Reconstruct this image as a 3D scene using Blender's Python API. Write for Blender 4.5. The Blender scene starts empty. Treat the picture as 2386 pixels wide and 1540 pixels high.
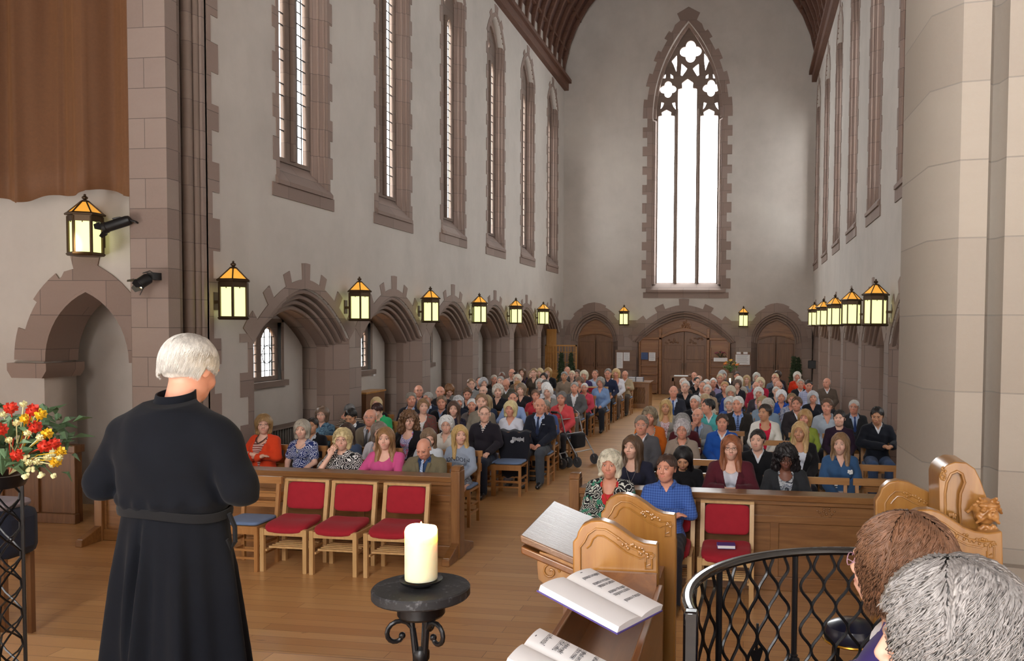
import bpy, bmesh, math, random
import numpy as np
from mathutils import Vector, Matrix, Euler
PI = math.pi
S = bpy.context.scene
COL = S.collection
# ---------------------------------------------------------------- camera
CF, CX, CY, YAW, PIT, ROL, CH = 1954.15, 1444.3, 836.1, .1508, .0401, .0078, 2.45
_c, _s = math.cos(YAW), math.sin(YAW)
FWD = Vector((-_s*math.cos(PIT), _c*math.cos(PIT), -math.sin(PIT)))
_r = Vector((_c, _s, 0)); _u = _r.cross(FWD)
RGT = _r*math.cos(ROL)+_u*math.sin(ROL); UPV = -_r*math.sin(ROL)+_u*math.cos(ROL)
cam_data = bpy.data.cameras.new('camera'); cam = bpy.data.objects.new('camera', cam_data); COL.objects.link(cam)
M = Matrix((RGT, UPV, -FWD)).transposed().to_4x4(); M.translation = (0, 0, CH); cam.matrix_world = M
cam_data.sensor_width = 36; cam_data.sensor_fit = 'HORIZONTAL'; cam_data.lens = CF/2386*36
cam_data.shift_x = (1193-CX)/2386; cam_data.shift_y = (CY-770)/2386
cam_data.clip_start = .05; cam_data.clip_end = 300
S.camera = cam
# ---------------------------------------------------------------- world, exposure
W = bpy.data.worlds.new('overcast_sky'); S.world = W; W.use_nodes = True
_bg = W.node_tree.nodes['Background']; _bg.inputs['Color'].default_value = (1.0, .985, .97, 1); _bg.inputs['Strength'].default_value = 1.0
S.view_settings.view_transform = 'Standard'; S.view_settings.look = 'None'; S.view_settings.gamma = 1.0
S.view_settings.use_curve_mapping = False; S.view_settings.exposure = 3.95
S.cycles.max_bounces = 7; S.cycles.diffuse_bounces = 5; S.cycles.transparent_max_bounces = 10
S.cycles.use_denoising = True; S.cycles.sample_clamp_indirect = 6
def portal(name, loc, rot, sx, sy):
    l = bpy.data.lights.new(name, 'AREA'); l.shape = 'RECTANGLE'; l.size = sx; l.size_y = sy; l.cycles.is_portal = True
    o = bpy.data.objects.new(name, l); o.location = loc; o.rotation_euler = rot; COL.objects.link(o); return o
# ---------------------------------------------------------------- pixel -> place
def ray(x, y): return FWD+RGT*((x-CX)/CF)-UPV*((y-CY)/CF)
C0 = Vector((0, 0, CH))
def ax(x, y, X): d = ray(x, y); return C0+d*(X/d.x)
def ay(x, y, Y): d = ray(x, y); return C0+d*(Y/d.y)
def az(x, y, Z): d = ray(x, y); return C0+d*((Z-CH)/d.z)
# ---------------------------------------------------------------- object helpers
def link(o): COL.objects.link(o); return o
def tag(o, label=None, cat=None, group=None, kind=None):
    if label: o['label'] = label
    if cat: o['category'] = cat
    if group: o['group'] = group
    if kind: o['kind'] = kind
    return o
def empty(name, loc=(0, 0, 0), rz=0):
    o = bpy.data.objects.new(name, None); o.location = loc; o.rotation_euler = (0, 0, rz); o.empty_display_size = .1
    return link(o)
def copy_tree(o, parent=None):
    c = o.copy(); COL.objects.link(c); c.parent = parent
    for ch in o.children: copy_tree(ch, c)
    return c
def rotm(rx=0, ry=0, rz=0): return Euler((rx, ry, rz)).to_matrix().to_4x4()
def tr(x, y, z): return Matrix.Translation((x, y, z))
class MB:
    def __init__(s): s.v = []; s.f = []; s.m = []; s.sm = []
    def add(s, vs, fs, mi=0, T=None, smooth=True):
        b = len(s.v)
        if T is not None: vs = [T @ Vector(v) for v in vs]
        s.v += [tuple(v) for v in vs]
        for f in fs: s.f.append(tuple(b+i for i in f)); s.m.append(mi); s.sm.append(smooth)
        return s
    def box(s, a, b, mi=0, T=None):
        x0, y0, z0 = a; x1, y1, z1 = b
        if x0 > x1: x0, x1 = x1, x0
        if y0 > y1: y0, y1 = y1, y0
        if z0 > z1: z0, z1 = z1, z0
        return s.add([(x0, y0, z0), (x1, y0, z0), (x1, y1, z0), (x0, y1, z0), (x0, y0, z1), (x1, y0, z1), (x1, y1, z1), (x0, y1, z1)],
                     [(0, 3, 2, 1), (4, 5, 6, 7), (0, 1, 5, 4), (1, 2, 6, 5), (2, 3, 7, 6), (3, 0, 4, 7)], mi, T, False)
    def prism(s, pts, ext, mi=0, T=None, smooth=False, back=(0, 0, 0)):
        # pts: 3D polygon, ext: extrusion vector
        n = len(pts); e = Vector(ext); B = Vector(back)
        vs = [Vector(p)+B for p in pts]+[Vector(p)+e for p in pts]
        fs = [tuple(range(n))[::-1], tuple(range(n, 2*n))]+[(i, (i+1) % n, n+(i+1) % n, n+i) for i in range(n)]
        return s.add(vs, fs, mi, T, smooth)
    def tube(s, path, r, n=8, mi=0, T=None, caps=True, closed=False):
        P = [Vector(p) for p in path]; m = len(P)
        rr = r if hasattr(r, '__len__') else [r]*m
        vs = []; fs = []; u = None
        for i in range(m):
            if closed: t = P[(i+1) % m]-P[i-1]
            else: t = P[min(i+1, m-1)]-P[max(i-1, 0)]
            if t.length < 1e-9: t = Vector((0, 0, 1))
            t.normalize()
            if u is None:
                u = t.orthogonal().normalized()
            else:
                u = (u-t*u.dot(t))
                u = u.normalized() if u.length > 1e-6 else t.orthogonal().normalized()
            w = t.cross(u)
            for k in range(n):
                a = 2*PI*k/n; vs.append(P[i]+(u*math.cos(a)+w*math.sin(a))*rr[i])
        for i in range(m if closed else m-1):
            j = (i+1) % m
            for k in range(n): fs.append((i*n+k, i*n+(k+1) % n, j*n+(k+1) % n, j*n+k))
        if caps and not closed: fs += [tuple(range(n))[::-1], tuple(range((m-1)*n, m*n))]
        return s.add(vs, fs, mi, T)
    def lathe(s, prof, n=16, mi=0, T=None, a0=0, smooth=True):
        vs = []; fs = []; m = len(prof)
        for (r, z) in prof:
            for k in range(n):
                a = a0+2*PI*k/n; vs.append((r*math.cos(a), r*math.sin(a), z))
        for i in range(m-1):
            for k in range(n): fs.append((i*n+k, i*n+(k+1) % n, (i+1)*n+(k+1) % n, (i+1)*n+k))
        fs += [tuple(range(n))[::-1], tuple(range((m-1)*n, m*n))]
        return s.add(vs, fs, mi, T, smooth)
    def ball(s, c, r, n=10, mi=0, T=None):
        rx, ry, rz = r if hasattr(r, '__len__') else (r, r, r)
        prof = [(math.sin(PI*i/(n//2+2)), -math.cos(PI*i/(n//2+2))) for i in range(n//2+3)]
        prof[0] = (.02, -1); prof[-1] = (.02, 1)
        TT = Matrix.Translation(c) @ Matrix.Diagonal((rx, ry, rz, 1))
        return s.lathe(prof, n, mi, TT if T is None else T @ TT)
    def grid(s, fn, nu, nv, mi=0, T=None, closed=False):
        vs = [fn(i/(nu-1), j/(nv-1)) for i in range(nu) for j in range(nv)]
        fs = [(i*nv+j, (i+1)*nv+j, (i+1)*nv+j+1, i*nv+j+1) for i in range(nu-1) for j in range(nv-1)]
        return s.add(vs, fs, mi, T)
    def build(s, name, mats, parent=None, angle=35, bevel=0):
        me = bpy.data.meshes.new(name); me.from_pydata(s.v, [], s.f)
        if not isinstance(mats, (list, tuple)): mats = [mats]
        for m in mats: me.materials.append(m)
        me.polygons.foreach_set('material_index', s.m); me.polygons.foreach_set('use_smooth', s.sm)
        me.update(); bm = bmesh.new(); bm.from_mesh(me); bmesh.ops.recalc_face_normals(bm, faces=bm.faces); bm.to_mesh(me); bm.free()
        me.set_sharp_from_angle(angle=math.radians(angle))
        o = bpy.data.objects.new(name, me); link(o)
        if parent: o.parent = parent
        if bevel:
            b = o.modifiers.new('bevel', 'BEVEL'); b.width = bevel; b.segments = 2; b.limit_method = 'ANGLE'; b.angle_limit = .6
        return o
def np_mesh(name, v, f, mats, smooth=True, parent=None):
    me = bpy.data.meshes.new(name); nv = len(v); nf = len(f)
    me.vertices.add(nv); me.vertices.foreach_set('co', np.asarray(v, np.float32).ravel())
    k = f.shape[1]; me.loops.add(nf*k); me.loops.foreach_set('vertex_index', np.asarray(f, np.int32).ravel())
    me.polygons.add(nf); me.polygons.foreach_set('loop_start', np.arange(0, nf*k, k, dtype=np.int32))
    me.polygons.foreach_set('use_smooth', np.full(nf, smooth)); me.update(calc_edges=True)
    for m in (mats if isinstance(mats, (list, tuple)) else [mats]): me.materials.append(m)
    return me
def mobj(name, me, parent=None, loc=(0, 0, 0), mat=None):
    o = bpy.data.objects.new(name, me); link(o); o.parent = parent; o.location = loc
    if mat: o.material_slots[0].link = 'OBJECT'; o.material_slots[0].material = mat
    return o
def plate(name, outer, holes, axis, a, b, mats, parent=None):
    """wall with holes. outer/holes: 2D loops; axis 'x': (y,z) plane extruded x in a..b; axis 'y': (x,z) plane"""
    cu = bpy.data.curves.new(name, 'CURVE'); cu.dimensions = '2D'; cu.fill_mode = 'BOTH'; cu.extrude = abs(b-a)/2
    for L in [outer]+holes:
        sp = cu.splines.new('POLY'); sp.points.add(len(L)-1)
        for p, q in zip(sp.points, L): p.co = (q[0], q[1], 0, 1)
        sp.use_cyclic_u = True
    ob = bpy.data.objects.new(name, cu); link(ob)
    me = bpy.data.meshes.new_from_object(ob.evaluated_get(bpy.context.evaluated_depsgraph_get()))
    bpy.data.objects.remove(ob); bpy.data.curves.remove(cu)
    mid = (a+b)/2
    if axis == 'x': Mx = Matrix(((0, 0, 1, mid), (1, 0, 0, 0), (0, 1, 0, 0), (0, 0, 0, 1)))
    else: Mx = Matrix(((1, 0, 0, 0), (0, 0, -1, mid), (0, 1, 0, 0), (0, 0, 0, 1)))
    me.transform(Mx); me.name = name
    bm = bmesh.new(); bm.from_mesh(me); bmesh.ops.remove_doubles(bm, verts=bm.verts, dist=1e-5); bmesh.ops.recalc_face_normals(bm, faces=bm.faces); bm.to_mesh(me); bm.free()
    me.materials.clear()
    for m in (mats if isinstance(mats, (list, tuple)) else [mats]): me.materials.append(m)
    o = bpy.data.objects.new(name, me); link(o)
    if parent: o.parent = parent
    return o
def arch_pts(cx, w, zs, za, n=10, k=.55):
    """pointed arch from (cx-w,zs) over apex (cx,za) to (cx+w,zs)"""
    h = za-zs; L = []
    if h > w*1.02:
        c = (h*h-w*w)/(2*w); R = w+c; a1 = math.atan2(h, -c) if c else PI/2
        L = [(cx+c+R*math.cos(PI-(PI-a1)*i/n), zs+R*math.sin(PI-(PI-a1)*i/n)) for i in range(n+1)]
        return L+[(2*cx-x, y) for x, y in L[-2::-1]]
    for i in range(n+1):
        t = i/n; x = -w+w*t
        # blend: steep start, pointed top
        y = h*(math.sin(t*PI/2)**.85*(1-k*.18)+k*.18*t)
        L.append((cx+x, zs+y))
    return L+[(2*cx-x, y) for x, y in L[-2::-1]]
# ---------------------------------------------------------------- materials
MATS = {}
def srgb(h):
    if isinstance(h, str): h = h.lstrip('#'); h = [int(h[i:i+2], 16)/255 for i in (0, 2, 4)]
    return tuple((c/12.92 if c <= .04045 else ((c+.055)/1.055)**2.4) for c in h)+(1,)
class NT:
    def __init__(s, name):
        s.m = bpy.data.materials.new(name); s.m.use_nodes = True; s.t = s.m.node_tree; s.n = s.t.nodes
        s.b = s.n['Principled BSDF']
    def node(s, k, **kw):
        n = s.n.new(k)
        for a, v in kw.items():
            if a in n.inputs: n.inputs[a].default_value = v
            else: setattr(n, a, v)
        return n
    def l(s, a, b): s.t.links.new(a, b); return s
    def coord(s, scale=(1, 1, 1), kind='Object', rot=(0, 0, 0)):
        tc = s.node('ShaderNodeTexCoord'); mp = s.node('ShaderNodeMapping'); mp.inputs['Scale'].default_value = scale; mp.inputs['Rotation'].default_value = rot
        s.l(tc.outputs[kind], mp.inputs['Vector']); return mp.outputs[0]
    def noise(s, vec, scale, detail=3, rough=.6, dist=0):
        n = s.node('ShaderNodeTexNoise'); n.inputs['Scale'].default_value = scale; n.inputs['Detail'].default_value = detail
        n.inputs['Roughness'].default_value = rough; n.inputs['Distortion'].default_value = dist
        s.l(vec, n.inputs['Vector']); return n
    def ramp(s, fac, stops, interp='LINEAR'):
        r = s.node('ShaderNodeValToRGB'); r.color_ramp.interpolation = interp; e = r.color_ramp.elements
        while len(e) < len(stops): e.new(.5)
        for q, (p, c) in zip(e, stops): q.position = p; q.color = srgb(c) if isinstance(c, str) else (c if len(c) == 4 else tuple(c)+(1,))
        s.l(fac, r.inputs[0]); return r.outputs[0]
    def mix(s, fac, a, b, mode='MIX'):
        m = s.node('ShaderNodeMix'); m.data_type = 'RGBA'; m.blend_type = mode
        for v, i in ((fac, 0), (a, 6), (b, 7)):
            if isinstance(v, (int, float)): m.inputs[i].default_value = v
            elif isinstance(v, (str, tuple)): m.inputs[i].default_value = srgb(v) if isinstance(v, str) else v
            else: s.l(v, m.inputs[i])
        return m.outputs[2]
    def math(s, op, a, b=0.0):
        m = s.node('ShaderNodeMath'); m.operation = op
        for v, i in ((a, 0), (b, 1)):
            if isinstance(v, (int, float)): m.inputs[i].default_value = v
            else: s.l(v, m.inputs[i])
        return m.outputs[0]
    def bump(s, h, strength=.3, dist=.01):
        b = s.node('ShaderNodeBump'); b.inputs['Strength'].default_value = strength; b.inputs['Distance'].default_value = dist
        s.l(h, b.inputs['Height']); s.l(b.outputs[0], s.b.inputs['Normal'])
    def col(s, c):
        if isinstance(c, (str, tuple)): s.b.inputs['Base Color'].default_value = srgb(c) if isinstance(c, str) else c
        else: s.l(c, s.b.inputs['Base Color'])
    def rough(s, r): s.b.inputs['Roughness'].default_value = r
def mat(name):
    def deco(fn):
        def get():
            if name not in MATS: MATS[name] = fn(NT(name))
            return MATS[name]
        return get
    return deco
def plain(name, c, rough=.6, metal=0, bumps=0, coat=0, var=.12, nscale=8):
    if name in MATS: return MATS[name]
    t = NT(name); v = t.coord(); n = t.noise(v, nscale, 4)
    a = srgb(c); lo = tuple(x*(1-var) for x in a[:3])+(1,); hi = tuple(min(1, x*(1+var)) for x in a[:3])+(1,)
    t.col(t.mix(n.outputs[0], lo, hi)); t.rough(rough); t.b.inputs['Metallic'].default_value = metal
    if coat: t.b.inputs['Coat Weight'].default_value = coat
    if bumps: t.bump(t.noise(v, nscale*6, 3).outputs[0], bumps, .004)
    MATS[name] = t.m; return t.m
def emit(name, c, st):
    if name in MATS: return MATS[name]
    t = NT(name); t.col(c); t.b.inputs['Emission Color'].default_value = srgb(c); t.b.inputs['Emission Strength'].default_value = st
    MATS[name] = t.m; return t.m
def m_plaster():
    if 'plaster' in MATS: return MATS['plaster']
    t = NT('plaster'); v = t.coord()
    a = t.noise(v, .55, 5, .65); b = t.noise(t.coord((1, 1, .25)), 2.2, 4)
    c = t.ramp(a.outputs[0], [(.3, '#aca49c'), (.55, '#bab2aa'), (.75, '#c1bab1')])
    c = t.mix(t.math('MULTIPLY', b.outputs[0], .35), c, '#9c948b')
    t.col(c); t.rough(.9); t.bump(t.noise(v, 60, 4).outputs[0], .25, .006); MATS['plaster'] = t.m; return t.m
def m_stone(name='pink_sandstone', cols=('#887870', '#918076', '#7a685f', '#9a8b81'), bw=.62, bh=.34, plane='auto', mortar='#5c504a', off=.5):
    if name in MATS: return MATS[name]
    t = NT(name); g = t.node('ShaderNodeNewGeometry'); sep = t.node('ShaderNodeSeparateXYZ'); t.l(g.outputs['Position'], sep.inputs[0])
    sn = t.node('ShaderNodeSeparateXYZ'); t.l(g.outputs['True Normal'], sn.inputs[0])
    isx = t.math('GREATER_THAN', t.math('ABSOLUTE', sn.outputs[0]), .7)
    mx = t.node('ShaderNodeMix'); t.l(isx, mx.inputs[0]); t.l(sep.outputs[0], mx.inputs[2]); t.l(sep.outputs[1], mx.inputs[3])
    cb = t.node('ShaderNodeCombineXYZ'); t.l(mx.outputs[0], cb.inputs[0]); t.l(sep.outputs[2], cb.inputs[1])
    br = t.node('ShaderNodeTexBrick'); br.offset = off; br.inputs['Scale'].default_value = 1; br.inputs['Brick Width'].default_value = bw; br.inputs['Row Height'].default_value = bh
    br.inputs['Mortar Size'].default_value = .004; br.inputs['Mortar Smooth'].default_value = .3; br.inputs['Bias'].default_value = 0
    br.inputs['Color1'].default_value = (0, 0, 0, 1); br.inputs['Color2'].default_value = (1, 1, 1, 1)
    t.l(cb.outputs[0], br.inputs['Vector'])
    c = t.ramp(br.outputs['Color'], [(0, cols[0]), (.33, cols[1]), (.66, cols[2]), (1, cols[3])])
    n = t.noise(t.coord((1, 1, 2.5)), 3, 6, .65); c = t.mix(t.math('MULTIPLY', n.outputs[0], .5), c, cols[2])
    n2 = t.noise(t.coord(), 45, 3); c = t.mix(t.math('MULTIPLY', n2.outputs[0], .22), c, cols[3])
    c = t.mix(br.outputs['Fac'], c, mortar); t.col(c); t.rough(.88)
    h = t.math('SUBTRACT', t.math('MULTIPLY', n2.outputs[0], .25), br.outputs['Fac']); t.bump(h, .5, .006)
    MATS[name] = t.m; return t.m
def m_wood(name, cols, scale=(1, 1, 1), grain=14, rough=.35, coat=.2, axis=2, bump=.12):
    """grain runs along the given object axis"""
    if name in MATS: return MATS[name]
    sc = [grain*s for s in scale]; sc[axis] = grain*.09
    t = NT(name); v = t.coord(tuple(sc)); n = t.noise(v, 1.0, 5, .62, 1.2)
    n2 = t.noise(t.coord(), 1.3, 2)
    c = t.ramp(n.outputs[0], [(.25, cols[0]), (.5, cols[1]), (.72, cols[2])])
    c = t.mix(t.math('MULTIPLY', n2.outputs[0], .3), c, cols[0])
    t.col(c); t.rough(rough); t.b.inputs['Coat Weight'].default_value = coat; t.b.inputs['Coat Roughness'].default_value = .25
    t.bump(n.outputs[0], bump, .003); MATS[name] = t.m; return t.m
def m_floor():
    t = NT('oak_floorboards'); g = t.coord(kind='Object')
    br = t.node('ShaderNodeTexBrick'); br.offset = .37; br.inputs['Scale'].default_value = 1; br.inputs['Brick Width'].default_value = 1.9; br.inputs['Row Height'].default_value = .13
    br.inputs['Mortar Size'].default_value = .0025; br.inputs['Bias'].default_value = 0; br.inputs['Color1'].default_value = (0, 0, 0, 1); br.inputs['Color2'].default_value = (1, 1, 1, 1)
    t.l(g, br.inputs['Vector'])
    n = t.noise(t.coord((1.2, 14, 1)), 1.6, 6, .65, .6)
    c = t.ramp(br.outputs['Color'], [(0, '#c4935c'), (.35, '#d0a068'), (.7, '#b98853'), (1, '#d8ab74')])
    c = t.mix(t.math('MULTIPLY', n.outputs[0], .55), c, '#a27447')
    k = t.noise(t.coord((3, 10, 1)), 1.1, 2, .5, .8); kn = t.ramp(k.outputs[0], [(.72, '#000000'), (.78, '#ffffff')])
    c = t.mix(t.math('MULTIPLY', kn, .45), c, '#5c3a20'); c = t.mix(t.math('MULTIPLY', br.outputs['Fac'], .7), c, '#5a3b22')
    t.col(c); t.b.inputs['Roughness'].default_value = .34; t.b.inputs['Coat Weight'].default_value = .25; t.b.inputs['Coat Roughness'].default_value = .22
    t.bump(t.math('SUBTRACT', t.math('MULTIPLY', n.outputs[0], .3), br.outputs['Fac']), .2, .003); return t.m
def m_glass():
    if 'window_glass' in MATS: return MATS['window_glass']
    t = NT('window_glass'); g = t.node('ShaderNodeBsdfGlossy'); g.inputs['Roughness'].default_value = .25
    tp = t.node('ShaderNodeBsdfTransparent'); tp.inputs[0].default_value = (.93, .95, .96, 1)
    mx = t.node('ShaderNodeMixShader'); mx.inputs[0].default_value = .05
    t.l(tp.outputs[0], mx.inputs[1]); t.l(g.outputs[0], mx.inputs[2]); t.l(mx.outputs[0], t.n['Material Output'].inputs[0]); MATS['window_glass'] = t.m; return t.m
PLASTER = m_plaster(); STONE = m_stone()
STONE2 = m_stone('smooth_dressed_stone', ('#88746a', '#8f7b70', '#7a675d', '#94837a'), .9, .42)
PIER = m_stone('pale_granite_pier', ('#8c837a', '#958c81', '#82786e', '#9b9389'), 3.0, .42, mortar='#7d766f')
DARKST = m_stone('shaft_stone', ('#76655b', '#7f6e63', '#6b5b52', '#837368'), 2.5, .34)
OAK = m_wood('light_oak', ('#a06c33', '#b98544', '#c79657'), axis=2)
OAKX = m_wood('light_oak_crosswise', ('#a06c33', '#b98544', '#c79657'), axis=0)
PEW = m_wood('pew_oak', ('#684220', '#80562d', '#90663a'), axis=0, rough=.4)
PEWV = m_wood('pew_oak_upright', ('#684220', '#80562d', '#90663a'), axis=2, rough=.4)
CHAIRW = m_wood('chair_beech', ('#8a5c30', '#a2713f', '#b07f4b'), axis=2, rough=.4)
CHAIRL = m_wood('pale_beech', ('#b08a58', '#c29c69', '#cfac7c'), axis=2, rough=.4)
DOORW = m_wood('door_oak', ('#5c3a1e', '#704928', '#7f5733'), axis=2, rough=.5)
ROOFW = m_wood('roof_timber', ('#3a2118', '#4a2b20', '#573427'), axis=1, rough=.6, coat=0)
STALL = m_wood('carved_stall_oak', ('#7c5222', '#90642d', '#9d723b'), axis=2, rough=.3, coat=.4)
STALLD = m_wood('brown_stall_oak', ('#5c3819', '#734824', '#855930'), axis=1, rough=.3, coat=.4)
IRON = plain('black_wrought_iron', '#17171a', .35, .4, .2, .1)
LEAD = plain('lead_came', '#2a2a2c', .6)
BRONZE = plain('lantern_bronze', '#4b3a29', .4, .7, .2)
BLACK = plain('black_plastic', '#131315', .45)
CHROME = plain('brushed_metal', '#9a9a9c', .3, .9)
WHITEP = plain('white_paper', '#e4e4e6', .7, var=.03)
# ================================================================ THE SETTING
XL, XR, YF = -6.55, 2.2, 29.5
BAY = 3.17; WBAY = 3.2
ACY = [11.74+BAY*k for k in range(6)]; WCY = [11.73+WBAY*k for k in range(6)]
RACY = [12.3+BAY*k for k in range(6)]; RWCY = [12.45+WBAY*k for k in range(6) if 12.45+WBAY*k < 29.2]
def st(o): o['kind'] = 'structure'; return o
f = MB(); f.box((-16, 4.3, -.2), (8, 31, 0)); st(f.build('floor', m_floor()))
f = MB(); f.box((-9, -2.5, -.2), (5, 4.3, .6)); f.box((-9, 4.3, -.1), (5, 4.65, .4)); f.box((-9, 4.65, -.1), (5, 5.0, .2)); st(f.build('floor_platform', m_floor()))
def arch_hole(c, w, zs, za, z0=-.01, n=10): return [(c+w, z0)]+[(c-w, z0)]+arch_pts(c, w, zs, za, n)
def P3(axis, d, uv): return (d, uv[0], uv[1]) if axis == 'x' else (uv[0], d, uv[1])
def ring_solid(mb, axis, inner, outer, a, b, mi=0):
    """solid band between two open curves of equal length, extruded a..b along the axis"""
    n = len(inner); vs = [P3(axis, a, p) for p in inner]+[P3(axis, a, p) for p in outer]+[P3(axis, b, p) for p in inner]+[P3(axis, b, p) for p in outer]
    fs = []
    for i in range(n-1):
        fs += [(i, i+1, n+i+1, n+i), (2*n+i, 3*n+i, 3*n+i+1, 2*n+i+1), (i, 2*n+i, 2*n+i+1, i+1), (n+i, n+i+1, 3*n+i+1, 3*n+i)]
    fs += [(0, n, 3*n, 2*n), (n-1, 3*n-1, 4*n-1, 2*n-1)]
    mb.add(vs, fs, mi, None, False)
def orders(mb, axis, c, ws, zss, zas, ds, dend, n=14):
    """receding moulded orders of an arch: ring i between curve i and i+1, its face at ds[i]"""
    cv = [arch_pts(c, w, zs, za, n) for w, zs, za in zip(ws, zss, zas)]
    for i in range(len(cv)-1):
        a = ds[i+1]; ring_solid(mb, axis, cv[i+1], cv[i], a, dend)
        mb.tube([P3(axis, (ds[i]+ds[i+1])/2+(ds[i+1]-ds[i])*.2, ((p[0]*.45+q[0]*.55), (p[1]*.45+q[1]*.55))) for p, q in zip(cv[i], cv[i+1])], abs(ds[1]-ds[0])*.42+.004, 6)
    return cv
def voussoirs(mb, axis, c, w, zs, za, d0, d1, spec, th=.2, n=40):
    """face stones round an arch; spec: list of (t0, t1, extra) along the curve 0..1"""
    L = arch_pts(c, w, zs, za, n); N = len(L)
    def at(t):
        x = t*(N-1); i = min(int(x), N-2); fr = x-i; p = (L[i][0]*(1-fr)+L[i+1][0]*fr, L[i][1]*(1-fr)+L[i+1][1]*fr)
        j = min(max(i, 1), N-3); dx, dy = L[j+2][0]-L[j-1][0], L[j+2][1]-L[j-1][1]; l = math.hypot(dx, dy)
        return p, (-dy/l, dx/l)
    for (t0, t1, ex) in spec:
        k = 5; inn = []; out = []
        for i in range(k):
            t = t0+(t1-t0)*i/(k-1); p, nn = at(t)
            if abs(t-.5) < .07: nn = (nn[0]*abs(t-.5)/.07, 1)
            inn.append(p); out.append((p[0]+nn[0]*(th+ex), p[1]+nn[1]*(th+ex)))
        ring_solid(mb, axis, inn, out, d0, d1)
def quoins(mb, axis, c, sgn, inner, z0, z1, d0, d1, a=.12, b=.24, h=.34, phase=0):
    z = z0; i = phase
    while z < z1-.02:
        zt = min(z+h*(1.0+.12*math.sin(i*2.3)), z1); wdt = b if i % 2 else a
        x0 = c+sgn*inner; x1 = c+sgn*(inner+wdt)
        mb.box(P3(axis, d0, (x0, z)), P3(axis, d1, (x1, zt))); z = zt; i += 1
VSPEC = [(0, .07, .16), (.07, .16, 0), (.16, .21, .2), (.21, .32, 0), (.32, .37, .18), (.37, .465, 0), (.465, .535, .24), (.535, .63, 0), (.63, .68, .18), (.68, .79, 0), (.79, .84, .2), (.84, .93, 0), (.93, 1, .16)]
def side_wall(side, X, sg, acy, wcy, y0, zoff, nwin):
    """sg = -1 for the left wall (solid lies towards -X), +1 for the right one"""
    D = lambda d: X+sg*d
    st(plate('wall_'+side, [(y0, -.02), (YF, -.02), (YF, 4.0), (y0, 4.0)], [arch_hole(c, 1.37, 2.18, 2.96) for c in acy], 'x', D(0), D(.45), PLASTER))
    holes = [[(c+.69, 4.42+zoff), (c-.69, 4.42+zoff)]+arch_pts(c, .69, 9.75, 10.4, 8) for c in wcy]
    st(plate('wall_%s_upper' % side, [(y0, 4.0), (YF, 4.0), (YF, 11.3), (y0, 11.3)], holes, 'x', D(0), D(.29), PLASTER))
    # stonework round the arches
    for k, c in enumerate(acy):
        m = MB()
        ws = [1.37, 1.31, 1.25, 1.19, 1.13]; orders(m, 'x', c, ws, [2.18, 2.15, 2.12, 2.09, 2.06], [2.96, 2.88, 2.80, 2.72, 2.64], [D(.0), D(.07), D(.14), D(.21), D(.28)], D(.45))
        for s in (-1, 1):
            m.prism([(D(0), c+s*1.37, 0), (D(.3), c+s*1.13, 0), (D(.45), c+s*1.13, 0), (D(.45), c+s*1.37, 0)], (0, 0, 2.2))
        voussoirs(m, 'x', c, 1.37, 2.18, 2.96, D(-.012), D(.02), VSPEC, .14)
        for s in (-1, 1):
            if s < 0 and k == 0: quoins(m, 'x', c, s, 1.37, 0, 2.3, D(-.01), D(.02), .12, .3, .36, 1)
        o = m.build('trim_%s_arch' % side, STONE2); o['kind'] = 'structure'
        m = MB()
        if k < len(acy)-1: m.box((D(-.008), c+1.37, 0), (D(.02), acy[k+1]-1.37, 2.32)); m.box((D(-.006), c+1.37-.0, 2.32), (D(.02), acy[k+1]-1.37, 2.5))
        else: m.box((D(-.008), c+1.37, 0), (D(.02), YF, 2.32))
        st(m.build('trim_%s_pier' % side, STONE))
    # alcoves behind
    hs = [arch_hole(c, 1.13, 2.06, 2.64) for c in acy]
    st(plate('wall_%s_alcoves' % side, [(y0+.2, -.03), (YF, -.03), (YF, 3.1), (y0+.2, 3.1)], hs, 'x', D(.45), D(.70), STONE))
    sm = [[(c-.5, 1.55), (c+.5, 1.55), (c+.5, 2.45), (c-.5, 2.45)] for c in acy[:5]]
    st(plate('wall_%s_aisle' % side, [(y0+.2, -.04), (YF, -.04), (YF, 3.1), (y0+.2, 3.1)], sm, 'x', D(.70), D(.88), PLASTER))
    for k, c in enumerate(acy[:5]):
        w = empty('window_%s_aisle' % side, (0, 0, 0)); w['kind'] = 'structure'
        m = MB()
        for a, b, e, g in ((-.56, -.5, 1.49, 2.51), (.5, .56, 1.49, 2.51)): m.box((D(.69), c+a, e), (D(.88), c+b, g))
        m.box((D(.64), c-.62, 1.46), (D(.88), c+.62, 1.55)); m.box((D(.69), c-.56, 2.45), (D(.88), c+.56, 2.51)); m.build('surround', DARKST, w)
        lights = []
        for s in (-1, 1): lights.append([(c+s*.25+.2, 1.62), (c+s*.25-.2, 1.62)]+arch_pts(c+s*.25, .2, 2.2, 2.38, 5))
        plate('mullion', [(c-.5, 1.55), (c+.5, 1.55), (c+.5, 2.45), (c-.5, 2.45)], lights, 'x', D(.76), D(.82), DARKST, w)
        m = MB()
        for s in (-1, 1):
            for q in (-.07, .07): m.box((D(.785), c+s*.25+q-.006, 1.6), (D(.797), c+s*.25+q+.006, 2.38))
            for j in range(6): m.box((D(.785), c+s*.25-.2, 1.7+j*.13), (D(.797), c+s*.25+.2, 1.712+j*.13))
            m.tube([(D(.79), c+s*.25+.14*math.cos(a*PI/6), 1.95+.14*math.sin(a*PI/6)) for a in range(12)], .007, 5, closed=True)
        m.build('leading', LEAD, w)
        m = MB(); m.box((D(.79), c-.48, 1.57), (D(.793), c+.48, 2.43)); m.build('pane', m_glass(), w)
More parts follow.
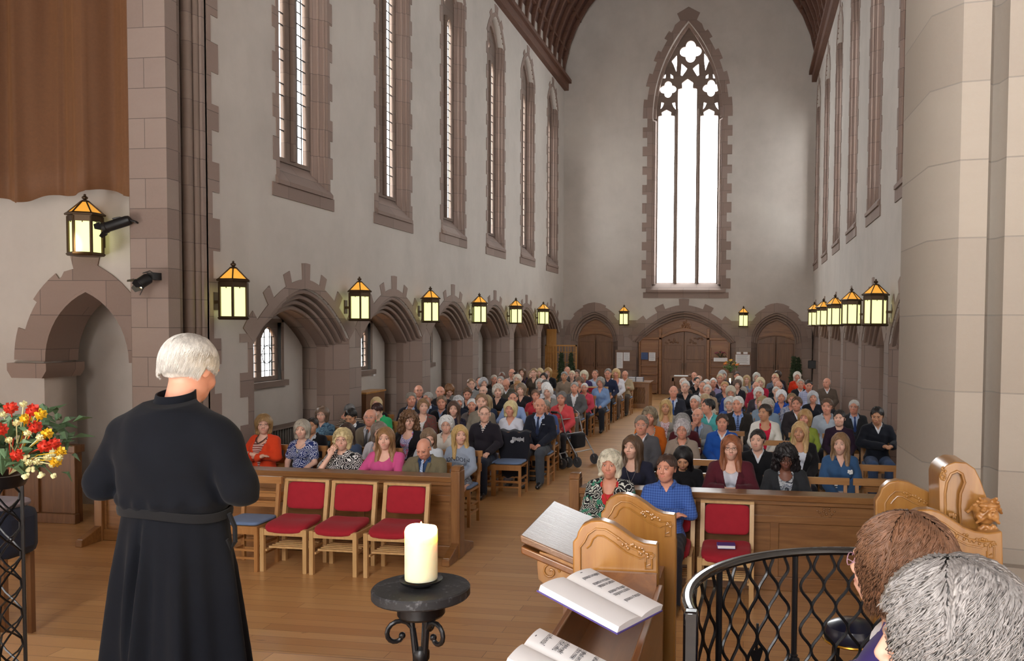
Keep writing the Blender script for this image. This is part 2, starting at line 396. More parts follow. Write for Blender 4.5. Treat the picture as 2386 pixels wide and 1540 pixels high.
    # tall windows
    for k, c in enumerate(wcy[:nwin]):
        w = empty('window_%s' % side, (0, 0, 0)); w['kind'] = 'structure'; zo = zoff
        m = MB()
        for s in (-1, 1):
            m.prism([(D(-.004), c+s*.69, 4.42+zo), (D(.05), c+s*.64, 4.42+zo), (D(.20), c+s*.53, 4.42+zo), (D(.25), c+s*.53, 4.42+zo), (D(.25), c+s*.69, 4.42+zo)], (0, 0, 5.4-zo))
            for q, (dd, yy) in enumerate(((.03, .655), (.10, .60), (.18, .545))): m.tube([(D(dd), c+s*yy, 4.5+zo), (D(dd), c+s*yy, 9.8)], .02, 6)
            quoins(m, 'x', c, s, .69, 4.42+zo, 9.8, D(-.012), D(.02), .07, .15, .30, k)
        m.prism([(D(-.05), c-.78, 4.40+zo), (D(-.05), c-.78, 4.46+zo), (D(.25), c-.78, 4.82+zo), (D(.30), c-.78, 4.82+zo), (D(.30), c-.78, 4.40+zo)], (0, 1.56, 0))
        m.box((D(-.02), c-.87, 4.22+zo), (D(.02), c+.87, 4.41+zo))
        i0 = arch_pts(c, .52, 9.75, 10.2, 8); o0 = arch_pts(c, .69, 9.75, 10.4, 8); ring_solid(m, 'x', i0, o0, D(.15), D(.29))
        voussoirs(m, 'x', c, .69, 9.75, 10.4, D(-.012), D(.02), [(0, .2, .05), (.2, .3, .14), (.3, .44, 0), (.44, .56, .2), (.56, .7, 0), (.7, .8, .14), (.8, 1, .05)], .1)
        m.build('surround', STONE2, w)
        lights = []
        for s in (-1, 1): lights.append([(c+s*.31+.175, 4.86+zo), (c+s*.31-.175, 4.86+zo)]+arch_pts(c+s*.31, .175, 9.05, 9.35, 5))
        q = [(c+(.13+.045*math.cos(4*a))*math.cos(a), 9.72+(.13+.045*math.cos(4*a))*math.sin(a)) for a in [2*PI*i/24 for i in range(24)]]
        lights.append(q)
        plate('mullion', [(c+.53, 4.8+zo), (c-.53, 4.8+zo)]+arch_pts(c, .53, 9.75, 10.25, 8), lights, 'x', D(.20), D(.30), DARKST, w)
        m = MB(); m.tube([(D(.19), c, 4.84+zo), (D(.19), c, 9.3)], .05, 8)
        m.build('mullion_roll', DARKST, w)
        m = MB(); rnd = random.Random(k)
        for s in (-1, 1):
            for q in (-.07, .055): m.box((D(.245), c+s*.31+q-.006, 4.86+zo), (D(.26), c+s*.31+q+.006, 9.3))
            z = 5.1+zo; j = 0
            while z < 9.2:
                m.box((D(.245), c+s*.31-(.175 if j % 2 else .07), z-.008), (D(.26), c+s*.31+(.175 if j % 3 else .055), z+.008)); z += .17; j += 1
        m.build('leading', LEAD, w)
        m = MB(); m.box((D(.252), c-.5, 4.8+zo), (D(.256), c+.5, 10.1)); m.build('pane', m_glass(), w)
        portal('daylight_portal', (D(.6), c, 7.3), (0, sg*PI/2, 0), 5.6, 1.2)
side_wall('left', XL, -1, ACY, WCY, 9.42, 0, 6)
side_wall('right', XR, 1, RACY, RWCY, 7.5, .12, 6)
# ---------------------------------------------------------------- far wall
FC = -2.17
def far_wall():
    hole = [(FC+1.22, 3.62), (FC-1.22, 3.62)]+arch_pts(FC, 1.22, 9.75, 13.0, 14, .2)
    doors = [(FC-.05, 1.82, 1.9, 2.96), (-5.42, .86, 1.9, 2.92), (.99, .86, 1.9, 2.92)]
    holes = [hole]+[arch_hole(*d) for d in doors]
    st(plate('wall_far', [(-7.2, -.02), (2.9, -.02), (2.9, 16.5), (-7.2, 16.5)], holes, 'y', YF, YF+.6, PLASTER))
    dd = [arch_hole(d[0], d[1]+.001, d[2], d[3], .05) for d in doors]
    # dressed stone dado, clear of the voussoirs
    m = MB(); xs = [-6.55, -5.42-.86, -5.42+.86, FC-.05-1.82, FC-.05+1.82, .99-.86, .99+.86, 2.2]
    for a, b in zip(xs[::2], xs[1::2]): m.box((a, YF-.012, 0), (b, YF+.02, 2.63))
    for d in doors:
        L = arch_pts(d[0], d[1]+.001, 1.9, d[3], 16)
        for (p, q) in zip(L, L[1:]):
            if min(p[1], q[1]) < 2.63: m.prism([(p[0], YF-.012, p[1]), (q[0], YF-.012, q[1]), (q[0], YF-.012, 2.63), (p[0], YF-.012, 2.63)] if max(p[1], q[1]) < 2.63 else [(p[0], YF-.012, p[1]), (q[0], YF-.012, q[1]), ((p if p[1] < q[1] else q)[0], YF-.012, 2.63)], (0, .03, 0))
    st(m.build('trim_far_dado', STONE))
    fsp = [(0, .1, .0), (.1, .17, .18), (.17, .27, 0), (.27, .34, .2), (.34, .46, 0), (.46, .54, .22), (.54, .66, 0), (.66, .73, .2), (.73, .83, 0), (.83, .9, .18), (.9, 1, 0)]
    ssp = [(0, .28, 0), (.28, .4, .06), (.4, .6, .12), (.6, .72, .06), (.72, 1, 0)]
    for (c, w, zs, za), sp in zip(doors, (fsp, ssp, ssp)):
        m = MB(); st4 = [0, .07, .14, .21]
        orders(m, 'y', c, [w-s for s in st4], [zs-.02*i for i in range(4)], [za-.09*i for i in range(4)], [YF+.09*i for i in range(4)], YF+.6)
        for s in (-1, 1): m.prism([(c+s*w, YF, 0), (c+s*(w-.21), YF+.3, 0), (c+s*(w-.21), YF+.6, 0), (c+s*w, YF+.6, 0)], (0, 0, zs))
        voussoirs(m, 'y', c, w, zs, za, YF-.025, YF+.02, sp, .22)
        st(m.build('trim_far_arch', STONE2))
    # great window
    m = MB(); m.box((-7.2, YF+.6, -.02), (2.9, YF+.7, 3.4)); st(m.build('wall_far_light_stop', STONE))  # unseen backing added to stop daylight showing through the door gaps
    w = empty('window_far', (0, 0, 0)); w['kind'] = 'structure'
    m = MB()
    for s in (-1, 1):
        m.prism([(FC+s*1.22, YF-.004, 3.9), (FC+s*1.10, YF+.25, 3.9), (FC+s*1.10, YF+.6, 3.9), (FC+s*1.22, YF+.6, 3.9)], (0, 0, 5.75))
        for dx, dy in ((1.2, .03), (1.15, .12)): m.tube([(FC+s*dx, YF+dy, 3.9), (FC+s*dx, YF+dy, 9.6)], .022, 6)
        quoins(m, 'y', FC, s, 1.22, 3.75, 9.9, YF-.012, YF+.02, .18, .34, .33, 1)
    ring_solid(m, 'y', arch_pts(FC, 1.12, 9.75, 12.85, 14, .2), arch_pts(FC, 1.22, 9.75, 13.0, 14, .2), YF+.2, YF+.6)
    voussoirs(m, 'y', FC, 1.22, 9.75, 13.0, YF-.012, YF+.02, [(.02, .08, .16), (.08, .14, .04), (.14, .2, .16), (.2, .26, .04), (.26, .31, .16), (.31, .37, .04), (.37, .41, .16), (.41, .46, .06), (.46, .54, .3), (.54, .59, .06), (.59, .63, .16), (.63, .69, .04), (.69, .74, .16), (.74, .8, .04), (.8, .86, .16), (.86, .92, .04), (.92, .98, .16)], .18)
    m.prism([(FC-1.4, YF-.08, 3.62), (FC-1.4, YF-.08, 3.70), (FC-1.4, YF+.4, 3.98), (FC-1.4, YF+.6, 3.98), (FC-1.4, YF+.6, 3.62)], (2.8, 0, 0))
    m.box((FC-1.5, YF-.02, 3.42), (FC+1.5, YF+.02, 3.62))
    m.build('surround', STONE2, w)
    G = YF+.42; K = lambda x, y: (ay(x, y, G).x, ay(x, y, G).z)
    lights = []
    zb = K(1600, 662)[1]
    def light(x0, x1, ysp, ytop):
        a, zs = K(x0, ysp); b = K(x1, ysp)[0]; zt = K((x0+x1)/2, ytop)[1]; c = (a+b)/2; hw = (b-a)/2
        trefoil = [(c-hw, zs), (c-hw*.98, zs+(zt-zs)*.25), (c-hw*.55, zs+(zt-zs)*.3), (c-hw*.6, zs+(zt-zs)*.7), (c-hw*.2, zs+(zt-zs)*.9), (c, zt)]
        lights.append([(b, zb), (a, zb)]+trefoil+[(2*c-p[0], p[1]) for p in trefoil[-2::-1]])
    light(1534, 1572, 276, 256); light(1580, 1624, 216, 184); light(1631, 1673, 276, 254)
    def foil(x, y, r, lobes=4, rot=0, depth=.35):
        cx, cz = K(x, y); R = r*ay(x, y, G).y/CF; lights.append([(cx+R*(1-depth*(1-abs(math.cos(lobes/2*(a)))))*math.cos(a+rot), cz+R*(1-depth*(1-abs(math.cos(lobes/2*(a)))))*math.sin(a+rot)) for a in [2*PI*i/32 for i in range(32)]])
    foil(1557, 209, 19, 4); foil(1657, 206, 19, 4); foil(1609.5, 121, 25, 4)
    def mouch(pts): lights.append([K(x, y) for x, y in pts])
    mouch([(1588, 148), (1594, 153), (1602, 160), (1598, 167), (1590, 178), (1586, 176)])
    mouch([(1628, 148), (1622, 153), (1614, 160), (1618, 167), (1625, 178), (1629, 176)])
    mouch([(1577, 128), (1578, 145), (1576, 168), (1570, 152), (1565, 143), (1571, 136)])
    mouch([(1641, 124), (1641, 142), (1644, 165), (1650, 148), (1654, 140), (1647, 132)])
    for cx in (1557, 1656):
        for s in (-1, 1):
            mouch([(cx+s*5, 172), (cx+s*11, 176), (cx+s*12, 184), (cx+s*6, 183)]); mouch([(cx+s*9, 240), (cx+s*16, 238), (cx+s*18, 256), (cx+s*13, 250)])
    plate('mullion', [(FC+1.3, 3.7), (FC-1.3, 3.7)]+arch_pts(FC, 1.3, 10.3, 13.3, 14, .2), lights, 'y', G-.06, G+.08, DARKST, w)
    m = MB()
    for x in (1576, 1627.5): X = K(x, 450)[0]; m.tube([(X, G-.08, zb), (X, G-.08, K(x, 255)[1])], .05, 8)
    m.build('mullion_roll', DARKST, w)
    m = MB()
    for x in (1546, 1560, 1595, 1609, 1645, 1659): X = K(x, 450)[0]; m.box((X-.005, G+.03, zb), (X+.005, G+.045, 9.7))
    z = zb+.3
    while z < 9.6: m.box((FC-1.08, G+.03, z-.005), (FC+1.08, G+.045, z+.005)); z += .34
    m.build('leading', LEAD, w)
    m = MB(); m.box((FC-1.1, G+.035, 3.95), (FC+1.1, G+.04, 12.1)); m.build('pane', m_glass(), w)
    portal('daylight_portal', (FC, YF+.9, 7.8), (-PI/2, 0, 0), 2.3, 8.4)
far_wall()
st(portal('daylight_portal', (-2, -2.6, 6), (PI/2, 0, 0), 14, 12)) if False else None
# ---------------------------------------------------------------- crossing: piers and side wall
m = MB(); m.box((-7.02, 8.72, 0), (XL, 8.92, 14)); m.box((-7.02, 8.92, 0), (-6.78, 9.42, 14)); m.box((-6.80, 9.36, 0), (XL, 9.46, 14)); st(m.build('trim_left_crossing_pier', STONE))
m = MB()
for y, r, x in ((8.99, .07, -6.66), (9.12, .05, -6.72), (9.23, .065, -6.66), (9.335, .045, -6.62)): m.tube([(x, y, 0), (x, y, 14)], r, 12)
for i, x in enumerate((-7.035, -7.075, -7.12)): m.tube([(x, 8.77+.05*i, 0), (x, 8.77+.05*i, 14)], .022, 8)
st(m.build('trim_left_crossing_shafts', DARKST))
m = MB(); quoins(m, 'x', 9.45, 1, 0, .1, 11.2, XL-.02, XL+.01, .08, .22, .36); st(m.build('trim_left_crossing_quoins', STONE2))
PFT = [(.98, 5.7), (1.0, 5.0), (1.13, 4.82), (1.27, 4.80), (1.285, 4.87), (1.31, 4.90), (1.335, 4.87), (1.35, 4.76), (1.55, 4.72), (1.58, 4.9), (2.8, 4.9), (2.8, 5.7)]
m = MB(); m.prism([(x, y, 0) for x, y in PFT], (0, 0, 14)); st(m.build('trim_right_crossing_pier', PIER))
m = MB(); m.prism([((x-1.6)*1.08+1.6, (y-5.3)*1.14+5.3, 0) for x, y in PFT], (0, 0, 1.18)); st(m.build('trim_right_pier_base', PIER))
# side wall of the crossing with its small arch
tc, tw = -7.93, .6
hole = arch_hole(tc, tw, 1.95, 2.84)
st(plate('wall_transept', [(-13, -.02), (-7.0, -.02), (-7.0, 14), (-13, 14)], [hole], 'y', 9.1, 9.6, PLASTER))
m = MB(); voussoirs(m, 'y', tc, tw, 1.95, 2.84, 9.085, 9.12, [(0, .13, .1), (.13, .26, 0), (.26, .4, .06), (.4, .46, -.02), (.46, .54, .14), (.54, .74, .02), (.74, 1, 0)], .3)
ring_solid(m, 'y', arch_pts(tc, tw-.03, 1.95, 2.8, 10), arch_pts(tc, tw, 1.95, 2.84, 10), 9.085, 9.6)
m.prism([(tc-tw-.42, 9.0, 1.84), (tc-tw-.36, 9.0, 1.75), (tc-tw+.06, 9.0, 1.75), (tc-tw+.12, 9.0, 1.84), (tc-tw+.12, 9.0, 1.93), (tc-tw-.42, 9.0, 1.93)], (0, .6, 0))
st(m.build('trim_transept_arch', STONE2))
hw = [(-7.35, 1.2), (-7.05, 1.2), (-7.05, 2.4), (-7.35, 2.4)]
st(plate('wall_transept_back', [(-13, -.02), (-6.9, -.02), (-6.9, 3.4), (-13, 3.4)], [hw], 'y', 9.95, 10.2, PLASTER))
m = MB(); m.box((-13, 9.6, 2.95), (-6.9, 10.2, 3.3)); st(m.build('ceiling_transept_recess', STONE))
m = MB()
w = empty('window_transept'); w['kind'] = 'structure'
for i in range(8): m.box((-7.35, 10.05, 1.2+.15*i), (-7.05, 10.065, 1.215+.15*i))
for x in (-7.28, -7.2, -7.12): m.box((x, 10.05, 1.2), (x+.012, 10.065, 2.4))
m.build('leading', LEAD, w); m = MB(); m.box((-7.35, 10.07, 1.2), (-7.05, 10.074, 2.4)); m.build('pane', m_glass(), w)
# oak panelling along the foot of the side wall
m = MB(); m.box((-12, 8.98, 0), (-8.02, 9.09, .86)); m.box((-12, 8.93, .86), (-7.98, 9.09, .95)); m.box((-12, 8.92, 0), (-7.98, 9.0, .12))
for i in range(8): m.box((-8.06-.5*i, 8.95, .12), (-8.0-.5*i, 9.0, .86))
st(m.build('trim_transept_panelling', DOORW, bevel=.006))
# ---------------------------------------------------------------- roof
def roof():
    R = 4.36; c = (XL+XR)/2; zb = 10.9; n = 20; ya, yb = 7.0, YF+.05
    def arc(r, t): return (c-r*math.cos(t), zb+r*1.02*math.sin(t))
    m = MB(); A = [arc(R+.1, PI*i/n) for i in range(n+1)]
    ring_solid(m, 'y', A, [arc(R+.3, PI*i/n) for i in range(n+1)], ya, yb)
    st(m.build('ceiling', ROOFW))
    m = MB(); y = 7.6
    while y < YF:
        ring_solid(m, 'y', [arc(R-.02, PI*i/n) for i in range(n+1)], [arc(R+.12, PI*i/n) for i in range(n+1)], y, y+.13); y += .72
    for j in range(1, 12):
        t = PI*j/12; p = arc(R+.05, t); m.box((p[0]-.04, ya, p[1]-.04), (p[0]+.04, yb, p[1]+.04))
    st(m.build('trim_roof_ribs', m_wood('roof_rib_timber', ('#4a2d1f', '#5d3a29', '#6a4530'), axis=0, rough=.6, coat=0)))
    m = MB()
    for X, s in ((XL, 1), (XR, -1)):
        m.box((X-s*.3, 7.0, 10.75), (X+s*.16, YF, 11.0)); m.box((X, 7.0, 11.0), (X+s*.26, YF, 11.12))
    st(m.build('trim_wall_plate', m_wood('wall_plate_timber', ('#4a2d1f', '#5d3a29', '#6a4530'), axis=1, rough=.6, coat=0)))
    for X, s in ((XL, -1), (XR, 1)):
        m = MB(); m.box((X, 7.0, 11.2), (X+s*.9, YF+.3, 11.8)); st(m.build('wall_head', PLASTER))
roof()
# the crossing and chancel round the camera: plain walls with tall windows
st(plate('wall_chancel_end', [(-13, -.05), (6, -.05), (6, 14), (-13, 14)], [[(-4.8, 3.5), (.4, 3.5), (.4, 11), (-4.8, 11)]], 'y', -8.4, -8, PLASTER))
st(plate('wall_chancel_left', [(-8.4, -.05), (9.6, -.05), (9.6, 14), (-8.4, 14)], [], 'x', -13.4, -13, PLASTER))
st(plate('wall_chancel_right', [(-8.4, -.05), (9.6, -.05), (9.6, 14), (-8.4, 14)], [], 'x', 6, 6.4, PLASTER))
m = MB(); m.box((-13.4, -8.4, 14), (6.4, 9.6, 14.4)); st(m.build('ceiling_chancel', ROOFW))
m = MB(); m.box((-13.2, .8, -.04), (-5.0, 1.2, 14.1)); st(m.build('wall_light_block', PLASTER))  # unseen wall added to keep the end window's light off the left transept
m = MB(); m.box((2.2, 7.2, 0), (6.2, 7.5, 14)); st(m.build('wall_transept_right', PLASTER))
m = MB(); m.box((-7.0, 9.2, 11.2), (2.3, 9.4, 11.25)) if False else None
portal('daylight_portal', (-2.2, -8.5, 7.25), (PI/2, 0, 0), 5.2, 7.5)
# ================================================================ FIGURES: smooth blended volumes turned into one mesh
def axis_pts(segs):
    """segs: [(start, end, step), ...] -> increasing coordinates"""
    L = []
    for a, b, h in segs:
        n = max(1, int(round((b-a)/h))); L += list(np.linspace(a, b, n, endpoint=False))
    L.append(segs[-1][1]); return np.array(L, np.float32)
class Vol:
    def __init__(s, xs, ys, zs):
        s.xs, s.ys, s.zs = xs, ys, zs; s.F = np.full((len(xs), len(ys), len(zs)), .2, np.float32)
    def sub(s, lo, hi, m):
        r = []
        for a, l, h in ((s.xs, lo[0], hi[0]), (s.ys, lo[1], hi[1]), (s.zs, lo[2], hi[2])):
            i = max(0, np.searchsorted(a, l-m)-1); j = min(len(a), np.searchsorted(a, h+m)+1)
            if j-i < 2: return None
            r.append(slice(i, j))
        return tuple(r)
    def pts(s, sl): return s.xs[sl[0]][:, None, None], s.ys[sl[1]][None, :, None], s.zs[sl[2]][None, None, :]
    def _loc(s, sl, T):
        X, Y, Z = s.pts(sl)
        if T is None: return X, Y, Z
        I = np.array(T.inverted(), np.float32)
        return (I[0, 0]*X+I[0, 1]*Y+I[0, 2]*Z+I[0, 3], I[1, 0]*X+I[1, 1]*Y+I[1, 2]*Z+I[1, 3], I[2, 0]*X+I[2, 1]*Y+I[2, 2]*Z+I[2, 3])
    def _box(s, lo, hi, T):
        if T is None: return lo, hi
        c = [T @ Vector((x, y, z)) for x in (lo[0], hi[0]) for y in (lo[1], hi[1]) for z in (lo[2], hi[2])]
        return [min(q[i] for q in c) for i in range(3)], [max(q[i] for q in c) for i in range(3)]
    def comb(s, sl, d, k, sub=False):
        F = s.F[sl]
        if sub:
            d = -d; h = np.clip(.5-.5*(F-d)/k, 0, 1) if k else None
            s.F[sl] = (F*(1-h)+d*h+k*h*(1-h)) if k else np.maximum(F, d)
        else:
            if k: h = np.clip(.5+.5*(F-d)/k, 0, 1); s.F[sl] = F*(1-h)+d*h-k*h*(1-h)
            else: s.F[sl] = np.minimum(F, d)
    def cone(s, p, q, r1, r2, k=.02, T=None, sub=False, flat=None):
        m = max(r1, r2); lo = [min(a, b)-m for a, b in zip(p, q)]; hi = [max(a, b)+m for a, b in zip(p, q)]
        lo, hi = s._box(lo, hi, T); sl = s.sub(lo, hi, k+.02)
        if sl is None: return s
        X, Y, Z = s._loc(sl, T); dx, dy, dz = q[0]-p[0], q[1]-p[1], q[2]-p[2]; L = dx*dx+dy*dy+dz*dz+1e-9
        t = np.clip(((X-p[0])*dx+(Y-p[1])*dy+(Z-p[2])*dz)/L, 0, 1)
        fx = 1 if not flat else flat[0]; fy = 1 if not flat else flat[1]
        d = np.sqrt(((X-p[0]-t*dx)*fx)**2+((Y-p[1]-t*dy)*fy)**2+(Z-p[2]-t*dz)**2)-(r1+(r2-r1)*t)
        s.comb(sl, d, k, sub); return s
    def ell(s, c, r, k=.02, T=None, sub=False, R=None):
        T2 = Matrix.Translation(c)
        if R is not None: T2 = T2 @ R
        if T is not None: T2 = T @ T2
        lo, hi = s._box([-a for a in r], list(r), T2); sl = s.sub(lo, hi, k+.02)
        if sl is None: return s
        X, Y, Z = s._loc(sl, T2)
        k0 = np.sqrt((X/r[0])**2+(Y/r[1])**2+(Z/r[2])**2); k1 = np.sqrt((X/r[0]**2)**2+(Y/r[1]**2)**2+(Z/r[2]**2)**2)+1e-6
        s.comb(sl, k0*(k0-1)/k1, k, sub); return s
    def fn(s, f, T=None):
        sl = (slice(0, len(s.xs)), slice(0, len(s.ys)), slice(0, len(s.zs))); X, Y, Z = s._loc(sl, T); s.F = f(s.F, X, Y, Z).astype(np.float32); return s
    def mesh(s):
        F = s.F; I = F < 0; nx, ny, nz = F.shape
        c = np.zeros((nx-1, ny-1, nz-1), np.int8)
        for a in (0, 1):
            for b in (0, 1):
                for g in (0, 1): c += I[a:nx-1+a, b:ny-1+b, g:nz-1+g]
        ci, cj, ck = np.nonzero((c > 0) & (c < 8)); n = len(ci)
        idx = np.full(c.shape, -1, np.int32); idx[ci, cj, ck] = np.arange(n)
        acc = np.zeros((n, 3), np.float32); cnt = np.zeros(n, np.float32)
        cor = {}
        for a in (0, 1):
            for b in (0, 1):
                for g in (0, 1): cor[a, b, g] = (F[ci+a, cj+b, ck+g], np.stack([s.xs[ci+a], s.ys[cj+b], s.zs[ck+g]], 1))
        for u in cor:
            for axn in range(3):
                if u[axn]: continue
                w = list(u); w[axn] = 1; w = tuple(w); f0, p0 = cor[u]; f1, p1 = cor[w]
                m = (f0 < 0) != (f1 < 0); t = np.where(m, f0/(f0-f1+1e-12), 0)[:, None]
                acc += np.where(m[:, None], p0+(p1-p0)*t, 0); cnt += m
        v = acc/np.maximum(cnt, 1)[:, None]
        Q = []
        e = I[:-1, 1:-1, 1:-1] != I[1:, 1:-1, 1:-1]; i, j, k = np.nonzero(e); j = j+1; k = k+1; fl = I[i, j, k]
        q = np.stack([idx[i, j-1, k-1], idx[i, j, k-1], idx[i, j, k], idx[i, j-1, k]], 1); q[~fl] = q[~fl][:, ::-1]; Q.append(q)
        e = I[1:-1, :-1, 1:-1] != I[1:-1, 1:, 1:-1]; i, j, k = np.nonzero(e); i = i+1; k = k+1; fl = I[i, j, k]
        q = np.stack([idx[i-1, j, k-1], idx[i-1, j, k], idx[i, j, k], idx[i, j, k-1]], 1); q[~fl] = q[~fl][:, ::-1]; Q.append(q)
        e = I[1:-1, 1:-1, :-1] != I[1:-1, 1:-1, 1:]; i, j, k = np.nonzero(e); i = i+1; j = j+1; fl = I[i, j, k]
        q = np.stack([idx[i-1, j-1, k], idx[i, j-1, k], idx[i, j, k], idx[i-1, j, k]], 1); q[~fl] = q[~fl][:, ::-1]; Q.append(q)
        q = np.concatenate(Q); q = q[(q >= 0).all(1)]
        return v, q
# ---------------------------------------------------------------- head, in its own upright frame (crown 1.32, chin 1.10)
NECK = Vector((0, .02, 1.10))
def head_T(yaw, pitch, roll=0):
    """yaw>0 turns the face to +X, pitch>0 looks down; the face points to -Y"""
    return Matrix.Translation(NECK) @ Matrix.Rotation(yaw, 4, 'Z') @ Matrix.Rotation(pitch, 4, 'X') @ Matrix.Rotation(roll, 4, 'Y') @ Matrix.Scale(1.07, 4) @ Matrix.Translation(-NECK-Vector((0, 0, .012)))
def head_sdf(V, T, sex='m', fine=True, smile=0, wide=1.0):
    w = wide*(1.0 if sex == 'm' else .95)
    V.ell((0, .012, 1.232), (.076*w, .094, .088), .02, T)
    V.ell((0, -.03, 1.185), (.062*w, .066, .082), .03, T)
    V.ell((0, -.062, 1.128), (.030*w, .030, .026), .03, T)
    if sex == 'm': V.ell((0, -.035, 1.14), (.054*w, .05, .03), .025, T)
    if not fine:
        V.cone((0, -.095, 1.21), (0, -.112, 1.185), .010, .014, .012, T); return
    for s in (-1, 1):
        V.ell((s*.036, -.068, 1.182), (.026, .024, .024), .02, T)          # cheek
        V.ell((s*.030, -.088, 1.240), (.024, .012, .009), .012, T)         # brow
        V.ell((s*.030, -.101, 1.219), (.016, .010, .010), .012, T, True)   # socket
        V.ell((s*.030, -.083, 1.218), (.0145, .0125, .012), .003, T)       # eyeball
        V.ell((s*.030, -.086, 1.2275), (.017, .012, .004), .004, T)        # upper lid
        V.ell((s*.078*w, .006, 1.208), (.010, .018, .032), .008, T, R=Matrix.Rotation(s*.35, 4, 'Z'))
        V.ell((s*.0115, -.104, 1.182), (.008, .010, .007), .006, T)        # nostril wing
    V.cone((0, -.092, 1.228), (0, -.113, 1.190), .007, .0115, .010, T)
    V.ell((0, -.088, 1.152), (.028, .020, .020), .015, T)                  # muzzle
    V.ell((0, -.1045, 1.1615), (.023, .007, .0045), .004, T)               # upper lip
    V.ell((0, -.1035, 1.1515), (.020, .008, .0055), .004, T)               # lower lip
    for sx in (-1, 1): V.cone((0, -.1125, 1.1560), (sx*.021, -.1045, 1.1605), .0026, .0018, .002, T, True)
def face_mask(v, T, skin_lips=True):
    """per-vertex colour: R lips, G dark of eye and brow, B white of eye"""
    I = np.array(T.inverted(), np.float32); L = v @ I[:3, :3].T+I[:3, 3]; x, y, z = L.T; ax_ = np.abs(x)
    f = (y < -.06) & (z > 1.08); c = np.zeros((len(v), 4), np.float32); c[:, 3] = 1
    zm = 1.1560+ax_*.2; lip = f & (((x/.0245)**2+((z-zm)/.0095)**2) < 1); c[lip, 0] = 1
    cheek = np.exp(-(((ax_-.042)/.022)**2+((z-1.18)/.02)**2))*(y < -.03)*.35; c[:, 0] = np.maximum(c[:, 0], cheek*(z > 1.1))
    eye = f & ((((ax_-.030)/.0120)**2+((z-1.2180)/.0055)**2) < 1); c[eye, 2] = .8
    iris = f & ((((ax_-.030)/.0052)**2+((z-1.2180)/.0058)**2) < 1); c[iris, 1] = 1; c[iris, 2] = 0
    brow = f & (np.abs(z-1.2435+(ax_-.03)**2*6) < .0036) & (ax_ > .012) & (ax_ < .05); c[brow, 1] = .55
    lash = f & (np.abs(z-1.2275) < .0028) & (np.abs(ax_-.03) < .015); c[lash, 1] = .6
    return c
# ---------------------------------------------------------------- poses of a seated figure (seat .45, facing -Y)
def arm_pose(name, sh):
    """returns for s=-1,+1: (shoulder, elbow, wrist, hand direction, curl)"""
    P = {}
    for s in (-1, 1): P[s] = [(s*sh, .045, .985), (s*(sh+.055), -.02, .76), (s*.085, -.26, .635), (-s*.5, -.75, -.2)]
    if name == 'crossed':
        P[1][1] = (.222, -.05, .79); P[1][2] = (-.03, -.205, .835); P[1][3] = (-1, .1, .15)
        P[-1][1] = (-.222, -.05, .79); P[-1][2] = (.06, -.235, .80); P[-1][3] = (1, .25, .3)
    elif name == 'chin':
        P[-1][1] = (-.19, -.26, .80); P[-1][2] = (-.065, -.185, 1.03); P[-1][3] = (.4, .15, 1)
        P[1][1] = (.25, -.06, .78); P[1][2] = (-.02, -.25, .80); P[1][3] = (-1, -.05, .0)
    elif name == 'rest':
        for s in (-1, 1): P[s][1] = (s*(sh+.055), -.17, .79); P[s][2] = (s*.055, -.36, .83); P[s][3] = (-s*.8, -.3, -.05)
    elif name == 'thigh':
        for s in (-1, 1): P[s][1] = (s*(sh+.075), .0, .77); P[s][2] = (s*.15, -.26, .66); P[s][3] = (-s*.15, -1, -.25)
    elif name == 'busy':
        for s in (-1, 1): P[s][1] = (s*(sh+.09), -.04, .79); P[s][2] = (s*.07+.10, -.27, .78); P[s][3] = (-s*.6, -.8, .1)
    elif name == 'lean':
        P[1][1] = (.26, -.10, .78); P[1][2] = (.17, -.33, .64); P[1][3] = (-.1, -.9, -.3)
    e = sh-(.16 if sh > .15 else .144)
    if e > .005:
        for s in (-1, 1): P[s][1] = (P[s][1][0]+s*e*1.1,)+tuple(P[s][1][1:])
    return P
def hand_sdf(V, w, d, s, fine, T=None, r=1.0):
    """palm, four bent fingers of different length and a thumb from the side of the palm"""
    w = Vector(w); d = Vector(d).normalized(); up = Vector((0, 0, 1)) if abs(d.z) < .8 else Vector((0, -1, 0))
    side = d.cross(up).normalized(); nrm = side.cross(d).normalized()      # side: across the palm, nrm: back of the hand
    pc = w+d*.045*r
    V.cone(w-d*.01, w+d*.075*r, .022*r, .026*r, .012, T)
    V.ell(tuple(pc), (.036*r, .036*r, .036*r), .012, T) if not fine else V.cone(pc-side*.018*r, pc+side*.018*r, .020*r, .020*r, .012, T)
    if not fine:
        V.cone(w+d*.06, w+d*.125-nrm*.02, .026, .015, .012, T); return
    for i, (o, L) in enumerate(((-.030, .066), (-.010, .076), (.010, .070), (.030, .055))):
        a = w+d*.080*r+side*o*r; b = a+(d*.95-nrm*.25).normalized()*L*.5*r; c = b+(d*.75-nrm*.7).normalized()*L*.5*r
        V.cone(a, b, .0095*r, .0085*r, .004, T); V.cone(b, c, .0085*r, .007*r, .003, T)
    th = side*(1 if s < 0 else -1)*(-1)
    a = w+d*.025*r+th*.024*r; b = a+(th*.7+d*.7-nrm*.2).normalized()*.035*r; c = b+(d*.9-nrm*.35+th*.1).normalized()*.028*r
    V.cone(a, b, .012*r, .010*r, .008, T); V.cone(b, c, .010*r, .0085*r, .003, T)
SH = {'m': .160, 'f': .144}
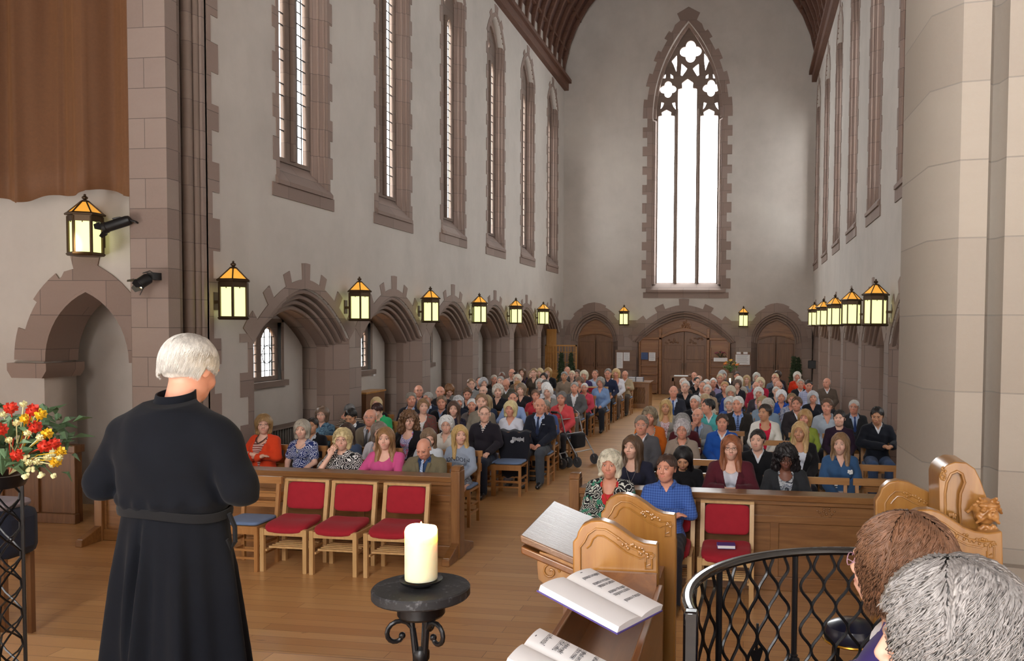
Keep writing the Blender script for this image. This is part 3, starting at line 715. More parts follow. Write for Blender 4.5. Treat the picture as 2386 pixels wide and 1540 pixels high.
def torso(V, sex, g, k=.05, bw=1.0):
    """g: how far the surface stands off the skin"""
    w = (1.03 if sex == 'm' else .97)*bw
    V.ell((0, .01, .56), (.155*w+g, .125+g, .115+g), k)
    V.ell((0, .02, .72), (.132*w+g, .112+g, .15), k)
    V.ell((0, .03, .89), (.150*w+g, .115+g, .15), k)
    V.cone((-.10*w, .04, .965), (.10*w, .04, .965), .062+g, .062+g, k)
    for s in (-1, 1): V.cone((s*.02, .035, 1.045), (s*.11*w, .042, .995), .034+g*.8, .036+g*.8, .045)
    V.cone((0, .03, 1.02), (0, .015, 1.09), .07+g*.6, .052+g*.4, .03)
    if sex == 'f':
        for s in (-1, 1): V.ell((s*.07, -.075, .88), (.065+g*.5, .06+g*.5, .065+g*.5), .04)
    else: V.ell((0, -.05, .68), (.12+g, .09+g, .12), .05)
def legs(V, g, k=.04, feet=True, spread=0):
    for s in (-1, 1):
        V.cone((s*.09, -.02, .53), (s*(.11+spread), -.44, .52), .085+g, .062+g, k)
        V.cone((s*(.11+spread), -.44, .51), (s*(.11+spread), -.41, .12), .058+g, .040+g, .025)
        if feet: V.cone((s*(.11+spread), -.40, .055), (s*(.12+spread), -.56, .035), .042, .032, .02)
_pool = {}
def grids(fine, lo, hi, head=True):
    if fine:
        return (axis_pts([(-.34, -.115, .009), (-.115, .115, .0045), (.115, .34, .009)]),
                axis_pts([(-.66, -.42, .016), (-.42, -.15, .007), (-.15, .0, .0045), (.0, .22, .009)]),
                axis_pts([(0, .56, .018), (.56, 1.06, .0075), (1.06, 1.26, .004), (1.26, 1.36, .008)]))
    return (axis_pts([(-.34, -.1, .016), (-.1, .1, .009), (.1, .34, .016)]), axis_pts([(-.66, -.4, .03), (-.4, -.14, .015), (-.14, .02, .008), (.02, .22, .015)]),
            axis_pts([(0, .6, .03), (.6, 1.06, .016), (1.06, 1.26, .007), (1.26, 1.36, .012)]))
def body_mesh(sex, pose, yaw, pitch, fine, wide=1.0, bw=1.0):
    key = ('body', sex, pose, yaw, pitch, fine, wide, bw)
    if key in _pool: return _pool[key]
    V = Vol(*grids(fine, 0, 0)); sh = SH[sex]*bw; T = head_T(yaw, pitch)
    torso(V, sex, -.004, bw=bw); legs(V, 0)
    hp = T @ Vector((0, -.0, 1.14))
    V.cone((0, .03, 1.0), tuple(hp), .055 if sex == 'm' else .048, .052 if sex == 'm' else .045, .02)
    head_sdf(V, T, sex, True, wide=wide)
    for s, (a, b, c, d) in arm_pose(pose, sh).items():
        V.cone(a, b, .045, .038, .03); V.cone(b, c, .038, .025, .012); hand_sdf(V, c, d, s, fine)
    v, q = V.mesh(); me = np_mesh('body', v, q, SKIN['pale'])
    at = me.color_attributes.new('face', 'FLOAT_COLOR', 'POINT'); at.data.foreach_set('color', face_mask(v, T).ravel())
    _pool[key] = me; return me
def wrinkle(V, amp=.0035):
    V.fn(lambda F, X, Y, Z: F+amp*np.sin(X*31+Z*23+np.sin(Y*19+Z*9)*1.6)*np.sin(Y*27-Z*37+X*8))
def top_mesh(sex, pose, kind, sleeve, fine, seed=0, bw=1.0):
    """kind: crew, v, scoop, shirt, jacket, cardigan, coat ; sleeve: long, elbow, short, none"""
    key = ('top', sex, pose, kind, sleeve, fine, bw)
    if key in _pool: return _pool[key]
    sh = SH[sex]*bw; outer = kind in ('jacket', 'cardigan', 'coat'); g = .026 if outer else .012
    gx, gy, gz = grids(fine, 0, 0)
    if fine: gx = axis_pts([(-.36, .36, .0085)]); gy = axis_pts([(-.45, .24, .0085)]); gz = axis_pts([(.44, 1.16, .008)])
    else: gx = axis_pts([(-.36, .36, .016)]); gy = axis_pts([(-.45, .24, .016)]); gz = axis_pts([(.44, 1.16, .015)])
    V = Vol(gx, gy, gz); torso(V, sex, g, bw=bw)
    if outer: V.ell((0, .0, .55), (.185, .16, .12), .04)
    for s, (a, b, c, d) in arm_pose(pose, sh).items():
        A, B, Cc = Vector(a), Vector(b), Vector(c)
        if sleeve == 'none': continue
        if sleeve == 'short': V.cone(a, tuple(A.lerp(B, .62)), .049+g, .054+g, .03)
        else:
            V.cone(a, b, .047+g, .041+g, .03)
            e = Cc if sleeve == 'long' else B.lerp(Cc, .45)
            V.cone(b, tuple(e), .041+g, .029+g, .015)
    wrinkle(V, .004 if fine else .003)
    if kind in ('coat', 'jacket', 'shirt'):   # collar roll
        for s in (-1, 1): V.cone((s*.07, .045, 1.075), (s*.055, -.06, 1.04), .020 if outer else .012, .018 if outer else .012, .012)
        V.cone((-.07, .045, 1.08), (.07, .045, 1.08), .020 if outer else .012, .020 if outer else .012, .012)
    def cut(F, X, Y, Z):
        r = np.sqrt(X**2+(Y-.015)**2)
        top = 1.055 if kind in ('crew',) else (1.075 if kind in ('shirt', 'coat', 'jacket') else 1.04)
        neck = np.maximum(r-(.062 if kind in ('crew', 'shirt') else .072), (top-.03)-Z)
        F = np.maximum(F, -neck); F = np.maximum(F, Z-(top+.045))
        if kind == 'v' or kind == 'shirt':
            z0 = .93 if kind == 'v' else .985; wv = (Z-z0)*(.55 if kind == 'v' else .5); F = np.maximum(F, -np.maximum(np.abs(X)-wv, Y+.02))
        if kind == 'scoop': F = np.maximum(F, -np.maximum(np.sqrt(X**2+((Z-1.07)*.75)**2)-.095, Y+.03))
        if kind in ('jacket', 'cardigan', 'coat'):
            z0 = {'jacket': .74, 'cardigan': .60, 'coat': .93}[kind]; wv = np.minimum((Z-z0)*{'jacket': .30, 'cardigan': .22, 'coat': .45}[kind], .085); F = np.maximum(F, -np.maximum(np.abs(X)-wv, Y+.01))
        return F
    V.fn(cut)
    if kind == 'jacket':
        for s in (-1, 1): V.cone((s*.082, -.078, 1.0), (s*.012, -.158, .75), .016, .010, .010, flat=(.6, 1.3))
    v, q = V.mesh(); me = np_mesh('top', v, q, SKIN['pale']); _pool[key] = me; return me
def tie_mesh():
    if 'tie' in _pool: return _pool['tie']
    m = MB(); L = [(1.045, .012, -.075), (1.02, .017, -.092), (1.0, .011, -.104), (.95, .017, -.125), (.88, .022, -.142), (.80, .027, -.150), (.72, .030, -.152), (.69, .004, -.152)]
    vs = []; fs = []
    for z, w, y in L: vs += [(-w, y, z), (0, y-.008, z), (w, y, z), (0, y+.014, z)]
    for i in range(len(L)-1):
        for k in range(4): fs.append((4*i+k, 4*i+(k+1) % 4, 4*i+4+(k+1) % 4, 4*i+4+k))
    m.add(vs, fs); o = m.build('tie', SKIN['pale']); me = o.data; bpy.data.objects.remove(o); _pool['tie'] = me; return me
def legs_mesh(kind, fine):
    key = ('legs', kind, fine)
    if key in _pool: return _pool[key]
    h = .016 if fine else .026
    V = Vol(axis_pts([(-.32, .32, h)]), axis_pts([(-.70, .20, h)]), axis_pts([(-.02, .72, h)]))
    V.ell((0, .0, .555), (.178, .14, .11), .04)
    if kind == 'skirt':
        V.cone((-.05, -.05, .54), (-.06, -.46, .52), .12, .10, .05); V.cone((.05, -.05, .54), (.06, -.46, .52), .12, .10, .05)
        V.cone((-.07, -.48, .50), (-.09, -.47, .18), .085, .10, .06); V.cone((.07, -.48, .50), (.09, -.47, .18), .085, .10, .06)
    else:
        for s in (-1, 1):
            V.cone((s*.09, -.02, .53), (s*.115, -.44, .525), .098, .078, .03); V.cone((s*.115, -.44, .51), (s*.115, -.42, .09), .074, .062, .03)
    wrinkle(V, .004); v, q = V.mesh(); me = np_mesh('legs', v, q, SKIN['pale']); _pool[key] = me; return me
def shoe_mesh():
    if 'shoe' in _pool: return _pool['shoe']
    V = Vol(axis_pts([(-.07, .07, .008)]), axis_pts([(-.25, .10, .01)]), axis_pts([(-.01, .13, .008)]))
    V.cone((0, .0, .05), (0, -.14, .035), .048, .038, .02); V.cone((0, .01, .07), (0, .0, .09), .045, .045, .02); V.fn(lambda F, X, Y, Z: np.maximum(F, -Z+.001))
    v, q = V.mesh(); me = np_mesh('shoe', v, q, SKIN['pale']); _pool['shoe'] = me; return me
# ---------------------------------------------------------------- hair, built on the upright head
HC = (0, .012, 1.232)
def hair_base(V, style, seed=0, amp=1.0):
    g = {'nape': .017, 'short': .010, 'crop': .005, 'bald': .007, 'bob': .026, 'long': .020, 'curly': .045, 'perm': .030, 'wavy': .026, 'up': .018, 'shag': .024}[style]
    V.ell((0, .016, 1.236), (.078+g, .096+g, .090+g*.9), .01)
    if style in ('bob', 'wavy', 'shag'):
        zl = 1.115 if style == 'bob' else 1.13
        for s in (-1, 1): V.cone((s*.068, .0, 1.24), (s*.070, -.005, zl), .036, .030, .03); V.cone((s*.05, .06, 1.22), (s*.05, .05, zl), .045, .035, .03)
    if style == 'long':
        for s in (-1, 1):
            V.cone((s*.066, .0, 1.25), (s*.074, -.01, 1.08), .034, .034, .03); V.cone((s*.074, -.01, 1.08), (s*.085, -.075, .93), .034, .022, .03)
            V.cone((s*.05, .06, 1.22), (s*.06, .10, .98), .045, .04, .04)
    if style == 'curly':
        for s in (-1, 1): V.ell((s*.085, .01, 1.16), (.055, .07, .09), .03); V.ell((s*.10, .02, 1.09), (.05, .06, .06), .03)
    if style == 'perm': V.ell((0, .05, 1.20), (.10, .085, .09), .03)
    if style == 'up': V.ell((0, .115, 1.27), (.045, .04, .045), .02)
    rs = np.random.RandomState(seed+7); ph = rs.rand(6)*6.28
    fr = {'curly': 95, 'perm': 85, 'wavy': 60, 'shag': 60}.get(style, 45)*(.8+.4*rs.rand()); am = amp*{'curly': .010, 'perm': .007, 'wavy': .006, 'shag': .008, 'short': .003, 'crop': .001, 'bald': .001}.get(style, .0035)
    def bump(F, X, Y, Z): return F+am*(np.sin(X*fr+ph[0]+np.sin(Z*fr*.7+ph[1]))*np.sin(Y*fr+ph[2]+np.sin(X*fr*.6))+.6*np.sin(Z*fr*.9+ph[3]+np.sin(Y*fr*.5))*np.sin((X+Y)*fr*1.3+ph[4]))
    V.fn(bump)
    def cut(F, X, Y, Z):
        # hairline round the face
        fz = {'nape': 1.28, 'short': 1.286, 'crop': 1.292, 'bald': 1.30, 'perm': 1.272, 'curly': 1.275, 'up': 1.278, 'long': 1.277, 'bob': 1.268, 'wavy': 1.272, 'shag': 1.262}[style]
        wx = {'short': .070, 'crop': .072, 'bald': .076, 'long': .064, 'bob': .066, 'curly': .066, 'shag': .064}.get(style, .067)
        zc = 1.165; face = np.sqrt((X/wx)**2+(np.maximum((Z-zc), 0)/(fz-zc))**2+(np.maximum(zc-Z, 0)/.14)**2)-1
        face = np.maximum(face*.06, Y+(.040 if style in ('short', 'crop', 'nape') else .028)); F = np.maximum(F, -face)
        if style in ('short', 'crop', 'bald'):
            F = np.maximum(F, (1.205+np.clip((.02-Y)*1.2, -.075, .03))-Z)                    # nape and sideburns
            F = np.maximum(F, -np.maximum(np.sqrt(((Y-.0)/.026)**2+((Z-1.205)/.036)**2)-1, .066-np.abs(X))*.03)
        if style == 'nape': F = np.maximum(F, (1.165+np.clip((.05-Y)*.6, -.02, .045))-Z); F = np.maximum(F, -np.maximum(np.sqrt(((Y-.0)/.022)**2+((Z-1.20)/.034)**2)-1, .066-np.abs(X))*.03)
        if style == 'bald':
            F = np.maximum(F, Z-(1.245+.035*np.clip((Y-.02)/.08, 0, 1))); F = np.maximum(F, -(Y+.035))
        if style == 'crop': F = np.maximum(F, -(np.maximum(np.maximum(Z*-1+1.25, Y+.035), -.02)))
        if style in ('up', 'perm', 'wavy'): F = np.maximum(F, (1.13+np.clip(-Y*1.2, -.02, .05))-Z)
        return F
    V.fn(cut)
def hair_mesh(style, fine, seed=0):
    key = ('hair', style, fine, seed % 3)
    if key in _pool: return _pool[key]
    h = .0055 if fine else .009; zl = .88 if style == 'long' else (1.02 if style == 'curly' else 1.07)
    V = Vol(axis_pts([(-.17, .17, h)]), axis_pts([(-.15, .20, h)]), axis_pts([(zl, 1.40, h)])); hair_base(V, style, seed % 3)
    v, q = V.mesh()
    if fine and style not in ('bald', 'crop'):
        lv, lq = locks(style, 420 if style in ('curly', 'perm') else 520, seed % 3); q = np.concatenate([q, lq+len(v)]); v = np.concatenate([v, lv])
    me = np_mesh('hair', v, q, SKIN['pale']); _pool[key] = me; return me
def locks(style, n, seed, rad=.0032, R=None, curl=None, length=None, steps=8, part=.03):
    """tapering locks that start on the scalp and lie along it, then hang"""
    rs = np.random.RandomState(seed+11); C_ = np.array((0, .016, 1.236)); g = {'nape': .016, 'short': .009, 'bob': .024, 'long': .018, 'curly': .042, 'perm': .028, 'wavy': .024, 'up': .017, 'shag': .024}.get(style, .02)
    A = np.array((.078+g, .096+g, .090+g*.9)); curl = curl if curl is not None else {'curly': .012, 'perm': .010, 'wavy': .006, 'shag': .011}.get(style, .0015)
    bot = {'nape': 1.15, 'short': 1.17, 'bob': 1.10, 'long': .92, 'curly': 1.06, 'perm': 1.14, 'wavy': 1.12, 'up': 1.16, 'shag': 1.10}.get(style, 1.12)
    Ln = length or {'short': .07, 'bob': .20, 'long': .36, 'curly': .16, 'perm': .08, 'wavy': .13, 'up': .10, 'shag': .14}.get(style, .12)
    V = []; Q = []; b = 0; kr = 2.1 if steps < 10 else 1.05
    for i in range(n):
        while True:
            d = rs.normal(size=3); d /= np.linalg.norm(d)
            if d[2] < -.25: continue
            if d[1] < -.45 and d[2] < .42 and (abs(d[0]) < .72 or n < 1500): continue
            break
        p = C_+A*d; out = []; ph = rs.rand()*6.28; L = Ln*(.6+.6*rs.rand())
        par = np.array((math.copysign(1, d[0]-part)*.9, -.5 if d[1] < 0 else .5, 0)) if d[2] > .55 else np.array((d[0]*.3, .25+d[1]*.3, -1.0))
        dv = par+np.array((0, 0, -.5))
        for t in range(steps):
            e = (p-C_)/A; nr = e/A; nr /= np.linalg.norm(nr)
            if p[2] > 1.19: dv = dv-nr*dv.dot(nr)
            dv = dv+np.array((0, 0, -.30)); dv /= np.linalg.norm(dv)
            w = curl*t/steps*1.6; s1 = np.cross(dv, nr)
            out.append(p+s1*math.sin(ph+t*kr)*w+nr*(math.cos(ph+t*kr)*w*.7+.001))
            p = p+dv*L/steps; e = (p-C_)/A; l = np.linalg.norm(e)
            if l < 1 and p[2] > 1.19: p = C_+A*e/l
            if p[2] < bot or (style == 'nape' and p[1] < .035 and p[2] < 1.20): break
            if style != 'curly' and p[1] < -.045 and abs(p[0]) < .066 and p[2] < 1.272: break
        if len(out) < 3: continue
        P = np.array(out); m = len(P); tn = np.gradient(P, axis=0); tn /= np.linalg.norm(tn, axis=1)[:, None]+1e-9
        u = np.cross(tn, np.array((.3, .2, 1.0))); u /= np.linalg.norm(u, axis=1)[:, None]+1e-9; w2 = np.cross(tn, u)
        r = rad*(.7+.6*rs.rand())*np.array([(.7+1.2*(j/(m-1)) if j < m*.4 else 1.2*(1-(j/(m-1)))**.6) for j in range(m)])[:, None]
        for a in range(3): V.append(P+(u*math.cos(a*2.094)+w2*math.sin(a*2.094))*r)
        base = b
        for j in range(m-1):
            for a in range(3): Q.append((base+a*m+j, base+((a+1) % 3)*m+j, base+((a+1) % 3)*m+j+1, base+a*m+j+1))
        b += 3*m
    return np.concatenate(V).astype(np.float32), np.array(Q, np.int64)
def glasses_mesh():
    if 'glasses' in _pool: return _pool['glasses']
    m = MB()
    for s in (-1, 1):
        L = [(s*.032+.021*math.cos(a), -.112+.004*abs(math.cos(a)), 1.216+.015*math.sin(a)) for a in [2*PI*i/14 for i in range(14)]]
        m.tube(L, .0014, 5, closed=True); m.tube([(s*.053, -.108, 1.221), (s*.078, -.08, 1.223), (s*.085, .01, 1.218)], .0013, 5)
    m.tube([(-.011, -.115, 1.22), (0, -.118, 1.223), (.011, -.115, 1.22)], .0014, 5)
    o = m.build('glasses', BLACK); me = o.data; bpy.data.objects.remove(o); _pool['glasses'] = me; return me
# ---------------------------------------------------------------- materials for people
def m_skin(name, base, lip='#bd7468', red=.12):
    t = NT(name); v = t.coord(); a = t.node('ShaderNodeAttribute'); a.attribute_name = 'face'; sp = t.node('ShaderNodeSeparateColor'); t.l(a.outputs['Color'], sp.inputs[0])
    n = t.noise(v, 22, 3); c = t.mix(t.math('MULTIPLY', n.outputs[0], .35), base, lip)
    c = t.mix(t.math('MULTIPLY', sp.outputs[0], .75), c, lip); c = t.mix(sp.outputs[2], c, '#d8d2cc'); c = t.mix(sp.outputs[1], c, '#241a16')
    t.col(c); t.rough(.5); t.b.inputs['Subsurface Weight'].default_value = .0; t.bump(t.noise(v, 240, 2).outputs[0], .08, .001); return t.m
SKIN = {'pale': m_skin('skin_pale', '#e3b9a2'), 'ruddy': m_skin('skin_ruddy', '#d59b81', '#b8685a'), 'tan': m_skin('skin_tan', '#c59470', '#a3645a'), 'brown': m_skin('skin_brown', '#7c4f3c', '#6a3a34')}
def m_hair(c):
    k = 'hair_'+c
    if k in MATS: return MATS[k]
    t = NT('hair_'+c.strip('#')); v = t.coord((95, 95, 14)); n = t.noise(v, 1, 4, .7, .3); a = srgb(c)
    dk = .55 if max(a[:3]) < .3 else .74; lo = tuple(x*dk for x in a[:3])+(1,); hi = tuple(min(1, x*1.35) for x in a[:3])+(1,)
    t.col(t.ramp(n.outputs[0], [(.3, lo), (.5, a), (.72, hi)])); t.rough(.5); t.b.inputs['Anisotropic'].default_value = .4; t.bump(n.outputs[0], .5, .003); MATS[k] = t.m; return t.m
def m_cloth(spec):
    """'#rrggbb' plain; 'kind:#base:#second[:#third]' for a woven or printed pattern"""
    if spec in MATS: return MATS[spec]
    p = spec.split(':'); t = NT('cloth_'+spec.replace('#', '').replace(':', '_')); v = t.coord()
    if len(p) == 1: k, a, b = 'plain', p[0], p[0]
    else: k, a, b = p[0], p[1], p[2]
    n = t.noise(v, 14, 4, .6)
    if k == 'plain':
        A = srgb(a); c = t.mix(n.outputs[0], tuple(x*.82 for x in A[:3])+(1,), tuple(min(1, x*1.12) for x in A[:3])+(1,))
    elif k in ('stripe', 'vstripe'):
        w = t.node('ShaderNodeTexWave'); w.bands_direction = 'Z' if k == 'stripe' else 'X'; w.inputs['Scale'].default_value = 11 if k == 'stripe' else 16; w.inputs['Distortion'].default_value = .6; w.inputs['Detail'].default_value = 1
        t.l(v, w.inputs[0]); c = t.ramp(w.outputs['Fac'], [(.46, a), (.54, b)])
    elif k == 'check':
        c = None; fs = []
        for d in 'XZ':
            w = t.node('ShaderNodeTexWave'); w.bands_direction = d; w.inputs['Scale'].default_value = 14; t.l(v, w.inputs[0]); fs.append(t.ramp(w.outputs['Fac'], [(.55, '#000000'), (.65, '#ffffff')]))
        c = t.mix(.5, fs[0], fs[1]); sp = t.node('ShaderNodeSeparateColor'); t.l(c, sp.inputs[0]); c = t.ramp(sp.outputs[0], [(0, a), (1, b)])
    elif k == 'floral':
        vo = t.node('ShaderNodeTexVoronoi'); vo.inputs['Scale'].default_value = 13; dn = t.noise(v, 9, 2); mixv = t.node('ShaderNodeMix'); mixv.data_type = 'VECTOR'; mixv.inputs[0].default_value = .08
        t.l(v, mixv.inputs[4]); t.l(dn.outputs['Color'], mixv.inputs[5]); t.l(mixv.outputs[1], vo.inputs['Vector'])
        w = t.math('SINE', t.math('MULTIPLY', vo.outputs['Distance'], 30)); c = t.ramp(w, [(.42, a), (.58, b)])
        if len(p) > 3: c = t.mix(t.ramp(dn.outputs[0], [(.54, '#000000'), (.57, '#ffffff')]), c, p[3])
    elif k == 'tweed':
        nn = t.noise(v, 130, 3, .8); c = t.ramp(nn.outputs[0], [(.35, a), (.65, b)])
    elif k == 'blotch':
        nn = t.noise(v, 12, 4, .6, 1.5); c = t.ramp(nn.outputs[0], [(.42, a), (.5, b), (.58, p[3] if len(p) > 3 else a)])
    t.col(c); t.rough(.85); t.b.inputs['Specular IOR Level'].default_value = .25; t.b.inputs['Sheen Weight'].default_value = .06
    t.bump(t.noise(v, 420, 2).outputs[0], .25, .001); MATS[spec] = t.m; return t.m
def slot(o, m): o.material_slots[0].link = 'OBJECT'; o.material_slots[0].material = m; return o
def person(x, y, ztop, sex='m', hair='short', hcol='#8a8a88', skin='pale', top='shirt', tcol='#88aadd', inner=None, tie=None, pose='lap', yaw=0, pitch=0, glass=None, label='', group=None, fine=True, rz=0, sleeve='long', legc='#26262c', legk='trousers', z0=0, seed=0, shoes=False, wide=1.0, bw=1.0):
    s = ztop/1.355
    o = empty('person', (x, y, z0), rz); o.scale = (s, s, s); tag(o, label, 'person', group)
    P = {'rest': 'rest'}.get(pose, pose)
    b = slot(mobj('body', body_mesh(sex, P, yaw, pitch, fine, wide, bw), o), SKIN[skin])
    T = head_T(yaw, pitch)
    outer = top in ('jacket', 'cardigan', 'coat')
    if outer:
        slot(mobj('shirt', top_mesh(sex, P, 'shirt' if tie or sex == 'm' else 'scoop', 'none', fine, bw=bw), o), m_cloth(inner or '#d8dce4'))
        slot(mobj({'jacket': 'jacket', 'cardigan': 'cardigan', 'coat': 'coat'}[top], top_mesh(sex, P, top, sleeve, fine, bw=bw), o), m_cloth(tcol))
    else: slot(mobj('shirt' if top == 'shirt' else 'pullover', top_mesh(sex, P, top, sleeve, fine, bw=bw), o), m_cloth(tcol))
    if tie: slot(mobj('tie', tie_mesh(), o), m_cloth(tie))
    slot(mobj('skirt' if legk == 'skirt' else 'trousers', legs_mesh(legk, fine), o), m_cloth(legc))
    if shoes:
        for sx in (-1, 1): q = slot(mobj('shoe', shoe_mesh(), o, (sx*.115, -.43, 0)), plain('black_shoe_leather', '#151416', .3, coat=.3))
    if hair != 'none':
        h = slot(mobj('hair', hair_mesh(hair, fine, seed), o), m_hair(hcol)); h.matrix_local = T
    if glass: gl = slot(mobj('glasses', glasses_mesh(), o), plain('spectacle_frame_'+glass.strip('#'), glass, .4)); gl.matrix_local = T
    return o
# ================================================================ CHAIRS AND CONGREGATION
def make_chair(name, label, group, cat='chair'):
    """wooden chapel chair: seat .45, back at +Y, book box behind the back"""
    t = empty(name); tag(t, label, cat, group)
    m = MB(); m.box((-.205, -.21, .425), (.205, .19, .45)); m.box((-.2, -.2, .37), (.2, -.18, .425)); m.box((-.2, .15, .37), (.2, .17, .425)); m.build('seat', CHAIRW, t)
    for s in (-1, 1):
        m = MB(); m.box((s*.185-.018, -.205, 0), (s*.185+.018, -.17, .43)); m.build('leg', CHAIRW, t)
        m = MB(); m.prism([(s*.185-.018, .155, 0), (s*.185+.018, .155, 0), (s*.185+.018, .19, 0), (s*.185-.018, .19, 0)], (0, .0, .45)); m.prism([(s*.185-.018, .155, .45), (s*.185+.018, .155, .45), (s*.185+.018, .19, .45), (s*.185-.018, .19, .45)], (0, .055, .40)); m.build('leg', CHAIRW, t)
    m = MB(); m.box((-.225, .195, .80), (.225, .232, .87)); m.build('top_rail', CHAIRWX, t)
    m = MB(); m.box((-.17, .185, .66), (.17, .205, .70)); m.box((-.17, .18, .56), (.17, .2, .60)); m.build('back_rail', CHAIRWX, t)
    m = MB(); m.box((-.19, .20, .60), (.19, .30, .615)); m.box((-.19, .29, .60), (.19, .30, .70)); m.build('book_box', CHAIRWX, t)
    m = MB()
    for z in (.12, .20): m.box((-.18, -.195, z), (.18, -.18, z+.022)); m.box((-.18, .16, z), (.18, .175, z+.022))
    for s in (-1, 1): m.box((s*.185-.01, -.18, .14), (s*.185+.01, .16, .165)); m.box((s*.185-.01, -.18, .24), (s*.185+.01, .16, .262))
    m.build('stretcher', CHAIRWX, t)
    v = Vol(axis_pts([(-.22, .22, .02)]), axis_pts([(-.24, .2, .02)]), axis_pts([(.43, .51, .008)])); v.fn(lambda F, X, Y, Z: (((np.abs(X)/.2)**8+(np.abs(Y+.01)/.195)**8+(np.abs(Z-.47)/.021)**4)**.25-1)*.02)
    a, b = v.mesh(); mobj('cushion', np_mesh('cushion', a, b, m_cloth('#66799a')), t)
    return t
CHAIRWX = m_wood('chair_beech_crosswise', ('#8a5c30', '#a2713f', '#b07f4b'), axis=0, rough=.4)
chair0 = make_chair('chapel_chair', 'wooden chapel chair with blue seat cushion under a person in the left block', 'occupied chairs of the left block')
_used = [False]
def put_chair(x, y, label, group, rz=0, z=0):
    o = copy_tree(chair0) if _used[0] else chair0; _used[0] = True
    o.location = (x, y, z); o.rotation_euler = (0, 0, rz); o['label'] = label
    if group: o['group'] = group
    elif 'group' in o: del o['group']
    return o
GREY = '#8f8d8b'; WHT = '#c9c6c3'; DK = '#241a15'; BR = '#5a3f2b'; LB = '#8f7048'; BL = '#bfa377'
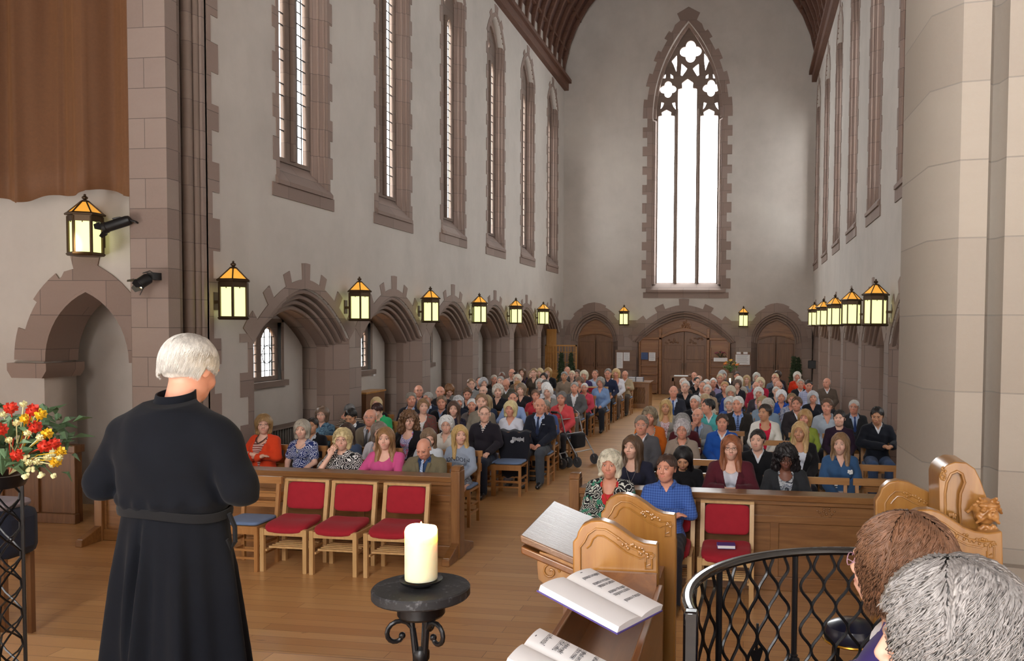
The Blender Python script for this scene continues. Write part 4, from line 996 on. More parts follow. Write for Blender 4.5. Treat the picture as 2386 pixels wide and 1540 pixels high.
# id x ytop sex hair haircolour skin top colour inner tie pose yaw pitch glasses sleeve label
PEOPLE = f'''
L1|607|964|f|bob|{LB}|pale|cardigan|#d8431e|stripe:#c8a8a0:#8a4a44||crossed|.5||#5a2a24|long|woman in bright orange cardigan and bead necklace, leftmost in the pews
L2|711|945|f|bob|#6a5444|pale|shirt|blotch:#4c6a84:#6c8ea0:#35506a|||lap|.3||#777777|long|person with brown bob in mottled blue denim shirt by the radiator
L3|698|977|f|bob|#a39a8c|pale|scoop|floral:#25346c:#c9cfe2|||lap|.3|||short|woman in blue and white paisley dress with oval pendant
L3b|722|972|m|short|{DK}|tan|jacket|#1c1c22|#c8ccd4||lap|.3|||long|dark-haired man in black jacket hidden behind the paisley dress woman
L4|792|997|f|shag|#c6b487|pale|crew|floral:#17171b:#e0dedc|||chin|.25||#7a4a44|short|blonde woman in black and white leaf print top, hand over her mouth
L5|802|984|f|long|#3b2a22|pale|crew|#3c4a63|||lap|.5|||long|woman with long dark brown hair behind the black and white print top
L6|790|936|m|short|#6f6d6d|ruddy|crew|stripe:#33291f:#b8a898|||chin|.1|.4|#333333|long|grey-haired person in brown and cream striped jumper, head bent on hand
L7|817|946|m|short|#1d1714|tan|jacket|#22262f|#e4e6ea|#8fb0cc|lap|-.1|.45||long|dark-haired man in dark suit looking down beside the bald man
L8|828|923|f|long|#c9b184|pale|crew|#1a181b|||lap|.3|||long|woman with long blonde hair and black top against the stone pier
L9|858|949|m|bald|#b9b0a8|ruddy|jacket|#6a5f50|#b8bcc4|#55565c|lap|.3||#999999|long|bald man in taupe suit and grey tie, half-moon glasses, smiling
L10|880|934|f|short|#3a1a14|pale|coat|#2fa869|||lap|-.3|.5||long|dark red-haired person in bright green jacket looking down
L11|878|982|f|bob|#776a60|pale|cardigan|#d3d3dc|#a0a4b4||lap|.4|||long|woman with grey-brown hair in white cardigan behind the pink jumper
L12|892|994|f|long|#8a6641|pale|scoop|#c9548c|||rest|.2|||long|woman with long light brown hair in bright pink jumper at the pew front
L13|948|957|f|curly|#67482e|pale|cardigan|#18161a|floral:#c9c2dc:#5a64b0:#b86a8a||lap|.4|||long|woman with big curly brown hair, black cardigan and flowered top
L14|987|1012|m|bald|#5d564e|ruddy|jacket|#6e6650|#2e4568|floral:#7f97c0:#c0ccdc|rest|0|.6||long|balding man in olive blazer and patterned blue tie, head bowed
L15|993|995|f|long|#7d6650|pale|crew|#c4ccd4|||lap|.6|.2||short|girl with pinned-up brown hair in white top behind the olive blazer
L16|1036|968|f|perm|#d2d2d2|pale|coat|#cfccc4|||lap|.3||#7a3a3a|long|white-haired elderly woman with red-rimmed glasses in cream jacket
L17|1067|989|f|long|#bd9e66|pale|crew|#94a0b2|||lap|.4|||long|girl with long blonde hair in grey-blue hooded sweatshirt with dark lettering
L18|954|912|m|short|#8c857c|ruddy|jacket|#26232a|#9fb2d2|#27345c|lap|.5|||long|grey-haired man in dark coat, pale blue shirt and navy tie
L19|964|894|m|bald|#8a8682|ruddy|jacket|#232127|#a89cc0|#3a3a44|lap|.5||#666666|long|bald man with glasses and lilac shirt behind the dark coated man
L20|982|927|f|up|#8a6a4a|pale|cardigan|floral:#7a3a3a:#4a5a4e|#d0cccc||lap|.4|||long|woman with tied back light brown hair in red and green patterned cardigan
L21|995|912|m|short|#a5a09a|ruddy|jacket|#1e2638|#b8c4dc|#20283a|lap|-.2|||long|silver-haired man in navy suit next to the patterned cardigan
L22|1026|920|m|short|#7b6450|ruddy|coat|#1b1b22|#7d94be||lap|.2|||long|broad man with short brown hair in black pullover and blue collar
L23|1023|897|m|bald|#8c8079|ruddy|coat|#1e1c20|||lap|.3|||long|ruddy bald man in dark jacket near the second pillar
L24|1043|891|f|shag|#77502e|pale|coat|tweed:#8d8c88:#5c5a58|||lap|.4|.5||long|brown-haired woman in grey tweed hooded coat bending forward
L25|1054|933|f|long|#523a2d|pale|crew|floral:#1f1e2b:#3a3850|||lap|.3|||long|young woman with long straight brown hair and dark print top
L26|1065|921|f|shag|#c3c3c6|ruddy|coat|#1b2030|#d8d8dc||lap|.5|||long|person with ruffled silver hair turned sideways in navy jacket
L27|1097|927|f|short|#d0cfce|ruddy|coat|#736c6c|||lap|.2|||long|thick white-haired person in grey cardigan, mouth open
L28|1087|900|f|short|#5d4634|ruddy|coat|#1e2230|||lap|.2|.2||long|woman with short swept brown hair in dark jacket and white collar
L29|1082|876|m|crop|#5b4a40|ruddy|coat|#191a20|||lap|.5|||long|man with receding dark hair in black jacket by the third pillar
L30|1095|880|m|short|#8a705a|pale|coat|tweed:#9a9a98:#5f6266|||lap|.4||#555555|long|sandy-haired man with glasses in grey tartan coat
L31|1113|864|m|crop|#8f8880|brown|coat|#141318|||lap|.2|||long|dark-skinned man with cropped grey hair before the stone pillar
L32|1124|879|f|perm|#a3a3a5|pale|coat|#34302f|||lap|.5|||long|woman with tousled iron-grey hair turned to the aisle
L33|1124|896|m|bald|#cfccc8|pale|coat|#b81c1e|||lap|-.2||#666666|long|pale balding man with glasses in bright red jacket
L34|1119|914|f|short|#8a6c50|pale|crew|#7d7568|||lap|.2|||long|woman with swept light brown hair in front of the red jacket
L35|1131|919|f|long|#9d8560|pale|coat|#28334a|||lap|-.2||#666666|long|woman with long fair hair and navy denim jacket behind the striped shirt
L36|1126|943|m|crop|#6b5138|pale|coat|#211d26|stripe:#d8d8da:#17171b||thigh|.2||#555555|long|man in black zip jacket over black and white striped shirt at the aisle
L37|1149|872|f|short|#b7b0a2|ruddy|coat|#3a322e|||lap|.4||#777777|long|woman with short ash hair and glasses, small grey fringe
L38|1165|875|f|short|#9d9a94|pale|coat|#3c2c2a|||lap|.3|||long|small grey-haired woman between two taller heads
L39|1158|894|f|perm|#c8bfb4|pale|coat|#1b1a20|#b08c80||lap|.3|||long|elderly woman with fluffy white curls in long black coat
L40|1179|878|m|bald|#9b948d|ruddy|coat|#4d4a40|||lap|.1|.4|#333333|long|bald man with glasses in olive jumper and white collar looking down
L41|1171|865|m|short|#231a17|tan|coat|#2a2a2e|||lap|-.4|||long|dark-haired person almost hidden behind the bald man
L42|1191|857|m|bald|#a7a29c|ruddy|shirt|vstripe:#b08c80:#d8ccc4|||lap|.3||#2a2a2a|long|bald man with dark-rimmed glasses in pink striped shirt at the back left
L43|1204|871|f|bob|#d2c8b8|pale|coat|#6a5a4a|||lap|-.3|||long|woman with cream blonde hair turned to her left
L44|1206|884|f|short|#a87c50|tan|coat|#7a5a40|||lap|.1|.3||long|tan-haired woman bending just behind the brown bob
L45|1213|892|f|bob|#7d6a57|pale|coat|#1d1a1f|#9a2030||lap|.2|||long|smiling woman with brown bob in black jacket and red scarf
L46|1216|857|f|long|#5f452f|pale|coat|#2c1f30|||lap|-.2|||long|woman with long brown hair in purple jacket beneath the arch
L47|1193|911|m|crop|#3a2e28|ruddy|shirt|#8ca4d0|||chin|.2|.1||long|bearded man in light blue shirt resting his chin on his hand
L48|1205|933|f|bob|#cdbd8c|ruddy|v|#d4d8e6|||lap|.1|||long|blonde woman in white embroidered blouse and pale blue skirt
L49|1244|924|m|bald|#a8a09a|ruddy|jacket|#181c2a|#a9bbdc|#24304e|lap|.2|||long|bald man in navy blazer with badge and medal, grey trousers
L50|1268|930|m|short|#8e877a|ruddy|coat|#4a5f94|||lap|-.2||#888888|long|elderly man with glasses in blue jacket peering past the navy blazer
L51|1238|862|f|bob|#866c50|pale|cardigan|#2c1f42|stripe:#d8d4e6:#6a4ea0||lap|.1|||long|woman in purple cardigan over a lilac striped top
L52|1243|856|f|short|#8c7250|pale|coat|#4a3f36|||lap|.3|||long|person with sandy hair half hidden at the very back left
L53|1257|857|f|bob|#c7b287|pale|coat|#5a4a40|||lap|.2|||long|woman with golden blonde bob in the last rows left
L54|1266|867|f|up|#2d1f1a|pale|coat|#3a3436|||lap|.3|||long|young woman with dark tied back hair in the last rows left
L55|1276|856|f|bob|#a4824f|pale|coat|#17161a|||lap|.2|||long|fair-haired woman in black coat, rightmost before the lattice screen
L56|1257|881|f|bob|#b5b2ab|pale|coat|#4a4246|||lap|.2||#555555|long|woman with silver bob and glasses below the purple cardigan
L57|1272|882|m|short|#5a5552|pale|coat|#5c5c60|||lap|-.4|.3||long|man with dark grey hair and grey jacket looking away
L58|1272|889|f|bob|#dcdcdc|pale|coat|#cfd2da|||lap|-.3|.3||long|white-haired person in white coat looking down to the side
L59|1275|898|f|perm|#d9d7d5|pale|cardigan|tweed:#8c8c88:#686864|#6a5a50||lap|.1|||long|elderly woman with snow-white hair in light grey cardigan
L60|1246|906|f|short|#6e5240|ruddy|coat|#a82a34|||lap|.2|||long|brown-haired person with red collar behind the navy blazer
L61|1307|910|f|short|#6e6b69|ruddy|coat|#cf4a50|||lap|.1|||long|woman in coral red coat with dark grey hair beside the walker
L62|1338|888|m|short|#96928e|ruddy|jacket|#58585a|#dcdce0||thigh|.1|||long|tall man in grey suit and white shirt at the aisle
L63|1361|891|f|short|#c9c6c2|ruddy|coat|#c8485c|||lap|.0||#888888|long|white-haired woman with glasses in pink coral cardigan
L64|1314|864|m|short|#8a8a88|tan|shirt|#8c7c6c|||lap|.2|||long|grey-haired man in open beige shirt
L65|1332|862|f|short|#cfc4a8|pale|coat|#3c3c40|||lap|.1|||long|fair white-haired woman in dark top next to the beige shirt
L66|1321|852|m|bald|#8a847c|ruddy|coat|#4a4440|||lap|.1|||long|bald man at the back in front of the two conifers
L67|1344|860|f|up|#4a3424|pale|coat|#3a2c30|||lap|-.1|||long|dark-haired woman squeezed between two white-haired heads
L68|1350|878|f|perm|#6d5544|ruddy|coat|#4c3c38|||lap|.0|||long|woman with short curly brown hair behind the grey suit
L69|1360|862|f|shag|#c9c0a8|ruddy|coat|#40325c|||lap|.0|||long|woman with wavy fair hair in violet top at the back
L70|1386|860|m|crop|#5f4a3c|ruddy|shirt|#b6c4e2|||lap|.1|||long|balding man in pale blue shirt at the back of the left block
L71|1398|878|f|perm|#8f8c86|ruddy|coat|#7793bd|#5a78b0||lap|.0||#444444|long|woman with grey curls and glasses in light blue jacket on the aisle
L72|1416|857|m|short|#77726c|ruddy|shirt|#222b46|||thigh|.0||#555555|long|heavy man in navy shirt and black trousers on the aisle
L73|1435|858|f|shag|#c0a272|ruddy|cardigan|#dedfe8|#c08a90||lap|.0|||long|fair-haired woman in long white cardigan
L74|1456|861|m|bald|#bdb8b0|ruddy|coat|#a8987c|||crossed|.1|.2|#7a3030|long|man in beige jacket with arms folded beside the lattice desk
R1|1569|896|m|bald|#4a3c34|ruddy|jacket|#2a2d38|#b9c8e0|#2a4c88|lap|-.1|||long|bald man in dark suit and bright blue tie, first on the right of the aisle
R2|1551|929|f|long|#b49663|tan|cardigan|#8e8984|floral:#d8ccd0:#a04a5a||lap|-.1|||long|woman with long blonde hair in grey jacket over flowered top
R3|1513|947|f|shag|#857660|ruddy|cardigan|#cf6b1f|floral:#c8c0b4:#5a5a5a||lap|.0|||long|woman with short tousled hair in bright orange jacket
R4|1494|965|m|short|#7f7265|ruddy|coat|#535358|||lap|-.1||#999999|long|elderly man with receding hair in slate grey jacket and blue collar
R5|1473|1012|f|long|#5b4330|pale|scoop|#26283a|||lap|-.2|.1||long|young woman with brown ponytail over her shoulder, navy top and long necklace
R8|1592|1033|f|long|#161316|tan|crew|#151519|||lap|.1|.5||long|woman with long black hair looking down behind the check shirt
R9|1589|977|f|perm|#b4aeb0|ruddy|coat|#95867a|||lap|-.1||#8a6a5a|long|elderly woman with grey curls and glasses in beige blazer
R9b|1594|959|f|shag|#8d8a88|pale|coat|#4c1620|||lap|-.6|.4||long|grey-haired person in maroon jumper behind the beige blazer
R10|1626|948|m|bald|#8f8880|ruddy|jacket|#80868c|#9fb4d6|#232c4e|chin|-.3||#aaaaaa|long|bald man in pale grey suit, hand at his chin, looking up
R12|1597|885|f|short|#c6c4be|pale|coat|#191b22|#4c7c78||lap|-.1||#888888|long|white-haired woman in black jacket with brooch over teal jumper
R12b|1592|879|f|short|#c9b8ac|pale|coat|#5a4c44|||lap|.2|||long|pale pinkish-haired person hidden behind the teal jumper
R13|1620|919|m|short|#cbc9c8|ruddy|coat|#18181d|||lap|-.2|||long|smiling white-haired man in black coat behind the chin-holding man
R14|1622|876|f|crop|#222222|pale|coat|#14151a|||lap|.4|.2||long|person in black beret and black coat
R15|1617|865|m|bald|#4a3a30|ruddy|coat|#2c2426|||lap|.4|||long|bald man turned aside in front of the oak table
R16|1630|872|m|bald|#d0c0b4|pale|coat|#3c3436|||lap|-.4|.3||long|pale bald head beside the black beret
R17|1637|886|m|crop|#8a847e|ruddy|jacket|#23232b|#e0e2ea||lap|-.1|||long|red-faced man with grey sideburns in dark suit and white shirt
R18|1648|894|f|short|#c2beb8|pale|coat|#a48c74|||lap|-.1||#6a5a50|long|woman with wavy white hair and glasses in tan coat
R19|1643|917|f|bob|#b09a78|ruddy|coat|#c9bfae|||lap|-.3|||long|blonde woman whose face is half hidden by a dark head
R20|1652|927|m|short|#1e1a1a|ruddy|coat|#4fa8a8|||lap|-.9|||long|dark-haired person with teal shoulder turned right round
R21|1646|882|f|short|#d6d2cc|pale|coat|#4c4448|||lap|.5|||long|small white-haired head right of the ruddy grey man
R22|1662|879|m|short|#d0ccc8|ruddy|shirt|#8f86ac|||lap|-.2|||long|man with thick white hair in lilac shirt
R23|1678|869|m|short|#b8a88c|ruddy|coat|#4c2c30|||lap|-.2||#3a3a3a|long|sandy grey man with dark glasses near the pot of lilies
R23b|1683|862|f|bob|#a8a8a6|pale|coat|#3a3c48|||lap|.4|||long|grey-haired person directly below the oak bookshelf
R24|1689|887|f|short|#b08c5c|ruddy|coat|#28344c|||lap|-.2|||long|woman with ginger blonde hair in navy coat
R25|1703|897|f|bob|#b4aa98|ruddy|coat|#27408c|||lap|-.2|.2||long|woman with pale fringe in royal blue coat, face half covered
R26|1702|923|f|bob|#bfbfbd|pale|coat|#3a5a9c|||lap|-.2||#777777|long|white-haired woman in mid blue jacket left of the dark overcoat
R27|1720|921|m|short|#cfcdca|ruddy|jacket|#26221f|#86a2d6|stripe:#24304e:#6a7ca8|lap|-.2|||long|elderly white-haired man in dark overcoat, blue shirt and striped tie
R28|1683|962|m|short|#43342b|ruddy|coat|#1d4fa0|||lap|-.1|||long|man with short dark hair in bright blue fleece
R29|1704|1012|f|long|#8f5636|pale|cardigan|#541c28|#c9cad6||rest|.0||#1c1c22|long|young woman with long auburn hair, black glasses and maroon varsity jacket
R30|1832|1035|f|curly|#1c1719|brown|cardigan|#2a2c30|blotch:#6f7480:#c4c8cc:#3c3f48||rest|.0|.3|#4a3a34|long|dark-skinned woman with black hair and grey patterned scarf, smiling
R31|1767|998|m|short|#2a211e|pale|coat|#131418|||lap|-.3|||long|boy with short dark hair in black zip top
R32|1718|884|f|perm|#5c483c|pale|coat|#22222a|||lap|-.1||#888888|long|woman with brown permed hair and dark coat
R33|1722|876|f|bob|#d4d0c2|pale|coat|#b8b4aa|||lap|.3|||long|person with cream white hair in pale coat behind brown curls
R34|1740|873|f|long|#b09468|pale|crew|#7f8ca6|||lap|-.3|||long|woman with long fair hair in grey-blue top
R35|1718|865|m|short|#40302a|ruddy|coat|#3c2c2c|||lap|.1|||long|brown-haired man just behind the lilies
R36|1763|867|f|bob|#bdbab2|pale|coat|#4a4a50|||lap|-.1||#777777|long|woman with neat silver bob before the right-hand door
R37|1772|878|f|bob|#cfc09c|pale|coat|#a81c3c|||lap|-.3|||long|blonde woman in crimson jacket
R38|1762|887|m|bald|#d8d4cc|ruddy|coat|#9a2038|||lap|-.1|||long|white-haired balding man in dark red top
R39|1768|901|f|shag|#cfcdc8|ruddy|cardigan|#3a363c|stripe:#b8a4a8:#7c6c8c||lap|-.2|||long|woman with big white hair in charcoal jacket over striped top
R40|1789|926|f|bob|#b3ada6|pale|coat|#7f94a8|||lap|.2|.3||long|person with smooth ash grey hair in pale blue padded jacket
R40b|1778|922|f|bob|#a08c66|pale|coat|#8496a8|||lap|-.4|||long|light brown head peeping out left of the ash grey hair
R41|1784|939|f|short|#2f231d|tan|cardigan|#d9d6ce|#c01c3c||lap|-.4|||long|woman with short dark hair in white jacket over red top
R42|1807|868|m|crop|#cbbd98|ruddy|jacket|#5c6678|#a8a8b0||lap|-.5||#3a2a2a|long|man with fair cropped hair and glasses in blue-grey jacket
R43|1813|862|f|up|#3a281e|tan|coat|#2c2428|||lap|-.5|||long|dark-haired woman with hair tied up in front of the right door
R44|1809|878|m|bald|#c8a8a0|ruddy|coat|#2a2a32|||lap|-.1|.3||long|pink bald head behind the grey balding man
R45|1815|884|m|bald|#b8b4b0|ruddy|coat|#1e2026|||lap|-.1|.2||long|grey balding man in dark coat looking down
R46|1809|899|f|short|#c0bcb6|pale|coat|#20242c|||lap|-.2|||long|elderly woman with grey parting in dark coat
R47|1821|908|f|perm|#d6d6da|ruddy|coat|#1c4aa8|||lap|.2|||long|woman with white permed curls in royal blue coat
R48|1858|865|f|bob|#d2ccc0|ruddy|coat|#cf3414|||lap|.1|||long|white-haired woman in vivid orange-red coat by the conifer
R49|1866|881|m|short|#a79c90|ruddy|coat|#1b1b20|||lap|-.1||#777777|long|fair grey-haired person in black behind the blue check shirt
R50|1885|882|m|short|#2b211c|ruddy|shirt|check:#d4d8e6:#3a56a0|||lap|-.3|.3||long|dark-haired man in blue and white checked shirt
R51|1928|878|m|bald|#a8a098|ruddy|coat|#5f5248|||lap|-.4|||long|bald man in khaki brown coat against the right wall
R52|1895|910|f|bob|#a9abb0|ruddy|coat|#1a1c26|#c8b0a0||lap|-.1|||long|woman with silver-grey bob in navy coat
R53|1929|926|f|short|#5e4838|ruddy|coat|#9da7b2|||lap|-.2|||long|smiling woman with short brown hair in pale grey blazer
R54|1858|922|m|short|#5d4330|ruddy|coat|#322d30|||lap|-.2|||long|man with short brown hair in charcoal jacket
R54b|1846|914|f|short|#8c7454|ruddy|coat|blotch:#8c94a8:#b0b4c4:#6a7490|||lap|-.1|||long|person in pale denim print jacket behind the charcoal jacket
R55|1877|953|f|bob|#a07c4e|ruddy|scoop|#8a9a3e|||lap|-.2|||long|woman with tan brown bob in lime green cardigan
R56|1866|981|f|long|#c0a070|tan|cardigan|#18171b|#d4d8e4||lap|-.3|||long|woman with long blonde hair in black blazer and white blouse
R57|1961|1007|f|long|#87694a|pale|coat|#34557c|||lap|-.2|||long|girl with very long light brown hair in denim jacket with white corsage
R58|1958|953|m|short|#241c19|pale|crew|#2a1a2c|||lap|-.2|||long|young man with dark fringe in aubergine jumper
R59|1992|930|m|short|#c4c2be|ruddy|jacket|#2e3034|#b4c6e4|#2c4478|lap|-.2||#999999|long|white-haired man in dark suit, pale shirt and blue tie by the right wall
R60|2047|944|m|short|#231d1b|tan|coat|#141822|||busy|-.2|.3||long|man in black navy jacket sitting tall at the right end, fiddling with his hands
'''
ROWFIX = {'L48': 4, 'L49': 4, 'L50': 5, 'L17': 1, 'L61': 6, 'L62': 9, 'L63': 10, 'L71': 11, 'L72': 13, 'L73': 14, 'L74': 15}
def seat_people():
    rows = []; recs = []
    for ln in PEOPLE.strip().split('\n'):
        r = ln.split('|'); p = az(float(r[1]), float(r[2]), 1.29); recs.append((p.y, r))
    recs.sort(key=lambda q: q[0]); placed = []
    for Y0, r in recs:
        left = r[0][0] == 'L'; base = 8.90 if left else 8.76; best = None
        for n in range(0, 20):
            Y = base+.93*n; q = ay(float(r[1]), float(r[2]), Y-.05)
            cost = abs(q.z-1.29)
            if r[0] in ROWFIX: cost = 0 if n == ROWFIX[r[0]] else 9
            elif q.z < 1.13 or q.z > 1.47: continue
            d = min([abs(q.x-p[0]) for p in placed if p[2] == n and p[3] == left]+[9])
            if d < .44: cost += (.44-d)*1.2+.05
            if best is None or cost < best[0]: best = (cost, q.x, q.z, n, Y)
        if best is None: print('NO ROW', r[0]); continue
        _, x, z, n, Y = best
        x = min(max(x+{'L48': -.12, 'L49': .08, 'L41': .34, 'L42': -.1}.get(r[0], 0), -6.28), 1.98)
        
        dd = [p[4] for p in placed if p[2] == n and p[3] == left and abs(x-p[0]) < .36]
        if dd: print('crowded', r[0], dd)
        placed.append((x, z, n, left, r[0])); recs_out.append((r, x, Y, z, left))
recs_out = []
seat_people()
KEEP = {'L49': ('trousers', '#3f444c'), 'L48': ('skirt', 'floral:#8c9cc4:#c4ccdc'), 'L62': ('trousers', '#6a6864'), 'L71': ('trousers', '#22242c'), 'L72': ('trousers', '#181a22'), 'L36': ('trousers', '#232a3a'), 'L17': ('skirt', 'floral:#8c94a4:#2c2c34'), 'R60': ('trousers', '#3a4c6c'), 'R57': ('skirt', 'stripe:#b8b8bc:#2c2c34'), 'L61': ('trousers', '#2a2a30'), 'L73': ('trousers', '#6a5a50'), 'L74': ('trousers', '#4a4038')}
for i, (r, x, y, z, left) in enumerate(recs_out):
    (id_, px, py, sex, hair, hcol, skin, top, tcol, inner, tie, pose, yaw, pitch, gl, sl, label) = r
    fine = y < 15.5; yw = round(float(yaw or 0)/.25)*.25; pt = round(float(pitch or 0)/.25)*.25
    if not fine: yw = round(yw/.5)*.5
    lk = KEEP.get(id_, ('trousers', '#2b2b32'))
    person(x, y, z+.0, sex, hair, hcol, skin, top, tcol, inner or None, tie or None, pose, yw, pt, gl or None, label, 'congregation seated on the %s of the aisle' % ('left' if left else 'right'), fine, 0, sl, lk[1], lk[0], 0, i, shoes=fine or id_ in KEEP, bw=1.17 if y < 9.3 else 1.0)
    put_chair(x, y, 'wooden chair seating the '+' '.join(label.replace(',', '').split()[:12]), 'occupied chairs of the %s block' % ('left' if left else 'right'))
# ================================================================ FITTINGS OF THE NAVE
PANE = emit('lantern_glass', '#e6ec96', .10); AMB = emit('lantern_amber_glass', '#d8983a', .06)
def make_lantern():
    t = empty('wall_lantern'); H6 = [(math.cos(PI/6+PI/3*i), math.sin(PI/6+PI/3*i)) for i in range(6)]; R = .175
    m = MB()
    for x, y in H6: m.box((-.012, -.012, .04), (.012, .012, .46), T=tr(x*R, y*R, 0))
    m.lathe([(R-.012, .40), (R+.008, .40), (R+.008, .475), (R-.012, .475)], 6, a0=PI/6, smooth=False)
    for i in range(6):
        a, b = H6[i], H6[(i+1) % 6]; c = ((a[0]+b[0])/2*R, (a[1]+b[1])/2*R)
        m.tube([(c[0]+.001, c[1], .41), (c[0], c[1], .385)], .006, 5)
    m.lathe([(.02, .472), (R+.035, .472), (R+.04, .49), (R+.02, .505), (.02, .505)], 6, a0=PI/6, smooth=False)
    for x, y in H6: m.tube([(x*(R+.01), y*(R+.01), .50), (x*.035, y*.035, .645)], .009, 5)
    m.lathe([(.045, .632), (.05, .645), (.03, .655)], 6, a0=PI/6, smooth=False); m.build('frame', BRONZE, t)
    m = MB(); m.lathe([(.02, 0), (R+.012, 0), (R+.03, .02), (R+.012, .042), (.02, .042)], 6, a0=PI/6, smooth=False); m.build('base', BRONZE, t)
    m = MB(); m.lathe([(R-.016, .045), (R-.016, .405)], 6, a0=PI/6, smooth=False); m.build('glass_panes', PANE, t)
    m = MB(); m.lathe([(R-.0, .505), (.035, .632)], 6, a0=PI/6, smooth=False); m.build('roof_glass', AMB, t)
    m = MB(); m.lathe([(.012, .65), (.016, .66), (.030, .672), (.034, .69), (.022, .70), (.012, .705)], 8); m.ball((0, 0, .715), .014)
    for i in range(4): m.tube([(0, 0, .70), (.03*math.cos(i*PI/2), .03*math.sin(i*PI/2), .69), (.026*math.cos(i*PI/2), .026*math.sin(i*PI/2), .67)], .006, 5)
    m.build('finial', BRONZE, t)
    m = MB(); m.box((-.02, R-.02, .20), (.02, .25, .24)); m.box((-.05, .235, .12), (.05, .25, .34)); m.build('bracket', BRONZE, t)
    return t
lan0 = make_lantern(); _n = [0]
def put_lantern(x, y, z, rz, label, group):
    o = lan0 if _n[0] == 0 else copy_tree(lan0); _n[0] += 1; o.location = (x, y, z); o.rotation_euler = (0, 0, rz); tag(o, label, 'lantern', group); return o
LAB_L = ['brass wall lantern on the left nave wall, nearest the tall pier', 'wall lantern between the first and second arches on the left', 'wall lantern between the second and third arches on the left', 'wall lantern between the third and fourth arches on the left', 'wall lantern between the fourth and fifth arches on the left', 'wall lantern before the last left arch, nearest the end wall']
for (x, y), l in zip([(545, 745), (838, 748), (1003, 752), (1117, 754), (1202, 755), (1266, 757)], LAB_L):
    p = ax(x, y, XL+.25); put_lantern(p.x, p.y, p.z, PI/2, l, 'lanterns along the left wall')
LAB_R = ['large wall lantern beside the pale pier on the right', 'second wall lantern along the right wall from the pale pier', 'third wall lantern along the right wall from the pale pier', 'fourth wall lantern along the right wall from the pale pier', 'fifth wall lantern along the right wall, last but one', 'farthest wall lantern on the right wall, by the end wall']
for (x, y), l in zip([(2146, 762), (2039, 760), (1983, 759), (1945, 760), (1918, 760), (1897, 760)], LAB_R):
    p = ax(x, y, XR-.25); put_lantern(p.x, p.y, p.z, -PI/2, l, 'lanterns along the right wall')
for (x, y), l in zip([(1454, 758), (1732, 762)], ['wall lantern left of the great central doorway', 'wall lantern right of the great central doorway']):
    p = ay(x, y, YF-.25); put_lantern(p.x, p.y, p.z, 0, l, 'lanterns on the end wall')
p = ay(200, 597, 9.1-.25); put_lantern(p.x, p.y, p.z, 0, 'wall lantern hanging below the brown curtain at the left', None)
# ---------------------------------------------------------------- stage lights on the left pier
def spot(name, loc, direction, L, r, label, doors, power):
    d = Vector(direction).normalized(); t = empty(name, loc); tag(t, label, 'spotlight'); q = d.to_track_quat('Z', 'Y').to_matrix().to_4x4()
    m = MB(); m.lathe([(r*.3, -L*.55), (r*.85, -L*.5), (r, -L*.4), (r, L*.35), (r*1.12, L*.38), (r*1.12, L*.5), (r*.9, L*.5), (r*.85, L*.3), (.01, L*.28)], 16, T=q); m.build('housing', BLACK, t)
    m = MB(); m.lathe([(.005, L*.40), (r*.86, L*.44), (.005, L*.52)], 16, T=q); m.build('lens', emit('lamp_lens', '#ffe2a0', 3), t)
    if doors:
        for a in range(4):
            T = q @ Matrix.Rotation(a*PI/2+.3, 4, 'Z') @ tr(0, r*1.05, L*.5) @ Matrix.Rotation(-.5, 4, 'X'); m = MB(); m.add([(-r*.9, 0, 0), (r*.9, 0, 0), (r*.5, 0, r*1.1), (-r*.5, 0, r*1.1), (-r*.9, .004, 0), (r*.9, .004, 0), (r*.5, .004, r*1.1), (-r*.5, .004, r*1.1)], [(0, 1, 2, 3), (7, 6, 5, 4), (0, 4, 5, 1), (1, 5, 6, 2), (2, 6, 7, 3), (3, 7, 4, 0)], 0, T, False); m.build('barn_door', BLACK, t)
    l = bpy.data.lights.new('lamp', 'SPOT'); l.energy = power; l.color = (1, .85, .6); l.spot_size = 1.2; l.spot_blend = .6; l.shadow_soft_size = r*.8
    o = bpy.data.objects.new('lamp', l); link(o); o.parent = t; o.matrix_local = (-d).to_track_quat('Z', 'Y').to_matrix().to_4x4(); o.location = d*L*.6
    return t
p = ay(272, 522, 8.62); t = spot('theatre_spotlight', p, (-.85, -.25, -.32), .30, .058, 'long black theatre spotlight pointing left at the curtain lantern', True, 25)
m = MB(); m.tube([(.14, .02, .05), (.20, .05, .03), (.20, .08, .02)], .012, 6); m.tube([(-.05, 0, .06), (.04, 0, .075), (.15, .02, .05)], .009, 6); m.build('yoke', BLACK, t)
p = ay(335, 655, 8.55); t = spot('theatre_spotlight', p, (-.50, -.62, -.60), .14, .062, 'short black spotlight with barn doors on the pier, lamp lit', True, 20)
m = MB(); m.box((.02, .02, .02), (.10, .16, .10)); m.tube([(.05, .08, .10), (0, .1, .12), (-.12, .14, .10)], .006, 6); m.build('yoke', BLACK, t)
